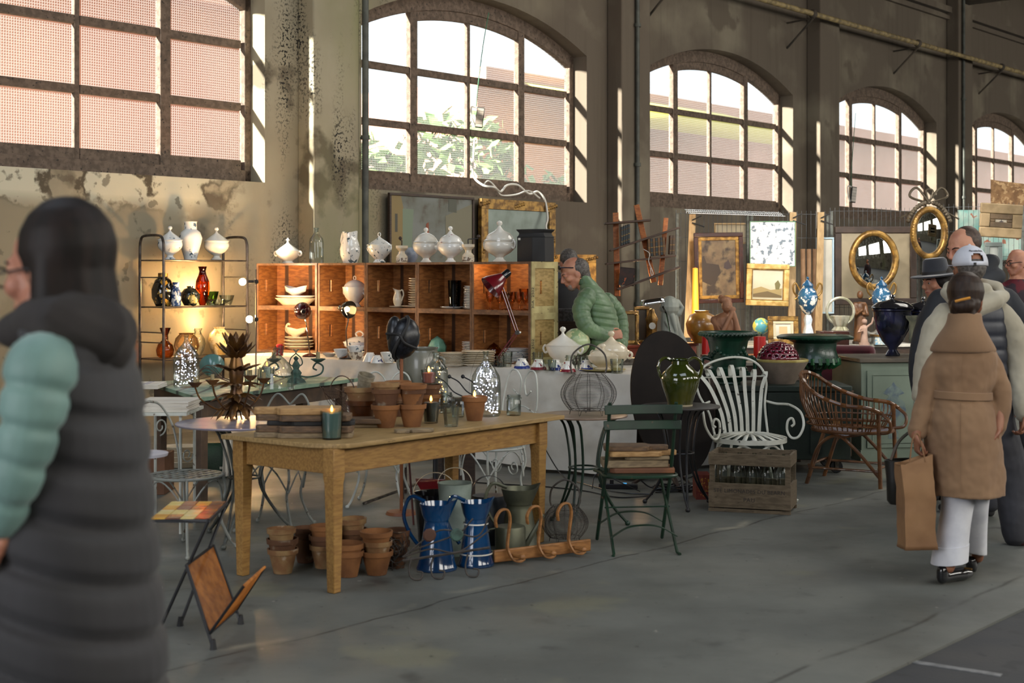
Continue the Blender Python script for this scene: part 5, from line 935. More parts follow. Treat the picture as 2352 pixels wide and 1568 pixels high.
for k, (th, m, dx, dr, L_, W_, hd_, lb) in enumerate(((.03, BOARDC, .03, .02, .40, .22, .0, 'reddish board lowest on the green chair'), (.045, BOARDC, -.02, .12, .41, .22, 0, 'thick grey board second from below on the green chair'), (.022, BOARDC, .12, .05, .28, .18, 0, 'thin short board in the middle of the pile on the chair'), (.03, BOARDA, .02, .06, .32, .2, .1, 'light tan board with handle second from the top on the chair'), (.03, BOARDB, .0, -.02, .27, .19, .12, 'dark weathered board with handle on top of the chair pile'))):
    if hd_: o = board(pb+V((dx+L_, 0, 0)), PI+dr, L_, W_, th, m, lb, handle=hd_, group=gG)
    else: o = one('cutting_board', lb, 'cutting board', B().prism([(0, -W_/2+.03), (.03, -W_/2), (L_-.01, -W_/2+.01), (L_, W_/2-.02), (L_-.03, W_/2), (.02, W_/2)], 0, th), m if k else mat('board_red', '7a4c2c', '5f3a24', rough=.7, ns=5), pb+V((dx, 0, 0)), dr, gG, bev=.005)
    pb.z += th+.001
# ================= round table with the green jug
JT = .715; j0 = T(1563, 10.15, 0); t = bistro(j0, .285, JT, 'dark round iron table carrying the green glazed jug', IRONK, mat('slate_top', '4a4644', '3c3836', rough=.4, metal=.3, ns=8), foot=.27, a0=-1.5, nlegs=3)
GJ = mat('olive_glaze', '2a330c', '474610', rough=.1, ns=4, coat=.7, c3='2a2a0a', n3=8, l3=.6, h3=.7)
t = thing('two_handled_jug', 'olive green glazed jug with two handles on the dark round table', 'jug', T(1562, 10.12, JT+.001)); part(t, 'body', B().lathe([(0, 0), (.088, 0), (.09, .02), (.105, .07), (.13, .14), (.14, .19), (.125, .235), (.085, .275), (.062, .295), (.06, .32), (.072, .33), (.07, .335), (.055, .325), (.05, .29), (0, .2)], 36), GJ)
for s in (-1, 1): part(t, 'handle', B().tube(spl([(s*.055, 0, .32), (s*.1, 0, .34), (s*.14, 0, .32), (s*.155, 0, .27), (s*.14, 0, .21), (s*.12, 0, .2)], 6), .0115, 9), GJ)
part(t, 'foot_ring', B().lathe([(.0885, 0), (.0895, .01), (.09, .012)], 30), mat('bare_clay', 'a89c80', rough=.9))
# ================= tilted oval table top
t = thing('tilt_top_table', 'tilt-top table with its large dark oval top turned upright', 'table', T(1545, 10.9, 0), .28)
OV = mat('dark_oval', '171210', '1d1714', rough=.7, spec=.2, ns=6); M = Matrix.Translation((0, 0, .665)) @ Matrix.Rotation(PI/2-.08, 4, 'X') @ Matrix.Rotation(.18, 4, 'Z')
part(t, 'tabletop', B().lathe([(0, -.012), (1, -.012), (1.01, 0), (1, .012), (0, .012)], 64, sx=.33, sy=.555, M=M), OV); part(t, 'pedestal', B().lathe([(0, 0), (.05, 0), (.03, .1), (.05, .3), (.03, .5), (.04, .66), (0, .66)], 16, (0, .12, .06)), DARKW)
for k in range(3): a = k*2*PI/3+.5; part(t, 'foot', B().tube(spl([(0, .12, .12), (.14*math.cos(a), .12+.14*math.sin(a), .1), (.27*math.cos(a), .12+.27*math.sin(a), .015)], 5), [.02]*8+[.014]*3, 7), DARKW)
# ================= white iron armchair
IW = mat('white_armchair_paint', 'c9cabf', 'b9b9ad', rough=.4, c3='3c3128', n3=20, l3=.67, h3=.7); ac = T(1722, 10.55, 0); t = thing('iron_armchair', 'white sprung iron armchair with fan back and sunburst seat', 'chair', ac, .12); r = .27; H = .43
part(t, 'seat_rim', B().band([V((r*math.cos(a*PI/20), r*math.sin(a*PI/20), H)) for a in range(40)], .035, .004, (0, 0, 1), True), IW)
for k in range(22): a = k*2*PI/22; u = V((math.cos(a), math.sin(a), 0)); v = V((-u.y, u.x, 0)); part(t, 'seat_strap', B().add([u*.02-v*.004+V((0, 0, H+.045)), u*.16-v*.014+V((0, 0, H+.04)), u*r-v*.017+V((0, 0, H+.016)), u*r+v*.017+V((0, 0, H+.016)), u*.16+v*.014+V((0, 0, H+.04)), u*.02+v*.004+V((0, 0, H+.045))], [(0, 1, 4, 5), (1, 2, 3, 4)]), IW, sol=.003)
part(t, 'seat_hub', B().lathe([(0, .0), (.03, .0), (.025, .01), (0, .014)], 14, (0, 0, H+.042)), IW)
part(t, 'back_frame', B().tube(spl([(-.22, .16, H), (-.25, .22, .6), (-.31, .3, .74), (-.31, .36, .86), (-.22, .39, .96), (-.05, .4, 1.01), (.1, .39, 1.0), (.2, .37, .93), (.23, .34, .82), (.2, .28, .66), (.2, .2, H)], 6), .009, 7).tube([(-.31, .36, .86), (.23, .345, .87)], .006, 6), IW)
for k in range(7):
    q = (k-3)/3; part(t, 'back_slat', B().band(spl([(q*.13, .2, H+.01), (q*.15, .24, .6), (q*.2-.02, .29, .78), (q*.25-.035, .31, .9-.03*abs(q)), (q*.27-.04, .35, .955-.05*abs(q)), (q*.27-.04, .4, .93-.05*abs(q)), (q*.26-.04, .39, .87)], 5), .028, .003, (1, 0, 0)), IW)
for s, y0 in ((1, 0), (-1, 0)):
    x = .26*s; b = B(); b.tube(spl([(x*.85, .32, .68), (x*1.1, .26, .665), (x*1.3, .1, .67), (x*1.42, -.06, .63), (x*1.42, -.13, .54), (x*1.25, -.15, .46), (x*1.08, -.12, .45), (x*.98, -.1, .5), (x*1.0, -.1, .57), (x*1.12, -.1, .59), (x*1.18, -.1, .55), (x*1.1, -.1, .53)], 6), .0095, 7); part(t, 'arm', b, IW)
for a in (-.75, -2.4, .75, 2.4):
    u = V((math.cos(a), math.sin(a), 0)); part(t, 'leg', B().tube(spl([u*.25+V((0, 0, H-.01)), u*.28+V((0, 0, .3)), u*.3+V((0, 0, .17)), u*.36+V((0, 0, .03)), u*.385+V((0, 0, .008))], 6), .0105, 7), IW)
for y in (-.2, .2): part(t, 'arched_brace', B().tube(spl([(-.22, y, .31), (-.12, y, .4), (0, y, .36), (.12, y, .4), (.22, y, .31)], 6), .0085, 6), IW)
# ================= crate of lemonade bottles
bc0 = Q(1627, 1173, 0); bc1 = Q(1816, 1183, 0); bd = bc1-bc0; t = thing('bottle_crate', 'weathered lemonade crate with stencilled lettering holding clear bottles', 'crate', bc0, math.atan2(bd.y, bd.x)); w_ = bd.length; dp = .34; hh = .41; OC = mat('old_crate_wood', '6b5c48', '564937', rough=.85, ns=4, stretch=(3, 14, 14), c3='36291c', n3=9, l3=.62, h3=.7, bump=.15)
for y in (.008, dp-.008):
    part(t, 'lower_board', B().box((w_/2, y, .115), (w_, .016, .17)), OC, bev=.002); part(t, 'upper_board', B().box((w_/2, y, hh-.045), (w_, .016, .08)), OC, bev=.002); part(t, 'bottom_batten', B().box((w_/2, y, .012), (w_, .018, .022)), OC)
for x in (.01, w_-.01):
    part(t, 'side_board', B().box((x, dp/2, .115), (.018, dp-.034, .17)).box((x, dp/2, hh-.045), (.018, dp-.034, .08)), OC); 
    for y in (.026, dp-.026): part(t, 'corner_post', B().box((x+(.012 if x < .1 else -.012), y, hh/2), (.035, .02, hh)), OC)
part(t, 'floor_board', B().box((w_/2, dp/2, .035), (w_-.04, dp-.04, .012)), OC)
for i, (s_, z, sz) in enumerate((('STE LIMONADES DU BEARN', .135, .038), ('PAU', .075, .042))):
    c = bpy.data.curves.new('stencil', 'FONT'); c.body = s_; c.size = sz; c.extrude = .0005; c.align_x = 'CENTER'; c.space_character = 1.05; dg = bpy.data.objects.new('stencilled_lettering', c); C.objects.link(dg); bpy.context.view_layer.update()
    me = bpy.data.meshes.new_from_object(dg); bpy.data.objects.remove(dg); o = bpy.data.objects.new('stencilled_lettering', me); C.objects.link(o); o.parent = t; o.location = (w_*.5, -.0012, z); o.rotation_euler = (PI/2, 0, 0); me.materials.append(mat('stencil_ink', '342d28', rough=.8))
fb_ = None; cm = Matrix.Translation(bc0) @ Matrix.Rotation(math.atan2(bd.y, bd.x), 4, 'Z'); col = ['leftmost', 'second', 'middle', 'fourth', 'rightmost']
for j in range(2):
    for i in range(5):
        p = cm @ V((.075+i*(w_-.15)/4, .09+.15*j, .042)); lb = 'clear lemonade bottle in the crate, %s of the %s row' % (col[i], 'back' if j else 'front')
        if fb_ is None: fb_ = glassware(p, lb, 'bottle', .042, .345, CLEARD, name='lemonade_bottle', cat='bottle', group='bottles in the lemonade crate', n=20)
        else: dup(fb_, p, None, lb)
t = thing('red_box', 'dark red printed cardboard box beside the bottle crate', 'box', Q(1599, 1147, 0)); part(t, 'carton', B().box((.055, .1, .09), (.11, .2, .18)), mat('red_card', '5d1a14', '6e2a1a', rough=.6, ns=30)); part(t, 'printed_panel', B().box((.05, -.001, .11), (.09, .002, .1)).box((.06, -.001, .03), (.06, .002, .02)), mat('yellow_print', '6e2a16', 'a87a2a', rough=.6, ns=60, lo=.55, hi=.57))
# ================= green trunk on castors with things on it
tr0 = Q(1700, 1082, 0); tr0 = T(1664, 11.75, 0); tang = -.02; t = thing('trunk', 'dark green wooden trunk on castors behind the white armchair', 'trunk', tr0, tang); TG = mat('trunk_green', '14241b', '0f1c15', rough=.6, ns=6, c3='5a3d22', n3=7, l3=.68, h3=.72, bump=.1); tw = 1.04; td = .62; TZ = .73
part(t, 'body', B().box((tw/2, td/2, .40), (tw, td, .56)), TG, bev=.008); part(t, 'lid', B().box((tw/2, td/2, .705), (tw+.02, td+.02, .05)), TG, bev=.008)
for x in (.4, .75): part(t, 'batten', B().box((x, -.006, .42), (.09, .012, .5)), TG)
part(t, 'corner_iron', B().box((tw-.03, -.004, .68), (.1, .012, .03)).box((tw+.004, .06, .4), (.01, .09, .5)), mat('rust_iron', '4a3a2a', rough=.7)); part(t, 'paper_label', B().box((.92, -.002, .43), (.06, .006, .05)), mat('old_label', '9a6f3c', rough=.9))
for x in (.1, tw-.1):
    for y in (.1, td-.1): c = part(t, 'castor', B().lathe([(0, -.018), (.05, -.018), (.055, -.01), (.055, .01), (.05, .018), (0, .018)], 20, M=Matrix.Translation((x, y, .055)) @ Matrix.Rotation(PI/2, 4, 'X')), IRONK); part(c, 'fork', B().box((x, y-.028, .085), (.03, .006, .08)).box((x, y+.028, .085), (.03, .006, .08)).box((x, y, .118), (.05, .06, .008)), STEEL)
t = thing('stoneware_bowl', 'large conical stoneware bowl with yellow rim on the trunk', 'bowl', T(1795, 12.0, TZ+.001)); part(t, 'bowl', B().lathe([(0, 0), (.11, 0), (.215, .17), (.225, .19), (.21, .2), (.2, .18), (.1, .02), (0, .02)], 40), mat('grey_clay', '857668', '74675a', rough=.8, ns=8)); part(t, 'rim', B().tube([V((.213*math.cos(a*PI/24), .213*math.sin(a*PI/24), .195)) for a in range(48)], .014, 8, True), mat('yellow_glaze2', 'b5a567', '94834a', rough=.25, coat=.4))
b = B(); n, mN = 36, 14
vs = [[V((.172*math.cos(PI/2*j/mN)*math.cos(2*PI*i/n), .172*math.cos(PI/2*j/mN)*math.sin(2*PI*i/n), .2+.15*math.sin(PI/2*j/mN))) for i in range(n)] for j in range(mN+1)]
fl = [p for r_ in vs for p in r_]; fs = [(j*n+i, j*n+(i+1) % n, (j+1)*n+(i+1) % n, (j+1)*n+i) for j in range(mN) for i in range(n) if not (j in (2, 4, 6, 8, 10) and i % 2 == (j//2) % 2)]; b.add(fl, fs)
one('pierced_dome', 'dark red glazed pierced dome lying in the stoneware bowl', 'strainer', b, mat('ox_red', '4f1222', '641a2b', rough=.15, coat=.6), T(1787, 12.0, TZ+.0), sol=.012)
def urn(p, label, prof, r, h, m, rip=None, name='urn', rz=0, **k):
    t = thing(name, label, 'urn', p, rz); part(t, 'body', B().lathe(scale_prof(prof, r, h), 64, rip=rip), m); return t
t = urn(T(1672, 11.95, TZ+.001), 'tall dark green cast iron urn with beaded rim and swags', [(0, 0), (.42, 0), (.44, .02), (.42, .05), (.5, .1), (.62, .2), (.66, .3), (.6, .34), (.62, .4), (.6, .6), (.66, .8), (.78, .88), (.95, .93), (1, .96), (.98, 1), (.86, .98), (.7, .85), (.5, .3), (0, .25)], .245, .44, GREENU)
b = B()
for k in range(44): a = k*2*PI/44; b.ball((.236*math.cos(a), .236*math.sin(a), .418), .016, n=6)
part(t, 'beaded_rim', b, GREENU); b = B()
for k in range(24): a = k*2*PI/24; b.tube([V((.1*math.cos(a), .1*math.sin(a), .03)), V((.145*math.cos(a), .145*math.sin(a), .08)), V((.16*math.cos(a), .16*math.sin(a), .12))], .014, 6)
part(t, 'gadroons', b, GREENU)
for k in range(4):
    a0 = k*PI/2+.8; b = B()
    for i in range(9): q = i/8; a = a0+q*PI/2; b.ball((.152*math.cos(a), .152*math.sin(a), .29-.06*math.sin(PI*q)), .014+.008*math.sin(PI*q), n=7)
    b.ball((.152*math.cos(a0), .152*math.sin(a0), .3), .02, (1, 1, 1.6)); part(t, 'swag', b, GREENU)
for s in (-1, 1): part(t, 'handle', B().tube(spl([(s*.14, -.02, .21), (s*.21, -.02, .22), (s*.225, -.02, .16), (s*.21, -.02, .09), (s*.15, -.02, .08)], 6), .018, 9), GREENU)
t = thing('dark_table', 'dark low table supporting the wide green urn', 'table', T(1872, 12.74, 0)); part(t, 'tabletop', B().box((0, 0, .655), (.5, .5, .03)), DARKW)
for x in (-.2, .2):
    for y in (-.2, .2): part(t, 'leg', B().box((x, y, .32), (.05, .05, .64)), DARKW)
t = urn(T(1872, 12.7, .671), 'wide green cast iron urn with flat leafy rim on a stem foot', [(0, 0), (.36, 0), (.38, .03), (.2, .12), (.16, .22), (.2, .28), (.5, .36), (.66, .46), (.6, .56), (.54, .7), (.56, .84), (.7, .9), (.98, .93), (1, .96), (.9, 1), (.5, .95), (0, .8)], .34, .44, GREENU); b = B()
for k in range(40): a = k*2*PI/40; b.tube([V((.25*math.cos(a), .25*math.sin(a), .415)), V((.3*math.cos(a+.05), .3*math.sin(a+.05), .425)), V((.333*math.cos(a+.1), .333*math.sin(a+.1), .415))], .012, 5)
part(t, 'leaf_rim', b, GREENU); b = B()
for k in range(20): a = k*2*PI/20; b.tube([V((.16*math.cos(a), .16*math.sin(a), .155)), V((.215*math.cos(a), .215*math.sin(a), .19)), V((.205*math.cos(a), .205*math.sin(a), .235))], .02, 6)
part(t, 'lobes', b, mat('green_enamel', '1c5a33', '174a2a', rough=.2, coat=.5))
# red armchair behind
t = thing('velvet_armchair', 'dark red velvet armchair behind the rattan chair', 'armchair', T(1930, 13.6, 0), -.3); RV = mat('red_velvet', '5a0f1e', '480a17', rough=.85, sheen=.5)
part(t, 'backrest', B().box((0, .3, .6), (.62, .16, .72)), RV, bev=.05); part(t, 'seat', B().box((0, 0, .33), (.62, .55, .2)), RV, bev=.04)
for s in (-1, 1): part(t, 'armrest', B().box((s*.34, 0, .42), (.12, .6, .4)), RV, bev=.04)
for x in (-.28, .28):
    for y in (-.2, .25): part(t, 'leg', B().box((x, y, .12), (.04, .04, .24)), DARKW)
# ================= rattan armchair
RT = mat('rattan', '53321a', '6e4624', rough=.35, ns=14, coat=.3); rc = T(1958, 11.3, 0); rz = .55; t = thing('rattan_armchair', 'brown rattan tub armchair beside the painted cabinet', 'chair', rc, -.5)
# local: front is +x
def sh(a): return V((.29*math.cos(a), .29*math.sin(a), 0))
top_ = spl([(.30, -.27, .58), (.2, -.31, .62), (0, -.33, .64), (-.22, -.3, .72), (-.36, -.18, .83), (-.4, 0, .86), (-.36, .18, .83), (-.22, .3, .72), (0, .33, .64), (.2, .31, .62), (.30, .27, .58)], 5)
part(t, 'top_rail', B().tube(top_, .016, 8), RT); b = B()
for k in range(len(top_)-1):
    if k % 1 == 0: b.tube([top_[k], top_[k+1]], .0185, 6) if k % 3 == 0 else None
part(t, 'binding', b, RT)
seat_ = [V((.3*math.cos(a)*1.05-.0, .29*math.sin(a), .42)) for a in [x*2*PI/32 for x in range(32)]]
part(t, 'seat_ring', B().tube(seat_, .014, 7, True), RT); b = B()
for k in range(13): y = -.26+.52*k/12; l = .3*math.sqrt(max(0, 1-(y/.29)**2)); b.tube(spl([(-l, y, .42), (0, y, .385), (l, y, .42)], 4), .008, 5)
part(t, 'seat_canes', b, RT); b = B()
for k in range(3, len(top_)-3, 1):
    p = top_[k]; a = math.atan2(p.y, p.x); b.tube(spl([p, V((p.x*1.0, p.y*1.0, (p.z+.42)/2+.02)), V((.3*math.cos(a), .28*math.sin(a), .42))], 3), .0055, 5)
part(t, 'back_canes', b, RT)
for z, f in ((.52, .985), (.47, .97)): part(t, 'hoop', B().tube([V((p.x*f*(.88+.12*(z-.42)/.3), p.y*f*.97, z)) for p in top_], .007, 6), RT)
for x, y in ((.27, -.24), (.27, .24)): part(t, 'leg', B().tube([(x*.98, y, .6), (x, y, .42), (x+.015, y*1.05, 0)], .0165, 8), RT)
for y in (-.22, .22): part(t, 'leg', B().tube([(-.17, y, .4), (-.3, y*1.1, 0)], .0165, 8), RT); part(t, 'arm_loop', B().tube(spl([(.30, y*1.22, .58), (.36, y*1.2, .52), (.35, y*1.1, .44), (.26, y, .42)], 5), .013, 7), RT)
for y in (-.25, .25): part(t, 'curved_brace', B().tube(spl([(-.28, y, .06), (-.2, y, .3), (-.05, y, .39), (.1, y, .28), (.28, y, .08)], 6), .014, 7), RT); part(t, 'stretcher', B().tube([(-.28, y, .13), (.28, y, .13)], .01, 7), RT)
for x in (-.28, .27): part(t, 'stretcher', B().tube([(x, -.25, .15), (x, .25, .15)], .01, 7), RT)
# ================= painted cabinet with urns
cb0 = T(1978, 12.55, 0); ca = .12; t = thing('painted_cabinet', 'grey green cabinet painted with a blue lidded vase', 'cabinet', cb0, ca); CBM = mat('grey_green_paint', '6c7869', '5f6b5d', rough=.6, ns=3); cw, cd_, chh = 1.15, .75, .89
part(t, 'body', B().box((cw/2, cd_/2, chh/2+.01), (cw, cd_, chh-.04)), CBM, bev=.004); part(t, 'top', B().box((cw/2, cd_/2-.01, chh), (cw+.05, cd_+.05, .035)), mat('cab_top', '4d4438', '3d362d', rough=.5), bev=.005); part(t, 'plinth', B().box((cw/2, cd_/2-.005, .05), (cw+.02, cd_+.02, .1)), CBM)
for x0, x1 in ((.05, .53), (.62, 1.1)):
    d = part(t, 'door', B().box(((x0+x1)/2, -.008, .46), (x1-x0, .018, .68)), CBM); part(d, 'moulding', B().tube([(x0+.05, -.018, .16), (x1-.05, -.018, .16), (x1-.05, -.018, .76), (x0+.05, -.018, .76)], .007, 6, True), CBM)
    xm = (x0+x1)/2; VB = mat('vase_paint', '4c5a64', '69776f', rough=.7, ns=16); pr = [(0, .2), (.05, .2), (.045, .25), (.03, .28), (.09, .36), (.115, .45), (.1, .52), (.05, .56), (.045, .58), (.1, .6), (.06, .64), (.02, .67), (0, .7)]
    part(d, 'painted_vase', B().prism([(x, z) for x, z in [(xm+a, z) for a, z in pr]+[(xm-a, z) for a, z in pr[::-1]][1:-1]], 0, .0015, M=Matrix.Translation((0, -.0175, 0)) @ Matrix.Rotation(PI/2, 4, 'X')), VB)
U1 = [(0, 0), (.34, 0), (.36, .02), (.3, .05), (.2, .1), (.24, .14), (.5, .24), (.8, .45), (.9, .62), (.92, .72), (1, .74), (1, .76), (.9, .77)]; U2 = [(.92, .77), (1, .78), (.96, .81), (.7, .87), (.3, .9), (.1, .92), (.08, .94), (.14, .96), (.12, .99), (0, 1)]
for px, Y, lb in ((2050, 12.97, 'dark cobalt lidded urn on the cabinet, next to the brown vase figures'), (2120, 13.12, 'second dark lidded urn behind the stone urn on the cabinet')):
    t = thing('lidded_urn', lb, 'urn', T(px, Y, chh+.019)); r_, h_ = (.19, .56) if px < 2100 else (.15, .54); part(t, 'body', B().lathe(scale_prof(U1, r_, h_), 40), COBALT); part(t, 'lid', B().lathe(scale_prof(U2, r_, h_), 40), BLACK)
urn(T(2112, 12.8, chh+.019), 'small weathered grey stone urn in front of the lidded urns', [(0, 0), (.5, 0), (.5, .06), (.3, .1), (.24, .22), (.4, .3), (.72, .36), (.78, .44), (.7, .5), (.74, .85), (1, .95), (1, 1), (.85, 1), (.6, .85), (0, .5)], .12, .37, mat('weathered_stone', '33352a', '4a4a3a', rough=.9, ns=14, bump=.4), rip=lambda a, z: 1+.04*math.cos(16*a))
# ================= power cables on the floor
CBL = mat('cable', '101014', rough=.35)
for pts, lb, r in ((((1235, 1000, .3), (1290, 1090, .02), (1340, 1110, .008), (1420, 1130, .008), (1500, 1135, .008)), 'black power cable dropping from the table to the power strip', .005), (((1050, 1105, .006), (1160, 1112, .006), (1260, 1118, .006), (1350, 1128, .006), (1420, 1142, .006), (1490, 1138, .006)), 'blue black cable along the foot of the cloth', .005),
                   (((1360, 1122, .01), (1366, 1092, .1), (1385, 1086, .12), (1420, 1105, .06), (1470, 1128, .01)), 'cable looping up beside the power strip', .004), (((1430, 1100, .06), (1460, 1095, .09), (1500, 1120, .02), (1560, 1105, .02), (1610, 1090, .01), (1600, 1130, .008)), 'bunch of cables behind the black oval table foot', .006)):
    q = [Q(a, b_, z) for a, b_, z in pts]; one('power_cable', lb, 'cable', B().tube(spl(q, 8), r, 6), CBL)
t = thing('power_strip', 'black power strip with a blue switch on the floor behind the green chair', 'power strip', Q(1420, 1122, .0), -.1); part(t, 'case', B().box((0, 0, .02), (.3, .055, .04)), CBL, bev=.006); part(t, 'switch', B().box((.05, -.0, .042), (.03, .02, .006)), emis('blue_switch', '4a9ad0', .8)); part(t, 'plug', B().box((-.05, 0, .055), (.03, .03, .03)), CBL)
t = thing('power_cable', 'loose heap of black cables between the oval table and the red box', 'cable', Q(1560, 1128, 0)); b = B(); rr = random.Random(3)
for k in range(9): q = [V((rr.uniform(-.2, .2), rr.uniform(-.1, .1), rr.uniform(.006, .06))) for _ in range(6)]; q[0].z = .006; b.tube(spl(q, 6), .005, 5)
part(t, 'loops', b, CBL)

# on the floor below the green table
for k in range(4): oval_dish(T(418, 12.2, .001+.042*k), 'cream oval platter %s of the pile on the floor below the green table' % nth(k, 4), .17, .13, .05, group='platters on the floor')
t = thing('carrier_bag', 'dark green shopping bag standing below the green table', 'bag', T(500, 11.6, 0), .2); part(t, 'bag', B().loft([[V((x*q, y*q2, z)) for x, y in ((-.1, -.06), (.1, -.06), (.1, .06), (-.1, .06))] for q, q2, z in ((1, 1, 0), (1.02, 1, .12), (1, .8, .24), (1.03, .4, .28))]), mat('green_bag', '0f2e1c', '143a24', rough=.5, ns=9, bump=.4)); part(t, 'printed_mark', B().box((.03, -.0625, .08), (.03, .002, .02)), WHITE)
t = thing('cloth_bundle', 'white cloth hanging down beside the green shopping bag', 'cloth', T(528, 11.5, 0)); part(t, 'cloth', B().grid(lambda u, v: V((-.06+.12*u, .025*math.sin(u*16+v*2), .02+.3*v)), 20, 8), CLOTH, sol=.006)
one('cardboard_box', 'brown cardboard box on the floor below the linen', 'box', B().box((0, 0, .15), (.26, .3, .3)), mat('cardboard', '6d4a33', '5d3e2a', rough=.8), T(350, 10.8, 0), bev=.004)
# ================= wall pictures and cables around the second window
def frame(root, w_, h_, fw, ft, m, M=None, nm='frame', orn=False):
    b = B(); b.M = M
    if orn:
        for sx in (-1, 0, 1):
            for sz in (-1, 0, 1):
                if sx or sz:
                    for k in range(5): b.ball((sx*(w_/2-fw*.5)+(k-2)*fw*.32*(1 if sz else .3), -ft/2, sz*(h_/2-fw*.5)+(k-2)*fw*.32*(1 if sx and not sz else .25)), fw*.2, (1, .5, 1), 6)
    for x, z, sx, sz in ((0, h_/2-fw/2, w_, fw), (0, -h_/2+fw/2, w_, fw), (-w_/2+fw/2, 0, fw, h_-2*fw), (w_/2-fw/2, 0, fw, h_-2*fw)): b.box((x, 0, z), (sx, ft, sz))
    return part(root, nm, b, m, bev=fw*.12)
def picture(p, rz, label, w_, h_, fw, fm, cm, tilt=0, ft=.04, roll=0, inner=None, name='framed_picture', cat='picture', orn=False, detail=None):
    t = thing(name, label, cat, p, rz); t.rotation_euler = (tilt, roll, rz); frame(t, w_, h_, fw, ft, fm, orn=orn)
    part(t, 'canvas' if cat == 'picture' else 'mirror_glass', B().box((0, .006, 0), (w_-2*fw+.01, .012, h_-2*fw+.01)), cm)
    if inner: frame(t, w_-2*fw, h_-2*fw, inner[0], ft*.6, inner[1], nm='inner_frame')
    if detail: detail(t, w_-2*fw, h_-2*fw)
    return t
def patches(cols):   # flat painted shapes of a picture: (x0,z0,x1,z1,...) polygons in 0..1
    def f(t, w_, h_):
        for i, (c, poly) in enumerate(cols): part(t, 'painted_shape', B().prism([((x-.5)*w_, (z-.5)*h_) for x, z in poly], 0, .0012, M=Matrix.Translation((0, -.0008-.0004*i, 0)) @ Matrix.Rotation(PI/2, 4, 'X')), mat('paint_'+c, c, rough=.6))
    return f
MIR = mat('old_mirror', '747c76', '666d66', rough=.4, metal=1, ns=4)
def onW(s, z, o=.06): return wl(s, o, z)
CV = lambda nm, a, b_, n=3, **k: mat(nm, a, b_, rough=.6, ns=n, **k)
picture(onW(2.6, 2.05, .1), WA, 'large unframed oil painting of a village street, behind the crates', 1.5, 1.15, .03, DARKW, CV('street_sky', '6d7370', '585a50', 2.5, c3='4a4034', n3=5, l3=.55, h3=.7), detail=patches([('7a6a42', [(0, 0), (0, 1), (.12, 1), (.2, .62), (.22, 0)]), ('6a7a68', [(.14, .3), (.14, .86), (.27, .86), (.24, .3)]), ('3f4038', [(.05, .6), (.05, .8), (.08, .8), (.08, .6)]), ('6e6c5a', [(.66, .2), (.66, .8), (1, .95), (1, .2)]), ('4c4f46', [(.7, .85), (.7, 1), (.8, 1), (.8, .84)]), ('7d3f26', [(.40, .2), (.42, .7), (.45, .72), (.47, .2)]), ('6b4430', [(.2, 0), (.3, .24), (.55, .2), (.8, .26), (1, .0)])]))
picture(onW(4.2, 2.02, .12), WA, 'large gilt framed mirror on the wall below the second window', 1.5, 1.2, .13, GOLD, MIR, name='framed_mirror', cat='mirror', orn=True, ft=.06)
picture(P(1312, 668, 17.6), .2, 'ornate gilt picture frame behind the man in the green jacket', .62, .9, .1, GOLD, CV('dark_paint', '3a332a', '4a4236'), orn=True, ft=.07)
WC = mat('white_cable', 'd2d0c8', rough=.4)
q = [P(1090, 320, 18.0), P(1087, 370, 18.0), P(1088, 405, 18.0), P(1110, 425, 17.9), P(1135, 430, 17.9), P(1150, 440, 18.2), P(1165, 425, 18.5), P(1190, 425, 18.8), P(1215, 445, 19.0), P(1235, 440, 19.1), P(1252, 460, 19.1), P(1258, 500, 19.05), P(1254, 520, 19), P(1260, 545, 19), P(1257, 600, 19), P(1257, 660, 19)]
one('white_cable', 'white cable looping along the sill of the second window and down', 'cable', B().tube(spl(q, 5), .014, 6), WC)
one('white_cable', 'second white cable arching over the sill beside the gilt mirror', 'cable', B().tube(spl([P(1108, 427, 18.2), P(1122, 415, 18.2), P(1140, 432, 18.3), P(1152, 448, 18.4), P(1185, 447, 18.6), P(1215, 438, 18.8), P(1240, 455, 19)], 5), .01, 6), WC)
def work_light(px, py, Y, label, s=1, rz=0):
    p = P(px, py, Y); t = thing('work_light', label, 'lamp', p); t.rotation_euler = (0, .12, rz); part(t, 'housing', B().box((0, 0, 0), (.1*s, .04, .26*s)), BLACKM, bev=.01); part(t, 'lens', B().box((0, -.022, 0), (.085*s, .006, .235*s)), mat('lens', 'a2988a', '8c8274', rough=.3, wave=(6, 'Z', '6a6258'))); part(t, 'bracket', B().tube(spl([(-.05*s, 0, .12*s), (-.12*s, 0, .12*s), (-.1*s, 0, -.02), (-.05*s, 0, -.12*s)], 4), .012, 6), WC); part(t, 'cable', B().tube(spl([(-.06*s, 0, .13*s), (-.07*s, .02, .35*s), (-.07*s, .05, .9*s), (-.05*s, .1, 1.35*s)], 5), .006, 5), mat('green_cord', '2a6a4a', rough=.6))
work_light(1102, 270, 18.0, 'black work light hanging by a cord in the second window'); work_light(1960, 447, 25.5, 'small work light hanging in the fourth window', 1.1, .4)
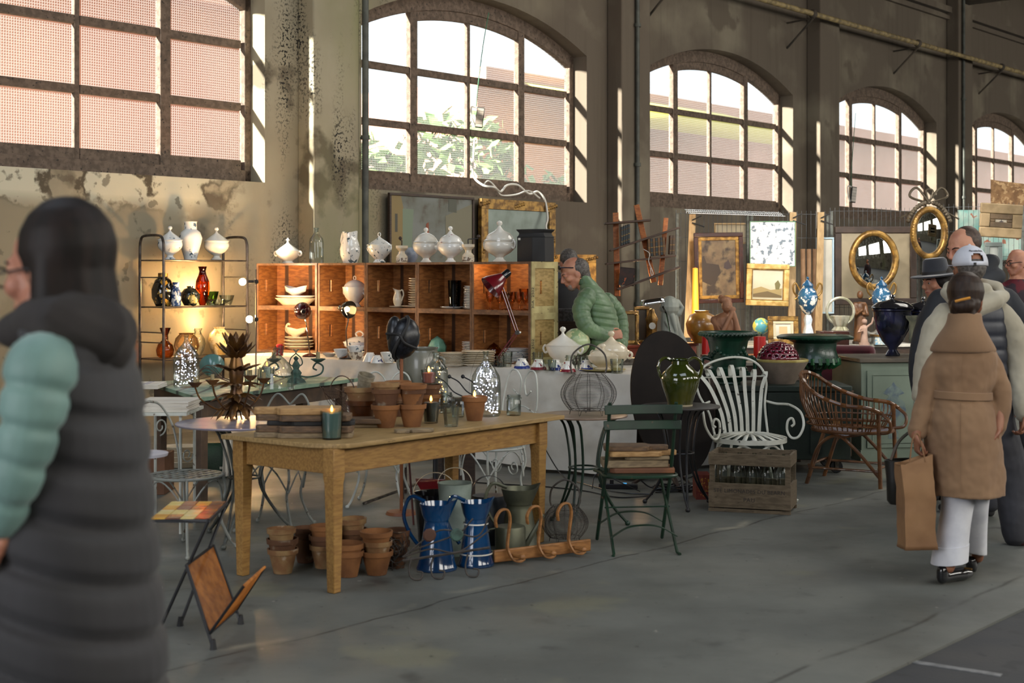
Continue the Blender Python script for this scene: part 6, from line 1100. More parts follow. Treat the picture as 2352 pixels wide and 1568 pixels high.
# ================= wall bookshelf (boards at odd angles)
t = thing('bookshelf', 'brown hanging bookshelf with slanting boards and loose uprights', 'bookshelf', P(1480, 570, 15.2)); b0 = V(t.location); WD1 = mat('shelf_wood', 'a8622a', '8a4a1c', rough=.4, ns=5, stretch=(4, 4, 12)); WD2 = mat('shelf_board', '4f3626', '3a281c', rough=.45, ns=5)
def bar3(px0, py0, px1, py1, w_, d_, Y0=15.2, Y1=15.2, m=WD1, nm='upright'):
    a, c = P(px0, py0, Y0)-b0, P(px1, py1, Y1)-b0; u = (c-a).normalized(); s = u.cross(V((0, 1, 0))).normalized()
    b = B(); b.add([a+s*x+V((0, y, 0)) for x, y in ((-w_/2, 0), (w_/2, 0), (w_/2, d_), (-w_/2, d_))]+[c+s*x+V((0, y, 0)) for x, y in ((-w_/2, 0), (w_/2, 0), (w_/2, d_), (-w_/2, d_))], [(0, 1, 2, 3), (7, 6, 5, 4), (0, 4, 5, 1), (1, 5, 6, 2), (2, 6, 7, 3), (3, 7, 4, 0)]); part(t, nm, b, m, bev=.004)
bar3(1414, 488, 1418, 680, .06, .03); bar3(1462, 470, 1502, 648, .06, .03, 15.15); bar3(1530, 500, 1517, 655, .05, .03)
for a in ((1390, 513, 1496, 505), (1402, 575, 1562, 522), (1392, 606, 1553, 587), (1420, 665, 1563, 613)): bar3(*a, .022, .2, 15.0, 15.0, WD2, 'shelf')
bk = [mat('book_a', '4a3626', '3a2a1c', rough=.5), mat('book_b', '6b4a2a', '4a3018', rough=.5), mat('book_c', '2a2f30', rough=.5)]
ordn = 'first second third fourth fifth sixth seventh eighth'.split()
def books(px0, py, n, w_, h_, mi, lb, lean=0, Y=15.02, base=0):
    for k in range(n):
        p = P(px0+k*w_*F/Y, py-base*k, Y)+V((0, 0, .014)); b = B().box((0, .06, h_/2), (w_*.92, .13, h_)); o = one('book', '%s book from the left among the %s' % (ordn[k], lb), 'book', b, bk[(mi+(k % 2)*(mi == 1)) % 3], p, group=lb, bev=.003); o.rotation_euler = (0, lean, 0)
        part(o, 'gilt_bands', B().box((0, -.006, h_*.2), (w_*.88, .002, .006)).box((0, -.006, h_*.5), (w_*.88, .002, .006)).box((0, -.006, h_*.8), (w_*.88, .002, .006)), GOLD)
books(1429, 567, 4, .024, .20, 2, 'dark volumes on the upper shelf', 0, base=2.0); books(1492, 592, 7, .026, .185, 1, 'brown bound volumes on the middle shelf', -.04, base=.7); books(1540, 587, 2, .028, .2, 0, 'two volumes at the right end of the shelf', .05, base=.3)
part(t, 'cord', B().tube(spl([P(1478, 572, 15)-b0, P(1492, 582, 14.95)-b0, P(1490, 600, 14.95)-b0, P(1500, 626, 14.9)-b0, P(1496, 632, 14.9)-b0, P(1494, 615, 14.9)-b0], 5), .004, 5), WC)
o = picture(P(1440, 635, 15.05), .0, 'small dark still life picture standing on the lowest slanting shelf', .16, .19, .004, DARKW, CV('still', '3a1d14', '1d1512', 12, c3='a8532a', n3=20, l3=.62, h3=.66), ft=.012, roll=.1)
# ================= mesh fence with hung pictures
FY = 17.2; MW = mat('mesh_wire', '3c3f42', '55585a', rough=.5, metal=.5)
def mesh_panel(px0, px1, ztop, zbot, Y0, Y1, label, hz=7):
    a, c = T(px0, Y0, 0), T(px1, Y1, 0); L_ = (c-a).length; n = int(L_/.055); t = thing('mesh_panel', label, 'fence', a, math.atan2((c-a).y, (c-a).x)); b = B()
    for k in range(n+1): x = L_*k/n; b.tube([(x, 0, zbot), (x, 0, ztop)], .0028, 4)
    part(t, 'upright_wires', b, MW); b = B(); zs = [zbot+.02+(ztop-zbot-.06)*i/hz for i in range(hz+1)]
    for z in zs: b.tube([(0, -.004, z), (L_, -.004, z)], .003, 4)
    part(t, 'cross_wires', b, MW)
    for x in (.02, L_-.02): part(t, 'post', B().box((x, .02, ztop/2-.02), (.03, .03, ztop-.04)), IRONGR)
mesh_panel(1553, 1722, 2.42, .35, 17.0, 17.2, 'wire mesh panel behind the dark framed battle painting'); mesh_panel(1724, 1905, 2.42, .35, 17.2, 17.3, 'wire mesh panel holding the white sketch'); mesh_panel(1907, 2110, 2.46, .35, 17.3, 17.3, 'wire mesh panel behind the large oval mirror'); mesh_panel(2112, 2352, 2.5, .35, 17.3, 16.8, 'wire mesh panel at the right edge above the shoppers')
b = B(); a = P(1580, 490, 16.6); c = P(1800, 497, 16.9)
t = thing('coiled_mesh', 'white coated wire panel lying along the top of the fence', 'fence', a); u = c-a; WWi = mat('white_wire', 'b9bdc0', rough=.4)
for k in range(48): p = u*(k/47); b.tube([p+V((-.03, -.1, -.0)), p+V((0, .1, .03)), p+V((.01, .3, .06))], .004, 4)
part(t, 'short_wires', b, WWi); part(t, 'long_wires', B().tube([V((0, -.1, 0)), u+V((0, -.1, 0))], .005, 4).tube([V((0, .1, .03)), u+V((0, .1, .03))], .005, 4).tube([V((0, .3, .06)), u+V((0, .3, .06))], .005, 4), WWi)
LW_ = mat('batten_wood', 'a68a62', '8e734d', rough=.7, ns=5, stretch=(8, 8, 1.5))
for k, (x0, y0, x1, y1, lb) in enumerate(((1591, 492, 1580, 775, 'tall pine batten left of the battle painting'), (1822, 487, 1818, 780, 'pine batten between the sketch and the globe'), (1886, 487, 1880, 770, 'wide pine batten left of the oval mirror'))):
    a = P(x0, y0, 16.7); c = P(x1, y1, 16.6); s = V((.042, 0, 0)); one('wood_batten', lb, 'batten', B().add([(c-s)-a, (c+s)-a, (c+s)-a+V((0, .03, 0)), (c-s)-a+V((0, .03, 0)), V((0, 0, 0))-s*.9, s*.9, s*.9+V((0, .03, 0)), V((0, .03, 0))-s*.9]+[], [(0, 1, 2, 3), (7, 6, 5, 4), (0, 4, 5, 1), (1, 5, 6, 2), (2, 6, 7, 3), (3, 7, 4, 0)]), LW_, a)
    one('clamp', 'black clamp gripping the '+['batten beside the battle painting', 'batten beside the sketch', 'batten left of the oval mirror'][k], 'clamp', B().tube([(-.01, -.03, 0), (.13, -.06, -.05)], .008, 6).tube([(-.01, -.03, .03), (.1, -.03, .08)], .007, 6), BLACKM, a+V((0, 0, -.1)))
def pic(x0, y0, x1, y1, Y, label, fw, fm, cm, **k):
    p = P((x0+x1)/2, (y0+y1)/2, Y); s = Y/F; return picture(p, k.pop('rz', 0), label, (x1-x0)*s, (y1-y0)*s, fw, fm, cm, **k)
MAH = mat('mahogany', '3a1c16', '2a1410', rough=.25, coat=.4, ns=5)
pic(1594, 534, 1708, 696, 16.5, 'dark mahogany framed battle painting with gilt slip', .05, MAH, CV('battle', '43362a', '6a5c44', 4, c3='241a16', n3=6, l3=.5, h3=.6), inner=(.04, GOLD), rz=.06, roll=-.02, detail=patches([('241a16', [(.04, .3), (.04, .66), (.14, .7), (.2, .58), (.5, .55), (.55, .42), (.4, .3), (.3, .22)]), ('2e2428', [(.62, .5), (.64, .58), (.7, .6), (.73, .64), (.77, .58), (.82, .5), (.7, .47)])]))
pic(1722, 508, 1827, 612, 16.4, 'white painting of pale trees in a thin green frame', .008, mat('thin_green', '4f7a5c', rough=.4), CV('white_sketch', 'd0d3d6', 'b4bcc4', 5, c3='5f6b78', n3=16, l3=.54, h3=.6), ft=.02)
pic(1714, 606, 1812, 702, 16.4, 'pale gilt framed landscape under the white tree painting', .06, GOLDL, CV('landscape', 'b5b3a2', 'a3a08a', 2), roll=.03, inner=(.012, GOLD), detail=patches([('8a7a50', [(.05, .1), (.05, .36), (.3, .44), (.6, .34), (.95, .4), (.95, .1)]), ('5f5a34', [(.75, .36), (.72, .55), (.82, .66), (.9, .52), (.86, .36)]), ('5a4c30', [(.05, .1), (.05, .2), (.5, .3), (.95, .16), (.95, .1)])]))
def oval_mirror(px, py, Y, rx, ry, label, bow=False):
    s = Y/F; p = P(px, py, Y); t = thing('oval_mirror', label, 'mirror', p, .05); rx *= s; ry *= s
    E = lambda f: [V((rx*f*math.cos(a*PI/28), -.02, ry*f*math.sin(a*PI/28))) for a in range(56)]
    q = .05; b = B(); b.tube([V((v.x-q*math.cos(i*PI/28), v.y, v.z-q*math.sin(i*PI/28))) for i, v in enumerate(E(1))], .038, 10, True); part(t, 'frame', b, GOLD)
    b = B(); [b.ball((v.x*.86 if 1 else 0, -.045, v.z*.88), .012, n=6) for v in E(1)]; part(t, 'beading', b, GOLD)
    part(t, 'mirror_glass', B().lathe([(0, 0), (1, 0), (.9, .012), (0, .014)], 48, (0, -.01, 0), sx=rx*.86, sy=ry*.88, M=Matrix.Rotation(PI/2, 4, 'X')), MT['mirror'])
    if bow:
        b = B(); 
        for c, ss in (((-.12, 0, ry+.1), 1), ((.12, 0, ry+.1), -1)): b.tube(spl([V((0, 0, ry+.02)), V(c)+V((-.1*ss, 0, .0)), V(c)+V((-.02*ss, 0, .1)), V((0, 0, ry+.04))], 6), .014, 6)
        b.tube(spl([(0, 0, ry+.02), (.05, 0, ry+.16), (-.03, 0, ry+.17), (0, 0, ry+.02)], 6), .012, 6)
        for ss in (-1, 1):
            for k in range(9): a = PI/2+ss*(.2+k*.12); b.ball(((rx+.03)*math.cos(a), -.02, (ry+.03)*math.sin(a)), .028, (1, .6, 1), 6)
            b.tube(spl([(ss*.06, 0, ry+.03), (ss*rx*.9, 0, ry*.75), (ss*(rx+.12), 0, ry*.5)], 5), .01, 5)
        part(t, 'ribbon_crest', b, mat('tarnished', '5a5144', '40382c', rough=.4, metal=.6))
    return t
oval_mirror(2006, 597, 16.3, 61, 72, 'large oval gilt mirror beside the battens'); oval_mirror(2133, 535, 16.4, 47, 64, 'smaller oval gilt mirror with ribbon bow crest', True)
pic(1917, 520, 2105, 700, 16.95, 'tall empty dark brown frame behind the large oval mirror', .08, mat('brown_frame', '3b2b22', '2d2019', rough=.6), CV('pale_panel', '978a72', '857a64'))
pic(2250, 468, 2348, 546, 15.5, 'tan mounted small seascape in a carved frame, tilted at top right', .11, mat('tan_mount', '8d7858', '7a6648', rough=.7), CV('sea', 'a09684', '8d8576'), roll=.06, inner=(.06, mat('carved_brown', '5a4730', '42331f', rough=.6, bump=.5)), detail=patches([('3a3030', [(.4, .42), (.5, .5), (.52, .62), (.54, .5), (.64, .44), (.54, .38)])]))
pic(2262, 556, 2302, 640, 15.9, 'narrow grey framed print behind the shopper heads', .05, mat('grey_frame', '6a7370', rough=.5), CV('print', 'b8bbb4', 'a3a8a2'))
TQ = mat('turquoise_textile', '7fb3aa', 'b8cbbf', rough=.9, ns=5, c3='a86a52', n3=9, l3=.58, h3=.61)
one('hanging_textile', 'turquoise and red patterned textile hung behind the fence at right', 'textile', B().grid(lambda u, v: V((u*1.05, .02*math.sin(u*14), -v*.62)), 20, 6), TQ, P(2200, 482, 17.6), sol=.004)
one('hanging_rug', 'brown patterned rug draped over the fence under the last window', 'rug', B().grid(lambda u, v: V((u*.7, .03*math.sin(u*9), -v*.34-.1*u)), 14, 6), mat('rug', '8a6a48', '6b4f34', rough=.95, ns=12, c3='a88a64', n3=20, l3=.55, h3=.6), P(2276, 412, 17.4), sol=.01)
pic(1640, 512, 1722, 560, 17.6, 'pale wooden board behind the mesh above the battle painting', .02, LW_, CV('board_pale', 'b0a184', '9c8d70'))
pic(1875, 545, 1915, 720, 16.9, 'tall bundle frame with a pale blue edge next to the batten', .02, mat('pale_blue', '9fb6c4', rough=.5), CV('whiteish', 'c4c0b4', 'b0ab9e'))
for k in range(3): one('rolled_paper', 'brown rolled paper %s, upright in front of the mesh' % ['at the left', 'in the middle', 'at the right'][k], 'roll', B().tube([(0, 0, 0), (.01*k-.01, 0, 1.08)], .03, 10), mat('kraft_roll', '8b6c50', '7a5c42', rough=.8), T(1846+k*12, 16.9, .872), group='rolled papers')
# ================= back stall tables
MT_ = mat('marble_top', 'c4c0b6', 'aaa79c', rough=.25, ns=3)
def stall_table(x0, x1, Y0, Y1, z, dp, label, m, body=None, kind='table'):
    a, c = T(x0, Y0, 0), T(x1, Y1, 0); L_ = (c-a).length; t = thing(kind, label, 'table' if kind != 'chest' else 'chest', a, math.atan2((c-a).y, (c-a).x)); part(t, 'top', B().box((L_/2, dp/2, z-.015), (L_, dp, .03)), m, bev=.004)
    if body: part(t, 'body', B().box((L_/2, dp/2, (z-.03)/2), (L_-.04, dp-.04, z-.03)), body)
    else:
        for x in (.05, L_-.05):
            for y in (.05, dp-.05): part(t, 'leg', B().box((x, y, (z-.03)/2), (.05, .05, z-.03)), DARKW)
    return t
BZ = .87
stall_table(1690, 2110, 15.6, 15.9, BZ, 1.1, 'long stall table with pale marble top under the hung mirrors', MT_, DARKW)
stall_table(1424, 1605, 14.4, 15.0, .93, .6, 'red brown wooden chest behind the chrome lamp', mat('red_chest', '7c3420', '652716', rough=.35, ns=5, coat=.3), mat('red_chest2', '6a2a18', '8a3c20', rough=.4, ns=4), 'chest')
stall_table(1480, 1800, 13.0, 13.3, .83, .75, 'grey stone topped table behind the tall green urn', mat('grey_stone_top', '9c9484', '857e70', rough=.5), DARKW)
t = thing('cabinet', 'dark wooden cabinet behind the crates beside the man in green', 'cabinet', T(1282, 13.6, 0)); part(t, 'body', B().box((.14, .2, .6), (.26, .4, 1.2)), DARKW); part(t, 'handle', B().tube(arc(.02, -90, 90, 8, (.02, -.005, 1.0)), .004), CHROME)
one('cassette_radio', 'small grey portable radio on the dark cabinet behind the crates', 'radio', B().box((0, 0, .06), (.14, .1, .12)).box((0, -.052, .09), (.12, .006, .02)), mat('radio_grey', '4a4a4c', '2c2c2e', rough=.4, ns=40), T(1300, 13.7, 1.201), bev=.006)
# frames and clock on the chest
def onC(px, Y, dz=0): return T(px, Y, .931+dz)
GP_ = CV('gilt_paint', '7a6a48', '5c4c34')
picture(onC(1443, 14.75)+V((0, 0, .17)), .1, 'gilt framed small painting at the left of the chest', .22, .34, .035, GOLD, GP_, tilt=-.08); picture(onC(1474, 14.95)+V((0, 0, .19)), .1, 'narrow gilt framed painting behind the clock', .16, .38, .03, GOLD, CV('dk', '4a4236', '38322a'), tilt=-.08)
t = thing('mantel_clock', 'gilt mantel clock standing on the red chest', 'clock', onC(1497, 14.7)); part(t, 'case', B().lathe([(0, 0), (.09, 0), (.09, .03), (.05, .06), (.05, .22), (.06, .26), (.03, .32), (.02, .36), (0, .37)], 12, rip=lambda a, z: 1+.1*math.cos(4*a)), GOLD); part(t, 'dial', B().lathe([(0, 0), (.035, 0), (.035, .008), (0, .01)], 20, (0, -.06, .19), M=Matrix.Rotation(PI/2, 4, 'X')), WHITE)
one('candlestick', 'slim brass candlestick between the small painting and the clock', 'candlestick', B().lathe([(0, 0), (.04, 0), (.01, .03), (.008, .1), (.015, .12), (.008, .15), (.01, .3), (.02, .31), (0, .32)], 14), GOLD, onC(1461, 14.6))
# veiled bust
def sculpt(t, nm, b, m, vox=.008, sm=4, **k): return part(t, nm, b, m, rem=vox, sm=sm, **k)
t = thing('veiled_bust', 'grey white bust with a draped headscarf tied at the back', 'sculpture', onC(1538, 14.5)); GB = mat('grey_plaster', '94988e', '858980', rough=.5, ns=4)
b = B(); b.ball((0, 0, .39), .10, (1.0, 1.05, 1.12)); b.limb([(.0, 0, .3), (.0, 0, .2), (.0, 0, .1)], [.07, .065, .1]); b.limb([(-.02, 0, .34), (-.04, 0, .18), (.0, 0, .04)], [.07, .05, .09]); b.limb([(.08, 0, .44), (.13, .0, .38), (.09, 0, .32)], [.03, .022, .035]); b.limb([(.04, .0, .28), (.08, 0, .15), (.13, 0, .02)], [.05, .04, .05]); b.limb([(.02, -.06, .3), (.06, -.07, .14), (.02, -.06, .02)], [.03, .02, .04]); b.limb([(-.04, -.05, .24), (.03, -.08, .1), (.1, -.05, .05)], [.02, .02, .02]); b.lathe([(0, 0), (.12, 0), (.11, .06), (0, .06)], 20); b.ball((-.085, 0, .37), .02, (1, .8, 1.4))
sculpt(t, 'figure', b, GB, .006, 1)
# terracotta crouching woman
t = thing('terracotta_sculpture', 'terracotta figure of a turbaned woman resting her head on her hands', 'sculpture', T(1668, 14.3, .0)); TCm = mat('terracotta_figure', '96694c', '80563c', rough=.6, ns=6)
stp = B().box((0, .02, .42), (.3, .3, .84)); part(t, 'pedestal', stp, DARKW); b = B(); z0 = .86
b.limb([(0, 0, z0), (0, 0, z0+.14), (-.03, 0, z0+.3)], [.12, .1, .105]); b.limb([(-.11, 0, z0+.33), (-.02, 0, z0+.36), (.07, 0, z0+.33)], [.045, .05, .045]); b.limb([(-.01, 0, z0+.36), (.0, -.03, z0+.44)], [.032, .03]); b.ball((.0, -.05, z0+.48), .062, (.9, 1, 1.15)); b.ball((-.015, -.02, z0+.53), .06, (1.15, 1.1, .7)); b.ball((-.05, 0, z0+.55), .035); b.limb([(-.12, 0, z0+.33), (-.06, -.13, z0+.2), (.04, -.1, z0+.4)], [.042, .034, .024]); b.limb([(.08, 0, z0+.33), (.11, -.1, z0+.2), (.06, -.1, z0+.4)], [.04, .032, .024]); b.ball((.05, -.09, z0+.44), .03, (1.2, .6, 1)); b.ball((.0, -.1, z0+.46), .013)
b.limb([(0, -.02, z0+.02), (.05, -.2, z0+.06), (.05, -.16, z0-.02)], [.08, .06, .04]); sculpt(t, 'figure', b, TCm, .0055, 1)
t = thing('basin', 'small carved pale shell bowl before the terracotta figure', 'bowl', T(1662, 13.5, .831)); part(t, 'shell', B().lathe([(0, 0), (.04, 0), (.08, .05), (.07, .1), (0, .12)], 16), mat('shell', '9a8062', '82694c', rough=.5))
one('vase', 'large gold brown ginger jar lit from behind beside the terracotta figure', 'vase', B().lathe([(0, 0), (.08, 0), (.15, .1), (.17, .2), (.13, .29), (.07, .32), (.08, .34), (0, .34)], 28), mat('gold_jar', 'a67a34', '80561f', rough=.3, ns=9, coat=.4), T(1612, 14.9, .9311))
light('lamp_light', 'POINT', T(1600, 15.6, 1.4), 26, (1, .62, .25), .1); light('lamp_light', 'POINT', T(1470, 15.3, 1.5), 12, (1, .6, .28), .08)
t = thing('paper_lantern', 'tall glowing yellow paper lamp behind the batten', 'lamp', T(1597, 16.2, .0)); part(t, 'lamp_shade', B().lathe([(0, .9), (.05, .9), (.03, 1.72), (0, 1.73)], 18), mat('lit_paper', 'd09030', emit='ff9a30', es=.3)); part(t, 'base', B().lathe([(0, 0), (.1, 0), (.03, .04), (.02, .9), (0, .9)], 14), DARKW)
# chrome desk lamp
t = thing('chrome_lamp', 'chrome desk lamp with half cylinder shade behind the oval table', 'lamp', T(1545, 12.9, .0)); hp = T(1497, 12.8, 1.38)-t.location; part(t, 'stem', B().tube(spl([(.02, 0, 0), (0, 0, .9), (-.05, -.02, 1.25), hp+V((.1, 0, -.02))], 6), .008, 7), CHROME); b = B(); b.M = Matrix.Translation(hp) @ Matrix.Rotation(-.15, 4, 'Y')
b.grid(lambda u, v: V((-.09+.2*u, -.055*math.cos(PI*v), .05*math.sin(PI*v))), 4, 12); part(t, 'lamp_shade', b, CHROME, sol=.003); part(t, 'end_cap', B().prism([(.055*math.cos(a*PI/10), .05*math.sin(a*PI/10)) for a in range(11)], 0, .004, M=Matrix.Translation(hp+V((.105, 0, .015))) @ Matrix.Rotation(PI/2, 4, 'Z') @ Matrix.Rotation(PI/2, 4, 'X')), CHROME)
part(t, 'base', B().lathe([(0, 0), (.14, 0), (.13, .03), (0, .04)], 20, (.02, 0, 0)), IRONK)
# marble top things
def onM(px, Y, dz=0): return T(px, Y, BZ+.001+dz)
def sevres(p, label):
    t = thing('porcelain_vase', label, 'vase', p); SB = mat('sevres_blue', '2c5674', '1f4260', rough=.12, coat=.6, ns=5, c3='d8d8d0', n3=15, l3=.54, h3=.57); part(t, 'base', B().box((0, 0, .045), (.19, .19, .09)), mat('base_tile', 'cfcabb', '6c9ab4', rough=.3, ns=30)); part(t, 'mount', B().box((0, 0, .1), (.21, .21, .02)), GOLD)
    part(t, 'figure_stem', B().lathe([(0, .11), (.06, .11), (.05, .16), (.035, .22), (.045, .28), (.03, .33), (0, .34)], 12, rip=lambda a, z: 1+.2*math.cos(3*a)), mat('biscuit', 'c9cdd0', 'a9b6c2', rough=.4, ns=20)); part(t, 'body', B().lathe([(.025, .33), (.06, .37), (.1, .45), (.115, .53), (.09, .6), (.06, .63), (.065, .66), (0, .66)], 26), SB); part(t, 'lid', B().lathe([(.068, .655), (.05, .68), (.03, .7), (.01, .72), (.018, .74), (0, .76)], 18), SB)
    for s in (-1, 1): part(t, 'handle', B().tube(spl([(s*.085, 0, .6), (s*.13, 0, .68), (s*.16, 0, .65), (s*.15, 0, .58), (s*.11, 0, .53), (s*.14, 0, .5)], 5), .011, 7), GOLD)
sevres(onM(1855, 15.75), 'blue porcelain vase with gilt handles between the gilt frame and the batten'); sevres(onM(2025, 15.85), 'blue porcelain vase with gilt handles before the large oval mirror')
picture(onM(1799, 15.8)+V((0, .0, .16)), .05, 'small gilt framed pale picture standing on the marble top', .34, .31, .055, GOLD, CV('pale_pic', 'd4cfc0', 'c3bda8'), tilt=-.1, orn=False, inner=(.03, mat('linen_mat', 'c9bfa2', rough=.8)), detail=patches([('c9ab80', [(.3, .3), (.3, .7), (.7, .7), (.7, .3)])]))
t = thing('globe', 'small blue globe behind the tall green urn', 'globe', onM(1748, 15.9)); part(t, 'ball', B().ball((0, 0, .2), .095, n=30), mat('globe_blue', '4a94a8', '5aa4b0', rough=.3, c3='b0b85c', n3=18, l3=.52, h3=.54)); part(t, 'stand', B().lathe([(0, 0), (.07, 0), (.06, .02), (.015, .04), (.012, .105), (0, .105)], 18), DARKW)
t = thing('shell_basket', 'white china basket with tall ring handle and gilt rim', 'ornament', onM(1930, 15.8, .16)); part(t, 'bowl', B().lathe([(0, 0), (.09, 0), (.06, .04), (.1, .12), (.11, .16), (.09, .14), (0, .1)], 30, rip=lambda a, z: 1+.12*math.cos(8*a)), mat('silver_china', 'b8b6a4', '8c8a70', rough=.2, metal=.3, coat=.5)); part(t, 'handle', B().tube([V((.15*math.cos(x), 0, .21+.15*math.sin(x))) for x in [a*PI/14 for a in range(28)]], .016, 8, True), MT['silver_china'])
t = thing('wooden_box', 'small mahogany box with brass lock under the china basket', 'box', onM(1912, 15.7)); part(t, 'body', B().box((0, 0, .055), (.32, .22, .11)), MAH, bev=.004); part(t, 'lid', B().box((0, 0, .135), (.325, .225, .045)), MAH, bev=.006); part(t, 'lock', B().box((0, -.114, .12), (.02, .004, .03)), GOLD); part(t, 'feet_plate', B().box((.09, .0, .158), (.16, .2, .002)), MAH)
t = thing('saint_figure', 'brown carved wooden saint with folded robe', 'statuette', onM(1975, 15.95)); b = B(); b.limb([(0, 0, .04), (0, 0, .25), (0, 0, .42)], [.075, .06, .055]); b.limb([(-.05, 0, .44), (.05, 0, .44)], [.03, .03]); b.ball((0, -.01, .55), .04, (.9, 1, 1.2)); b.limb([(-.06, 0, .43), (-.06, -.07, .32), (.0, -.09, .38)], [.025, .022, .018]); b.limb([(.06, 0, .43), (.07, -.06, .32), (.02, -.09, .34)], [.025, .022, .018]); b.limb([(.03, -.05, .3), (.05, -.07, .15), (.06, -.06, .02)], [.02, .018, .02]); sculpt(t, 'figure', b, mat('carved_oak', '6a4526', '4a2e18', rough=.5, ns=8), .006, 2); part(t, 'base', B().box((0, 0, .015), (.14, .12, .03)), DARKW)
t = thing('cherub_figure', 'small pinkish stone child figure in front of the saint', 'statuette', onM(1985, 15.68)); b = B(); b.limb([(0, 0, .03), (0, 0, .12), (0, 0, .19)], [.045, .035, .035]); b.ball((0, -.01, .26), .032); b.limb([(-.03, 0, .2), (-.07, -.02, .14), (-.03, -.05, .16)], [.014, .012, .012]); b.limb([(.03, 0, .2), (.08, -.01, .24), (.1, 0, .3)], [.014, .012, .012]); sculpt(t, 'figure', b, mat('pink_stone', 'a08474', '8c7264', rough=.7), .006, 2); part(t, 'base', B().lathe([(0, 0), (.06, 0), (.055, .03), (0, .03)], 14), MT['pink_stone'])
t = thing('serpent_dish', 'grey curled ornamental dish behind the cherub', 'ornament', onM(2000, 16.1)); part(t, 'coil', B().tube(spl([(-.12, 0, .05), (-.06, 0, .12), (0, 0, .1), (.08, 0, .14), (.14, 0, .24), (.1, 0, .27)], 6), .025, 8).lathe([(0, 0), (.08, 0), (.06, .05), (0, .06)], 18), mat('grey_orn', '7d7a72', rough=.4)); 
for px, lb, Y in ((1745, 'tall red cylindrical candle stand right of the tall green urn', 14.2), (1626, 'red cylindrical candle stand left of the tall green urn', 14.2)): one('red_cylinder', lb, 'stand', B().lathe([(0, 0), (.07, 0), (.06, 1.03), (0, 1.03)], 24), mat('bright_red', 'b8201c', rough=.35), T(px, Y, 0))
stall_table(1752, 1800, 14.3, 14.4, .83, .4, 'small orange wooden cabinet left of the wide green urn', mat('orange_wood', 'b5652c', '9a5220', rough=.4), mat('orange_wood', ''))
one('glass_dish', 'pile of clear glass on the orange cabinet', 'dish', B().lathe([(0, 0), (.06, 0), (.1, .05), (.095, .05), (.05, .01), (0, .01)], 20, rip=lambda a, z: 1+.1*math.cos(7*a)), CLEARD, T(1778, 14.5, .831))
for k in range(3): one('book', '%s book of the small red pile at the foot of the tall urn' % ['lowest', 'middle', 'topmost'][k], 'book', B().box((0, 0, .012), (.13, .18, .024)), mat('book_red', '5a2a24', '8a6a5a', rough=.6, ns=30), T(1642, 12.9, .0)+V((0, .3, .831+.0245*k)), .1*k, 'red books')
t = thing('silver_dish', 'grey cash box on the stone topped table by the man in green', 'box', T(1450, 12.7, ZC), .3); part(t, 'body', B().box((0, 0, .03), (.2, .12, .06)), STEEL, bev=.005)
light('stall_fill_spot', 'SPOT', T(1790, 13.2, 3.6), 400, (1, .93, .82), .15, T(1790, 16.6, 1.5), spot=1.1); light('stall_fill_spot', 'SPOT', T(2080, 13.6, 3.6), 240, (1, .95, .85), .15, T(2060, 16.6, 1.5), spot=1.1)  # added spots in mid-air that brighten the stall, no fixtures
# ================= people
def mb(root): b = B(); b.M = Matrix.Translation(-V(root)); return b
def HM(c, yaw, pitch=0, s=1): return Matrix.Translation(c) @ Matrix.Rotation(yaw, 4, 'Z') @ Matrix.Rotation(pitch, 4, 'X') @ Matrix.Scale(s, 4)
def sub(b, M, fn): o = b.M; b.M = (o or Matrix.Identity(4)) @ M; fn(b); b.M = o
def head_shape(b, neck=True):
    b.ball((0, .012, .03), .097, (.82, 1.02, 1.0), 20); b.ball((0, -.02, -.03), .078, (.86, .92, 1.1), 18); b.ball((0, -.058, -.088), .034, (1.1, .9, .8)); b.limb([(0, -.095, .02), (0, -.117, -.022)], [.008, .013], 8); b.ball((0, -.107, -.03), .017, (1.15, .8, .7))
    b.limb([(-.036, -.078, .028), (0, -.09, .03), (.036, -.078, .028)], [.013, .013, .013], 8); b.limb([(-.02, -.086, -.058), (0, -.097, -.055), (.02, -.086, -.058)], [.008, .01, .008], 8); b.limb([(-.018, -.086, -.069), (0, -.094, -.07), (.018, -.086, -.069)], [.007, .009, .007], 8)
    for s in (-1, 1):
        b.limb([(s*.018, -.083, .011), (s*.032, -.0865, .0145), (s*.047, -.078, .010)], [.0065, .0075, .006], 8); b.limb([(s*.018, -.083, -.006), (s*.032, -.086, -.009), (s*.047, -.078, -.005)], [.005, .005, .005], 8)
    for s in (-1, 1): b.ball((s*.048, -.062, -.02), .026); b.ball((s*.078, .012, -.012), .031, (.34, .75, 1.1)); b.limb([(s*.06, -.01, -.05), (s*.03, -.055, -.09)], [.024, .02], 8)
    if neck: b.limb([(0, .02, -.04), (0, .035, -.14), (0, .045, -.2)], [.056, .055, .07])
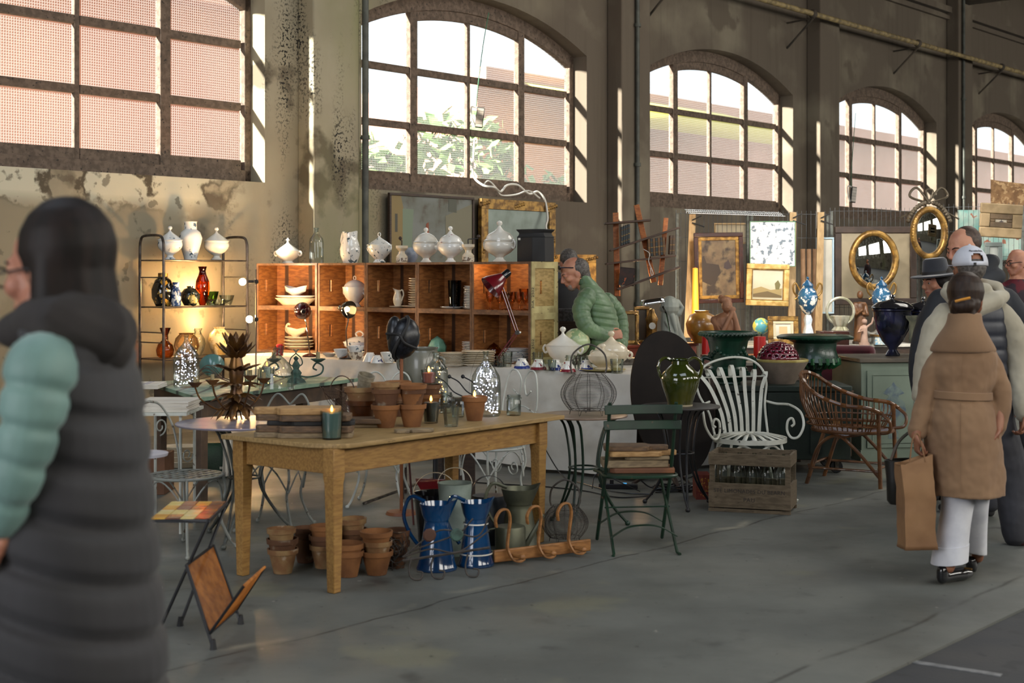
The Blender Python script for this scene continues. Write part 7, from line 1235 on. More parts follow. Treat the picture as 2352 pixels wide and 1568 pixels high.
def face_bits(t, M, root, glasses=None, brow=HAIRD):
    R0 = Matrix.Translation(-V(root)) @ M; EW = mat('eye_white', '9a8f86', rough=.2); EB = mat('eye_dark', '1c1410', rough=.1)
    for s in (-1, 1):
        e = B(); e.M = R0; e.ball((s*.032, -.0795, .004), .0115); o = part(t, 'eye', e, EW); q = B(); q.M = R0; q.ball((s*.032, -.0865, .004), .0062, n=10); part(o, 'iris', q, EB); q = B(); q.M = R0; q.limb([(s*.015, -.0965, .026), (s*.032, -.092, .032), (s*.05, -.079, .028)], [.003, .004, .003], 6); part(t, 'eyebrow', q, brow)
    q = B(); q.M = R0; q.limb([(-.021, -.092, -.0625), (0, -.1015, -.0625), (.021, -.092, -.0625)], [.003, .0045, .003], 6); part(t, 'lips', q, mat('lips', '8a4a42', rough=.5))
    if glasses:
        q = B(); q.M = R0
        for s in (-1, 1): q.tube([V((s*.033+.026*math.cos(a*PI/10), -.108, .002+.02*math.sin(a*PI/10))) for a in range(20)], .0028, 5, True); q.tube([(s*.06, -.106, .008), (s*.082, -.02, .01), (s*.083, .02, .0)], .0026, 5)
        q.tube([(-.008, -.11, .006), (.008, -.11, .006)], .0025, 5); part(t, 'glasses', q, glasses)
def hand(b, w, d, up, s=1, curl=.5, side=1):
    # palm + four fingers + thumb from the palm's side; d = pointing direction, up = back of the hand
    d = V(d).normalized(); up = (V(up)-d*V(up).dot(d)).normalized(); x = d.cross(up)*side; w = V(w)
    L = lambda a, e, c: w+(x*a+d*e+up*c)*s
    for k in range(4): a = (-.027+.018*k); b.limb([L(a*.6, 0, 0), L(a, .05, 0), L(a, .085, 0)], [.015*s, .0125*s, .011*s], 8)
    for k, ln in enumerate((.066, .078, .074, .058)):
        a = -.03+.02*k; c = curl; p0 = L(a, .088, 0); p1 = L(a*1.05, .088+ln*.45*math.cos(c*.7), -ln*.45*math.sin(c*.7)); p2 = p1+(d*math.cos(c*1.8)-up*math.sin(c*1.8))*ln*.32*s; p3 = p2+(d*math.cos(c*2.8)-up*math.sin(c*2.8))*ln*.26*s; b.limb([p0, p1, p2, p3], [.0098*s, .009*s, .0082*s, .007*s], 8)
    b.limb([L(-.03, .02, -.004), L(-.052, .045, -.014), L(-.056, .075, -.024), L(-.05, .098, -.03)], [.014*s, .012*s, .010*s, .008*s], 8)
def ring(c, rx, ry, yaw=0, n=36, bump_=0, ph=0, k=5):
    o = []
    for i in range(n):
        a = 2*PI*i/n; q = 1+bump_*math.sin(k*a+ph); x, y = rx*math.cos(a)*q, ry*math.sin(a)*q; o.append(V(c)+V((x*math.cos(yaw)-y*math.sin(yaw), x*math.sin(yaw)+y*math.cos(yaw), 0)))
    return o
def garment(b, rows, yaw=0, sub_=4, quilt=0, qa=.05, fold=0, z_off=0, tilt=0):
    """rows: (centre, rx, ry[, fold]) top to bottom; closed tube, smoothly interpolated"""
    R_ = []; m = len(rows)
    cs = spl([r[0] for r in rows], sub_); xs = spl([(r[1], r[2], 0) for r in rows], sub_)
    z0 = cs[0].z; fine = []
    for i in range(len(cs)-1):
        st = max(1, int((cs[i]-cs[i+1]).length/.014)) if quilt else 1
        for j in range(st): q = j/st; fine.append((cs[i].lerp(cs[i+1], q), xs[i].lerp(xs[i+1], q)))
    fine.append((cs[-1], xs[-1]))
    for c, x in fine:
        f = 1.; 
        if quilt: u = ((c.z-z_off)/quilt) % 1; f = 1-qa*math.exp(-((min(u, 1-u))/.13)**2)
        h = (z0-c.z); r_ = ring(c, max(x.x, .01)*f, max(x.y, .01)*f, yaw, 36, fold*min(1, h/.6), 1.3+h*2, 6)
        if tilt: r_ = [p+V((0, 0, tilt*(p.x-c.x))) for p in r_]
        R_.append(r_)
    return b.loft(R_)
def sleeve(b, pts, rs, quilt=0, qa=.07):
    m_ = 22 if quilt else 7; ps = spl(pts, m_); rr_ = [v.x for v in spl([(r, 0, 0) for r in rs], m_)]
    if quilt:
        L_ = 0; out = []
        for i, p in enumerate(ps):
            if i: L_ += (p-ps[i-1]).length
            u = (L_/quilt) % 1; out.append(rr_[i]*(1-qa*math.exp(-(min(u, 1-u)/.16)**2)))
        rr_ = out
    return b.limb(ps, rr_, 16)
def shoe(b, heel, d, s=1, pitch=0):
    d = V(d).normalized(); M = Matrix.Translation(heel) @ Matrix.Rotation(math.atan2(d.y, d.x), 4, 'Z') @ Matrix.Rotation(pitch, 4, 'Y')
    o = b.M; b.M = (o or Matrix.Identity(4)) @ M; b.limb([(0, 0, .035), (.08, 0, .035), (.17, 0, .03), (.225, 0, .025)], [.035*s, .036*s, .04*s, .028*s], 14); b.limb([(-.005, 0, .03), (-.005, 0, .07)], [.034*s, .034*s], 12); b.M = o
def fit(name, root, b, m, t, rem=.011, sm=2, **k): return part(t, name, b, m, rem=rem, sm=sm, **k)
# --- woman in the padded vest, left foreground (walks to the left)
Y = 3.1; rt = T(150, Y, 0); t = thing('person', 'woman in long grey padded vest over mint sleeves walking past at the left', 'person', rt)
PX = lambda px, py, y=Y: P(px, py, y)
hc = PX(128, 625, Y+.02); yaw = -1.88; b = mb(rt); sub(b, HM(hc, yaw, .12, 1.06), head_shape); b.limb([PX(165, 800), PX(160, 900)], [.12, .14]); sh_ = PX(95, 850, Y-.2); el = PX(62, 1010, Y-.22); wr = PX(5, 1190, Y-.2); b.limb([PX(150, 850), sh_, el, wr], [.08, .05, .04, .028]); hand(b, wr, (-.5, 0, -1), (-.2, -1, 0), 1, .5, -1)
for s in (-1, 1): b.limb([PX(150, 1500, Y+.09*s), V((rt.x+.05*s, Y+.09*s, .5)), V((rt.x+.12*s, Y+.09*s, .09))], [.1, .065, .04])
fit('body', rt, b, SKIN, t, .008, 2); face_bits(t, HM(hc, yaw, .12, 1.06), rt, BLACKM)
b = mb(rt); sub(b, HM(hc, yaw, .12, 1.06), lambda q: (q.ball((0, .035, .045), .106, (.92, .98, 1.04), 22), q.limb([(0, .035, .02), (0, .05, -.08), (0, .06, -.15)], [.092, .085, .078]), q.limb([(.055, .035, .02), (.062, .025, -.1), (.05, .03, -.16)], [.045, .045, .04]), q.limb([(-.055, .035, .02), (-.062, .025, -.1), (-.05, .03, -.16)], [.045, .045, .04])))
b.limb([PX(185, 640), PX(208, 700), PX(200, 750)], [.05, .05, .05]); fit('hair', rt, b, HAIRD, t, .008, 3)
VG = mat('grey_vest', '28272a', '212022', rough=.75, ns=5, sheen=.15)
b = mb(rt); garment(b, [(PX(178, 745), .06, .07), (PX(180, 775), .12, .17), (PX(182, 830), .125, .205), (PX(185, 930), .14, .215), (PX(180, 1050), .155, .215), (PX(172, 1200), .178, .225), (PX(168, 1400), .2, .235), (PX(166, 1600), .214, .24), (PX(165, 1850), .225, .245), (PX(165, 2050), .225, .24)], 0, 3, .112, .1, .012, .03, -.28)
fit('padded_vest', rt, b, VG, t, .0075, 0)
b = mb(rt); b.limb([PX(80, 735, Y-.06), PX(140, 745, Y-.13), PX(215, 760, Y-.1), PX(240, 765, Y+.02)], [.05, .065, .08, .075]); b.limb([PX(240, 765, Y+.02), PX(225, 735, Y+.14), PX(120, 735, Y+.12), PX(70, 745, Y+.02)], [.075, .06, .055, .045]); b.limb([PX(170, 705, Y-.07), PX(215, 725, Y-.03), PX(235, 790, Y-.05)], [.04, .06, .07]); b.limb([PX(30, 760, Y), PX(85, 742, Y-.05)], [.04, .05]); fit('hood', rt, b, mat('grey_hood', '302c2a', '282423', rough=.9), t, .009, 3)
b = mb(rt); sleeve(b, [PX(110, 830, Y-.17), sh_, PX(80, 920, Y-.215), el, PX(35, 1100, Y-.22), wr], [.07, .075, .07, .062, .055, .045], .075, .14); fit('padded_sleeve', rt, b, mat('mint_sleeve', '6f8f88', '5f7d77', rough=.6, ns=6, sheen=.2), t, .0065, 0)
b = mb(rt)
for s in (-1, 1): sleeve(b, [V((rt.x+.01*s, Y+.09*s, .8)), V((rt.x+.06*s, Y+.09*s, .45)), V((rt.x+.12*s, Y+.09*s, .1))], [.11, .08, .06])
fit('trousers', rt, b, BLACKM, t, .012, 1); b = mb(rt)
for s in (-1, 1): shoe(b, V((rt.x+.14*s, Y+.09*s, .0)), (-1, 0, 0))
fit('shoes', rt, b, BLACKM, t, .01, 1)
# --- woman in camel coat seen from behind, right
Y = 7.62; rt = T(2215, Y, 0); t = thing('person', 'woman in belted camel coat, white trousers and black loafers seen from behind', 'person', rt)
PX = lambda px, py, y=Y: P(px, py, y); hc = PX(2219, 685, Y-.01); hy = PI-.45; CAM = mat('camel_wool', '876a4f', '7a5e45', rough=.95, ns=3, sheen=.1)
b = mb(rt); sub(b, HM(hc, hy, .1), head_shape); b.limb([PX(2214, 780), PX(2214, 860)], [.05, .09]); lw = PX(2104, 1000, Y-.02); rw = PX(2292, 985, Y-.05); b.limb([PX(2165, 835), PX(2126, 925), lw], [.045, .038, .028]); b.limb([PX(2265, 835), PX(2296, 920), rw], [.045, .038, .028]); hand(b, lw, (.08, 0, -1), (-1, 0, 0), .95, 1.0, 1); hand(b, rw, (-.35, -.2, -1), (1, 0, 0), .95, .5, -1)
f1_ = Q(2166, 1333, .02); f2_ = PX(2246, 1300, Y+.3); b.limb([PX(2200, 1130), PX(2192, 1240), f1_+V((.03, 0, .07))], [.06, .045, .032]); b.limb([PX(2238, 1130, Y+.05), PX(2240, 1200, Y+.15), f2_+V((.0, 0, .05))], [.06, .04, .032]); fit('body', rt, b, SKIN2, t, .007, 2); face_bits(t, HM(hc, hy, .1), rt)
b = mb(rt); sub(b, HM(hc, hy, .1), lambda q: (q.ball((0, .028, .035), .107, (.92, 1.0, 1.02), 22), q.ball((0, .06, -.03), .085, (1., .75, .95)), q.ball((0, .115, -.045), .048, (1.3, .6, .85)), q.limb([(.03, .08, -.06), (.0, .075, -.13)], [.045, .03]), q.limb([(-.03, .08, -.06), (-.05, .09, -.13)], [.035, .012]))); fit('hair', rt, b, mat('brown_hair', '22160f', '2e1f15', rough=.55, spec=.3, ns=70, stretch=(1, 1, .1)), t, .006, 2)
b = mb(rt); sub(b, HM(hc, hy, .1), lambda q: q.tube([(-.045, .165, -.01), (.0, .175, -.022), (.03, .168, -.03)], .008, 6)); part(t, 'hair_clip', b, mat('amber_clip', 'c88a3a', rough=.2, coat=.5)); b = mb(rt); sub(b, HM(hc, hy, .1), lambda q: q.ball((.082, .012, -.045), .006)); part(t, 'earring', b, WHITE)
b = mb(rt); garment(b, [(PX(2215, 742, Y-.05), .07, .07), (PX(2214, 775, Y-.03), .12, .11), (PX(2214, 805), .165, .125), (PX(2214, 840), .19, .13), (PX(2212, 880), .172, .13), (PX(2208, 905), .152, .125), (PX(2210, 940), .17, .14), (PX(2214, 1020), .195, .155), (PX(2218, 1090), .2, .16), (PX(2219, 1136), .2, .16)], 0, 4, 0, 0, .022)
sleeve(b, [PX(2162, 820), PX(2143, 855), PX(2124, 920), PX(2108, 988)], [.058, .056, .052, .05]); sleeve(b, [PX(2267, 820), PX(2286, 860), PX(2298, 920), PX(2288, 982)], [.058, .058, .058, .053]); fit('coat', rt, b, CAM, t, .008, 3, dsp=(.13, .028))
b = mb(rt); garment(b, [(PX(2216, 718, Y-.05), .085, .085), (PX(2215, 745, Y-.05), .098, .095), (PX(2212, 775, Y-.025), .14, .125), (PX(2212, 800), .172, .142), (PX(2212, 808), .17, .135)], 0, 4); fit('collar', rt, b, CAM, t, .007, 2)
b = mb(rt); n = 36; b.band([PX(2207, 906)+V((.161*math.cos(a*2*PI/n), .135*math.sin(a*2*PI/n), -.006*math.cos(a*2*PI/n))) for a in range(n)], .042, .01, (0, 0, 1), True); part(t, 'belt', b, CAM, bev=.003); b = mb(rt); b.tube([PX(2212, 815, Y-.135), PX(2206, 880, Y-.133)], .0012, 4).tube([PX(2206, 925, Y-.14), PX(2206, 1132, Y-.165)], .0012, 4).tube([PX(2262, 925, Y-.105), PX(2268, 1132, Y-.125)], .0012, 4); part(t, 'seam', b, mat('seam', '6e543c', rough=.9))
WJ = mat('white_denim', 'cdced4', 'bfc0c8', rough=.85, bump=.1, bs=20); b = mb(rt); garment(b, [(PX(2200, 1100), .1, .11), (PX(2200, 1150), .086, .095), (PX(2190, 1220), .085, .09), (PX(2180, 1292), .094, .1)], .1, 4, 0, 0, .02, 0, .12); garment(b, [(PX(2238, 1100, Y+.03), .09, .11), (PX(2236, 1150, Y+.08), .08, .09), (PX(2236, 1210, Y+.18), .072, .08), (PX(2234, 1268, Y+.26), .075, .085)], -.1, 4, 0, 0, .02, 0, -.2); fit('trousers', rt, b, WJ, t, .007, 1)
b = mb(rt); garment(b, [(PX(2185, 1250), .0925, .099), (PX(2180.5, 1290), .0965, .103)], .1, 4, 0, 0, 0, 0, .12); part(t, 'trouser_cuff', b, WJ)
b = mb(rt); shoe(b, f1_+V((0, 0, -.015)), (.8, .6, 0), .92); fit('loafer', rt, b, BLACK, t, .006, 1); b = mb(rt); shoe(b, f2_+V((-.03, 0, -.03)), (.55, .85, 0), .92, -.42); fit('loafer', rt, b, BLACK, t, .006, 1)
b = mb(rt); q = f1_+V((.14, .08, .05)); b.tube([q, q+V((.03, -.03, 0))], .006, 6); part(t, 'loafer_buckle', b, GOLD)
# her bags
KR = mat('kraft_paper', '866443', '765538', rough=.8, ns=4, bump=.15, bs=6); bp0 = PX(2098, 1258, Y-.08); t = thing('paper_bag', 'tall brown paper carrier bag held by the woman in the camel coat', 'bag', bp0, .1); b = B(); rows = []
for z, w0, w1, dx, dy in ((0, .17, .12, .02, 0), (.12, .165, .115, .018, .004), (.25, .172, .12, .012, -.004), (.38, .165, .11, .0, .004), (.47, .17, .09, -.01, 0)): rows.append([V((dx+sx*w0/2, dy+sy*w1/2, z+.03*sx*(z > .4))) for sx, sy in ((-1, -1), (0, -1.12), (1, -1), (1.08, 0), (1, 1), (0, 1.1), (-1, 1), (-1.05, 0))])
rows = []
for i in range(22):
    z = .47*i/21; w0, w1 = .17-.01*math.sin(z*7), .12-.05*max(0, z-.3)/.17; o = []
    for j in range(32):
        a = 2*PI*j/32; c_, s_ = math.cos(a), math.sin(a); m_ = max(abs(c_), abs(s_)); x, y = c_/m_*w0/2, s_/m_*w1/2; q = .016*noise.noise(V((x*14, y*14+3, z*9)))+.008*abs(noise.noise(V((x*30, y*30, z*22)))); o.append(V((x*(1+q*8)+.02*(1-z*2), y*(1+q*14), z+.03*(x/w0*2)*(i == 21))))
    rows.append(o)
b.loft(rows, False); b.add(rows[0], [tuple(range(32))]); part(t, 'bag', b, KR, sol=.002); part(t, 'handle', B().tube(spl([(-.04, -.05, .46), (-.02, -.04, .58), (.02, -.02, .6), (.05, -.04, .46)], 6), .004, 6), KR)
hb0 = PX(2080, 1156, Y+.12); t = thing('handbag', 'black leather bucket handbag hanging from her left arm behind the paper bag', 'bag', hb0, .3); part(t, 'body', B().lathe([(0, 0), (.085, 0), (.1, .02), (.105, .15), (.115, .24), (.108, .24), (.098, .02)], 28, sx=1.1, sy=.6), mat('black_leather', '15130f', '1f1c1a', rough=.35), sol=0); part(t, 'strap', B().band(spl([(-.09, 0, .24), (-.04, 0, .34), (.03, -.05, .41), (.09, -.05, .38), (.1, 0, .25)], 6), .025, .005, (0, 1, 0)), MT['black_leather']); part(t, 'buckle', B().tube([(.085, -.05, .3), (.085, -.05, .36)], .012, 8).tube(arc(.02, 0, 360, 14, (.085, -.05, .38)), .004, 5), CHROME)
# --- man in white cap, beige hoodie and navy gilet, from behind
Y = 8.75; rt = T(2240, Y, 0); t = thing('person', 'man in backwards white cap, navy gilet and beige hoodie seen from behind', 'person', rt); PX = lambda px, py, y=Y: P(px, py, y)
hc = PX(2226, 615); hy = PI+.1; b = mb(rt); sub(b, HM(hc, hy, .05, 1.04), head_shape); b.limb([PX(2232, 700), PX(2236, 800)], [.1, .14]); lw = PX(2112, 905, Y-.02); rw = PX(2352, 950, Y-.12)
b.limb([PX(2165, 735), PX(2125, 820), lw], [.07, .05, .034]); b.limb([PX(2305, 735), PX(2338, 850), rw], [.07, .05, .034]); hand(b, lw, (.1, .2, -1), (-1, 0, 0), 1.05, .7); hand(b, rw, (-.1, -.1, -1), (1, 0, 0), 1.05, .8, -1)
for px, y_, fy in ((2205, Y-.02, 8.75), (2318, Y+.05, 8.68)): b.limb([PX(2250 if px > 2250 else 2222, 960), PX(px, 1080, y_), V((T(px+14, fy, 0).x, fy, .09))], [.08, .06, .045])
fit('body', rt, b, SKIN2, t, .008, 2); face_bits(t, HM(hc, hy, .05, 1.04), rt)
b = mb(rt); sub(b, HM(hc, hy, .05, 1.04), lambda q: (q.ball((0, .03, .0), .1, (.86, .95, .85), 20))); fit('hair', rt, b, HAIRG, t, .008, 2)
CP = mat('cap_white', 'c6c8d0', 'b9bbc4', rough=.8, bump=.1, bs=50); MC = HM(hc, hy, .05, 1.04); b = mb(rt)
def capf(u, v):
    a = 2*PI*u; e = v*PI/2; rx, ry, rz = .098, .117, .112; z = .02+rz*math.sin(e)*1.0
    if v < .01: z -= .012*(math.sin(a) > -.2)
    return MC @ V((rx*math.cos(e)*math.cos(a), .012+ry*math.cos(e)*math.sin(a), z))
fs = []; nu, nv = 48, 14; vs = [capf(i/nu, j/nv) for i in range(nu) for j in range(nv+1)]
for i in range(nu):
    for j in range(nv):
        da = abs((i+.5)/nu-.25)*2*PI
        if j >= 1 and j < 5 and da < .42*math.sqrt(max(0, 1-((j-.5)/4.6)**2)): continue
        fs.append((i*(nv+1)+j, ((i+1) % nu)*(nv+1)+j, ((i+1) % nu)*(nv+1)+j+1, i*(nv+1)+j+1))
b.add(vs, fs); b.ball(MC @ V((0, .012, .132)), .008); cap = part(t, 'cap', b, CP, sol=.004)
b = mb(rt); b.prism([(.085*math.cos(a), -.1-.075*math.sin(a)) for a in [PI*k/14 for k in range(15)]], .018, .022, MC); part(cap, 'peak', b, CP); b = mb(rt); b.box((.02, .128, .014), (.014, .008, .02), 0, MC); part(cap, 'strap_buckle', b, BLACKM)
c = bpy.data.curves.new('embroidery', 'FONT'); c.body = 'Mercedes-Benz'; c.size = .017; c.extrude = .0008; c.align_x = 'CENTER'; dg = bpy.data.objects.new('x', c); C.objects.link(dg); bpy.context.view_layer.update(); me = bpy.data.meshes.new_from_object(dg); bpy.data.objects.remove(dg)
for v in me.vertices:   # wrap the lettering round the back of the cap
    a = PI/2+v.co.x/.1; z = .0875+v.co.y; e = math.asin(min(.95, (z-.02)/.112)); p = MC @ V(((.103+v.co.z)*math.cos(e)*math.cos(a), .012+(.1225+v.co.z)*math.cos(e)*math.sin(a), z+.002)); v.co = p-V(rt)
me.materials.append(BLACKM); o = bpy.data.objects.new('embroidered_lettering', me); C.objects.link(o); o.parent = cap
HB = mat('beige_fleece', 'a8a18f', '98917f', rough=.95, ns=4, sheen=.2); NV = mat('navy_gilet', '1b1f2b', '151822', rough=.5, ns=6)
b = mb(rt); sleeve(b, [PX(2172, 722), PX(2148, 760), PX(2128, 830), lw], [.075, .08, .07, .052]); sleeve(b, [PX(2296, 720), PX(2322, 760), PX(2340, 850), rw], [.078, .085, .075, .055]); fit('hoodie_sleeves', rt, b, HB, t, .01, 3, dsp=(.1, .02))
b = mb(rt); b.limb([PX(2172, 672, Y-.02), PX(2200, 690, Y-.1), PX(2240, 708, Y-.13), PX(2285, 690, Y-.1), PX(2305, 680, Y-.02)], [.035, .06, .065, .06, .04]); b.limb([PX(2180, 660, Y), PX(2225, 650, Y+.1), PX(2290, 660, Y)], [.04, .05, .04]); b.limb([PX(2215, 665, Y-.08), PX(2262, 665, Y-.08)], [.045, .045]); fit('hood', rt, b, HB, t, .009, 3)
b = mb(rt); garment(b, [(PX(2236, 668), .08, .08), (PX(2236, 695), .17, .12), (PX(2236, 730), .2, .14), (PX(2238, 820), .2, .145), (PX(2240, 900), .2, .145), (PX(2244, 965), .205, .15)], 0, 3, .085, .05); fit('gilet', rt, b, NV, t, .01, 1)
TR = mat('dark_grey_trousers', '34343a', '2b2b30', rough=.9, ns=6); b = mb(rt); sleeve(b, [PX(2222, 940), PX(2210, 1060), PX(2222, 1235)], [.12, .09, .07]); sleeve(b, [PX(2270, 940), PX(2318, 1080, Y+.05), PX(2332, 1228, Y-.06)], [.14, .11, .08]); fit('trousers', rt, b, TR, t, .011, 2, dsp=(.12, .02))
b = mb(rt); shoe(b, V((T(2226, 8.75, 0).x, 8.7, 0)), (.3, 1, 0)); shoe(b, V((T(2338, 8.72, 0).x, 8.66, 0)), (.9, .4, 0)); fit('shoes', rt, b, mat('maroon_shoe', '35181c', rough=.5), t, .009, 1)
# --- tall balding man looking down
Y = 9.7; rt = T(2250, Y, 0); t = thing('person', 'tall balding man in dark hooded jacket looking down behind the white cap', 'person', rt); PX = lambda px, py, y=Y: P(px, py, y)
hc = PX(2212, 572); M_ = HM(hc, -1.1, .28, 1.12); b = mb(rt); sub(b, M_, head_shape); b.limb([PX(2240, 640), PX(2240, 720), PX(2230, 940)], [.09, .14, .12]); 
for s, px in ((-1, 2215), (1, 2275)): b.limb([PX(px, 930), PX(px, 1060), V((T(px, Y, 0).x, Y, .08))], [.11, .075, .05])
for s, px in ((-1, 2125), (1, 2345)): w_ = PX(px+(-12 if s < 0 else 0), 910, Y-.05); b.limb([PX(2230+s*80, 715), PX(px, 800), w_], [.07, .05, .035]); hand(b, w_, (0, 0, -1), (s, 0, 0), 1.05, .6)
fit('body', rt, b, SKIN, t, .009, 2); face_bits(t, M_, rt)
b = mb(rt); sub(b, M_, lambda q: (q.ball((0, .05, .04), .098, (.88, .86, .95), 20), q.ball((0, .02, .075), .075, (.95, .9, .6)))); fit('hair', rt, b, mat('thin_hair', '33241b', '4a382c', rough=.6, ns=50), t, .008, 2)
DJ = mat('dark_jacket', '202329', '191b20', rough=.8, ns=5); b = mb(rt); garment(b, [(PX(2245, 625), .08, .09), (PX(2240, 655), .19, .13), (PX(2235, 690), .27, .16), (PX(2232, 780), .3, .17), (PX(2230, 900), .3, .17), (PX(2232, 1000), .29, .17)], 0, 3, .13, .03); sleeve(b, [PX(2160, 690), PX(2128, 760), PX(2112, 840), PX(2113, 905)], [.085, .085, .075, .055]); sleeve(b, [PX(2310, 690), PX(2345, 750), PX(2355, 840), PX(2350, 905)], [.09, .09, .08, .055]); fit('jacket', rt, b, DJ, t, .012, 3)
b = mb(rt); b.limb([PX(2250, 640, Y-.08), PX(2275, 600, Y-.02), PX(2280, 600, Y+.08)], [.06, .06, .05]); b.limb([PX(2200, 655, Y-.12), PX(2250, 650, Y-.14), PX(2290, 635, Y-.06)], [.05, .06, .06]); fit('hood', rt, b, DJ, t, .011, 3)
b = mb(rt)
for px in (2215, 2275): sleeve(b, [PX(px, 950), PX(px, 1060), V((T(px, Y, 0).x, Y, .1))], [.12, .09, .07])
fit('trousers', rt, b, TR, t, .012, 2); b = mb(rt); [shoe(b, V((T(px, Y, 0).x, Y+.02, 0)), (-.4, 1, 0)) for px in (2215, 2275)]; fit('shoes', rt, b, BLACKM, t, .01, 1)
# --- woman in felt hat
Y = 10.35; rt = T(2150, Y, 0); t = thing('person', 'woman in dark wide brimmed felt hat half hidden behind the tall man', 'person', rt); PX = lambda px, py, y=Y: P(px, py, y)
hc = PX(2152, 648); M_ = HM(hc, -1.3, .12, 1.0); b = mb(rt); sub(b, M_, head_shape); b.limb([PX(2165, 720), PX(2165, 800), PX(2165, 930)], [.09, .12, .1])
for px in (2150, 2185): b.limb([PX(px, 920), V((T(px, Y, 0).x, Y, .08))], [.09, .045])
for px in (2125, 2210): w_ = PX(px, 900, Y-.05); b.limb([PX(2165, 730), PX(px, 760), w_], [.07, .05, .03]); hand(b, w_, (0, 0, -1), (1, 0, 0), .95, .6)
fit('body', rt, b, SKIN, t, .009, 2); face_bits(t, M_, rt); b = mb(rt); sub(b, M_, lambda q: (q.ball((0, .03, .035), .104, (.95, .98, 1), 20), q.limb([(.06, .01, 0), (.06, .03, -.1)], [.04, .035]), q.limb([(-.06, .01, 0), (-.06, .03, -.1)], [.04, .035]), q.limb([(0, .07, 0), (0, .07, -.11)], [.08, .07]), q.ball((0, -.06, .055), .05, (1.2, .7, .6)))); fit('hair', rt, b, HAIRD, t, .008, 2)
b = mb(rt); sub(b, M_, lambda q: q.lathe([(.0, .17), (.07, .175), (.085, .16), (.1, .075), (.105, .055), (.17, .045), (.185, .05), (.185, .056), (.17, .052), (.105, .062)], 36, sx=.9, sy=1)); hat = part(t, 'hat', b, mat('felt', '2a2c33', '23252b', rough=.95, sheen=.4), sol=.003); b = mb(rt); sub(b, M_, lambda q: q.lathe([(.1062, .062), (.102, .085)], 36, sx=.9)); part(hat, 'hat_band', b, BLACKM)
b = mb(rt); garment(b, [(PX(2162, 690), .07, .07), (PX(2162, 720), .16, .11), (PX(2162, 760), .185, .13), (PX(2162, 900), .18, .13), (PX(2162, 1010), .2, .14)], 0, 4); sleeve(b, [PX(2135, 730), PX(2118, 800), PX(2122, 895)], [.065, .06, .05]); sleeve(b, [PX(2190, 730), PX(2210, 800), PX(2212, 895)], [.065, .06, .05]); fit('coat', rt, b, DJ, t, .011, 3)
b = mb(rt); [sleeve(b, [PX(px, 960), V((T(px, Y, 0).x, Y, .1))], [.08, .06]) for px in (2150, 2185)]; fit('trousers', rt, b, BLACKM, t, .012, 1); b = mb(rt); [shoe(b, V((T(px, Y, 0).x, Y+.02, 0)), (-.4, 1, 0), .9) for px in (2150, 2185)]; fit('shoes', rt, b, BLACKM, t, .01, 1)
# --- generic standing figure for the far ones
def stander(px, Y, ytop, label, M_yaw, pitch, hairm, coat, acc=None, glasses=None, bald=False, arms='down', lean=(0, 0)):
    rt = T(px, Y, 0); t = thing('person', label, 'person', rt); PX = lambda a, b_, y=Y: P(a, b_, y); k = F/Y
    hz_ = ytop+.128*k; hc = P(px+lean[0]*k, hz_, Y+lean[1]); M_ = HM(hc, M_yaw, pitch, 1.0); zt = hc.z-.2; b = mb(rt); sub(b, M_, head_shape); X = rt.x; W = lambda x, y, z: V((X+x, Y+y, z)); hx = hc-V((X, Y, 0))
    b.limb([hc+V((0, .02, -.13)), W(hx.x*.7, lean[1]*.7, zt-.1), W(0, 0, .95)], [.06, .12, .12])
    for s in (-1, 1): w_ = W(s*.24, -.04, zt-.6); b.limb([W(s*.17+hx.x*.6, 0, zt-.04), W(s*.25, .0, zt-.32), w_], [.06, .045, .03]); hand(b, w_, (0, 0, -1), (s, 0, 0), 1, .6); b.limb([W(s*.09, 0, .92), W(s*.1, 0, .5), W(s*.1, 0, .09)], [.1, .07, .045])
    fit('body', rt, b, SKIN, t, .009, 2); face_bits(t, M_, rt, glasses)
    b = mb(rt); sub(b, M_, (lambda q: q.ball((0, .045, .0), .098, (.9, .8, .7), 18)) if bald else (lambda q: (q.ball((0, .03, .045), .102, (.9, .97, .97), 18), q.ball((0, .06, -.01), .07)))); fit('hair', rt, b, hairm, t, .008, 2)
    b = mb(rt); garment(b, [(W(hx.x*.9, lean[1]*.8, zt+.05), .075, .075), (W(hx.x*.8, lean[1]*.7, zt-.02), .17, .11), (W(hx.x*.6, lean[1]*.5, zt-.12), .215, .14), (W(hx.x*.3, 0, zt-.4), .2, .14), (W(0, 0, .85), .2, .145)], 0, 4)
    for s in (-1, 1): sleeve(b, [W(s*.16+hx.x*.6, 0, zt-.05), W(s*.24, 0, zt-.32), W(s*.245, -.04, zt-.58)], [.075, .065, .05])
    fit('jacket', rt, b, coat, t, .012, 3); b = mb(rt)
    for s in (-1, 1): sleeve(b, [W(s*.09, 0, .92), W(s*.1, 0, .5), W(s*.1, 0, .1)], [.12, .09, .07])
    fit('trousers', rt, b, TR, t, .013, 1); b = mb(rt); [shoe(b, W(s*.1, .04, 0), (math.sin(M_yaw), -math.cos(M_yaw), 0)) for s in (-1, 1)]; fit('shoes', rt, b, BLACKM, t, .01, 1)
    return t, rt, M_
stander(2336, 13.2, 572, 'bald man with glasses and dark red scarf at the right edge', -1.35, .1, HAIRG, mat('dark_red_jacket', '2a1d26', '5a1420', rough=.8, ns=3, lo=.55, hi=.57), glasses=BLACKM, bald=True)
stander(1241, 15.0, 556, 'dark haired man in navy jacket behind the black metal box', PI-.3, .1, HAIRD, mat('navy_jacket', '1c2536', '161c2a', rough=.8))
stander(1304, 14.35, 574, 'grey haired man almost hidden behind the man in green', PI+.4, .1, HAIRG, BLACKM)
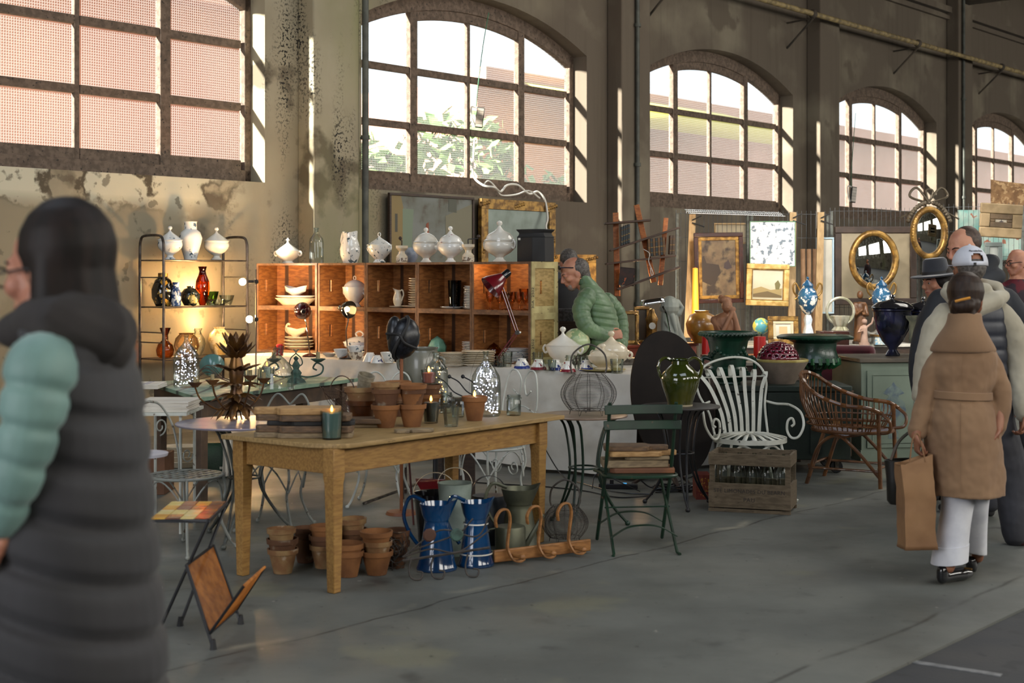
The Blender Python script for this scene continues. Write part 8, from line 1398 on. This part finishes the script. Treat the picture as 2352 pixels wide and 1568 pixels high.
# --- man in green quilted jacket, bending over the stall
Y = 13.0; rt = T(1385, Y, 0); t = thing('person', 'man in green quilted jacket bending over the crockery with hands behind him', 'person', rt); PX = lambda px, py, y=Y: P(px, py, y)
hc = PX(1319, 628); M_ = HM(hc, -1.45, .42, 1.16); b = mb(rt); sub(b, M_, head_shape); b.limb([PX(1345, 670), PX(1372, 720), PX(1383, 800), PX(1385, 860)], [.06, .1, .1, .1])
for s in (-1, 1): b.limb([PX(1387, 860, Y+.09*s), PX(1380, 980, Y+.09*s), V((rt.x, Y+.09*s, .08))], [.1, .07, .045])
hw = PX(1398, 772, Y-.2); b.limb([PX(1350, 690, Y-.17), PX(1336, 714, Y-.24), PX(1350, 752, Y-.265), hw], [.04, .04, .036, .03]); hand(b, hw, (.8, .1, .15), (0, -1, .2), 1.1, .9); hw2 = PX(1410, 765, Y-.12); b.limb([PX(1392, 710, Y+.12), PX(1422, 740, Y+.18), PX(1422, 780, Y+.08), hw2+V((.02, .03, 0))], [.045, .04, .035, .03]); hand(b, hw2, (-.5, -.3, -.5), (.2, -1, 0), 1.1, .8); fit('body', rt, b, SKIN, t, .008, 2); face_bits(t, M_, rt, brow=HAIRG)
b = mb(rt); sub(b, M_, lambda q: (q.ball((0, .045, .02), .101, (.88, .9, .9), 20), q.limb([(0, .06, 0), (0, .06, -.07)], [.07, .055]), q.ball((0, .0, .075), .06, (.9, .9, .5)))); fit('hair', rt, b, HAIRG, t, .008, 2); b = mb(rt); sub(b, M_, lambda q: (q.ball((0, -.06, -.085), .042, (1.1, .9, .9)),)); fit('beard', rt, b, mat('stubble', '77655a', '8d7d72', rough=.9, ns=60), t, .007, 2)
b = mb(rt); sub(b, M_, lambda q: (q.tube([(-.085, .0, .05), (-.07, -.075, .085), (0, -.1, .095), (.07, -.075, .085), (.085, .0, .05)], .004, 6), q.ball((-.035, -.09, .09), .026, (1, .3, .75)), q.ball((.035, -.09, .09), .026, (1, .3, .75)))); part(t, 'sunglasses', b, mat('navy_plastic', '15192a', rough=.15))
GJK = mat('green_quilt', '5f7a55', '51694a', rough=.45, ns=6, sheen=.2); b = mb(rt)
rows = [(PX(1341, 632), .06, .065), (PX(1352, 650), .085, .1), (PX(1362, 672), .13, .2), (PX(1370, 700), .17, .235), (PX(1376, 740), .185, .235), (PX(1380, 790), .19, .23), (PX(1382, 850), .19, .225), (PX(1383, 880), .19, .22)]
garment(b, rows, 0, 3, .062, .08, 0, .01, -.15); fit('quilted_jacket', rt, b, GJK, t, .0075, 0)
b = mb(rt); sleeve(b, [PX(1350, 680, Y-.18), PX(1335, 712, Y-.24), PX(1350, 752, Y-.27), PX(1394, 772, Y-.21)], [.09, .085, .075, .055], .06, .09); sleeve(b, [PX(1395, 690, Y+.14), PX(1422, 730, Y+.18), PX(1425, 790, Y+.1), PX(1412, 770, Y-.05)], [.085, .08, .07, .05], .06, .09); fit('quilted_sleeves', rt, b, GJK, t, .0075, 0); b = mb(rt); garment(b, [(PX(1336, 640), .062, .07), (PX(1345, 655), .078, .085)], 0, 4); fit('collar', rt, b, mat('green_collar', '3c5538', rough=.6), t, .009, 2)
b = mb(rt)
for s in (-1, 1): sleeve(b, [PX(1385, 860, Y+.09*s), PX(1380, 980, Y+.09*s), V((rt.x, Y+.09*s, .1))], [.13, .09, .07])
fit('trousers', rt, b, TR, t, .013, 1); b = mb(rt); [shoe(b, V((rt.x+.02, Y+.09*s, 0)), (-1, 0, 0)) for s in (-1, 1)]; fit('shoes', rt, b, BLACKM, t, .01, 1)
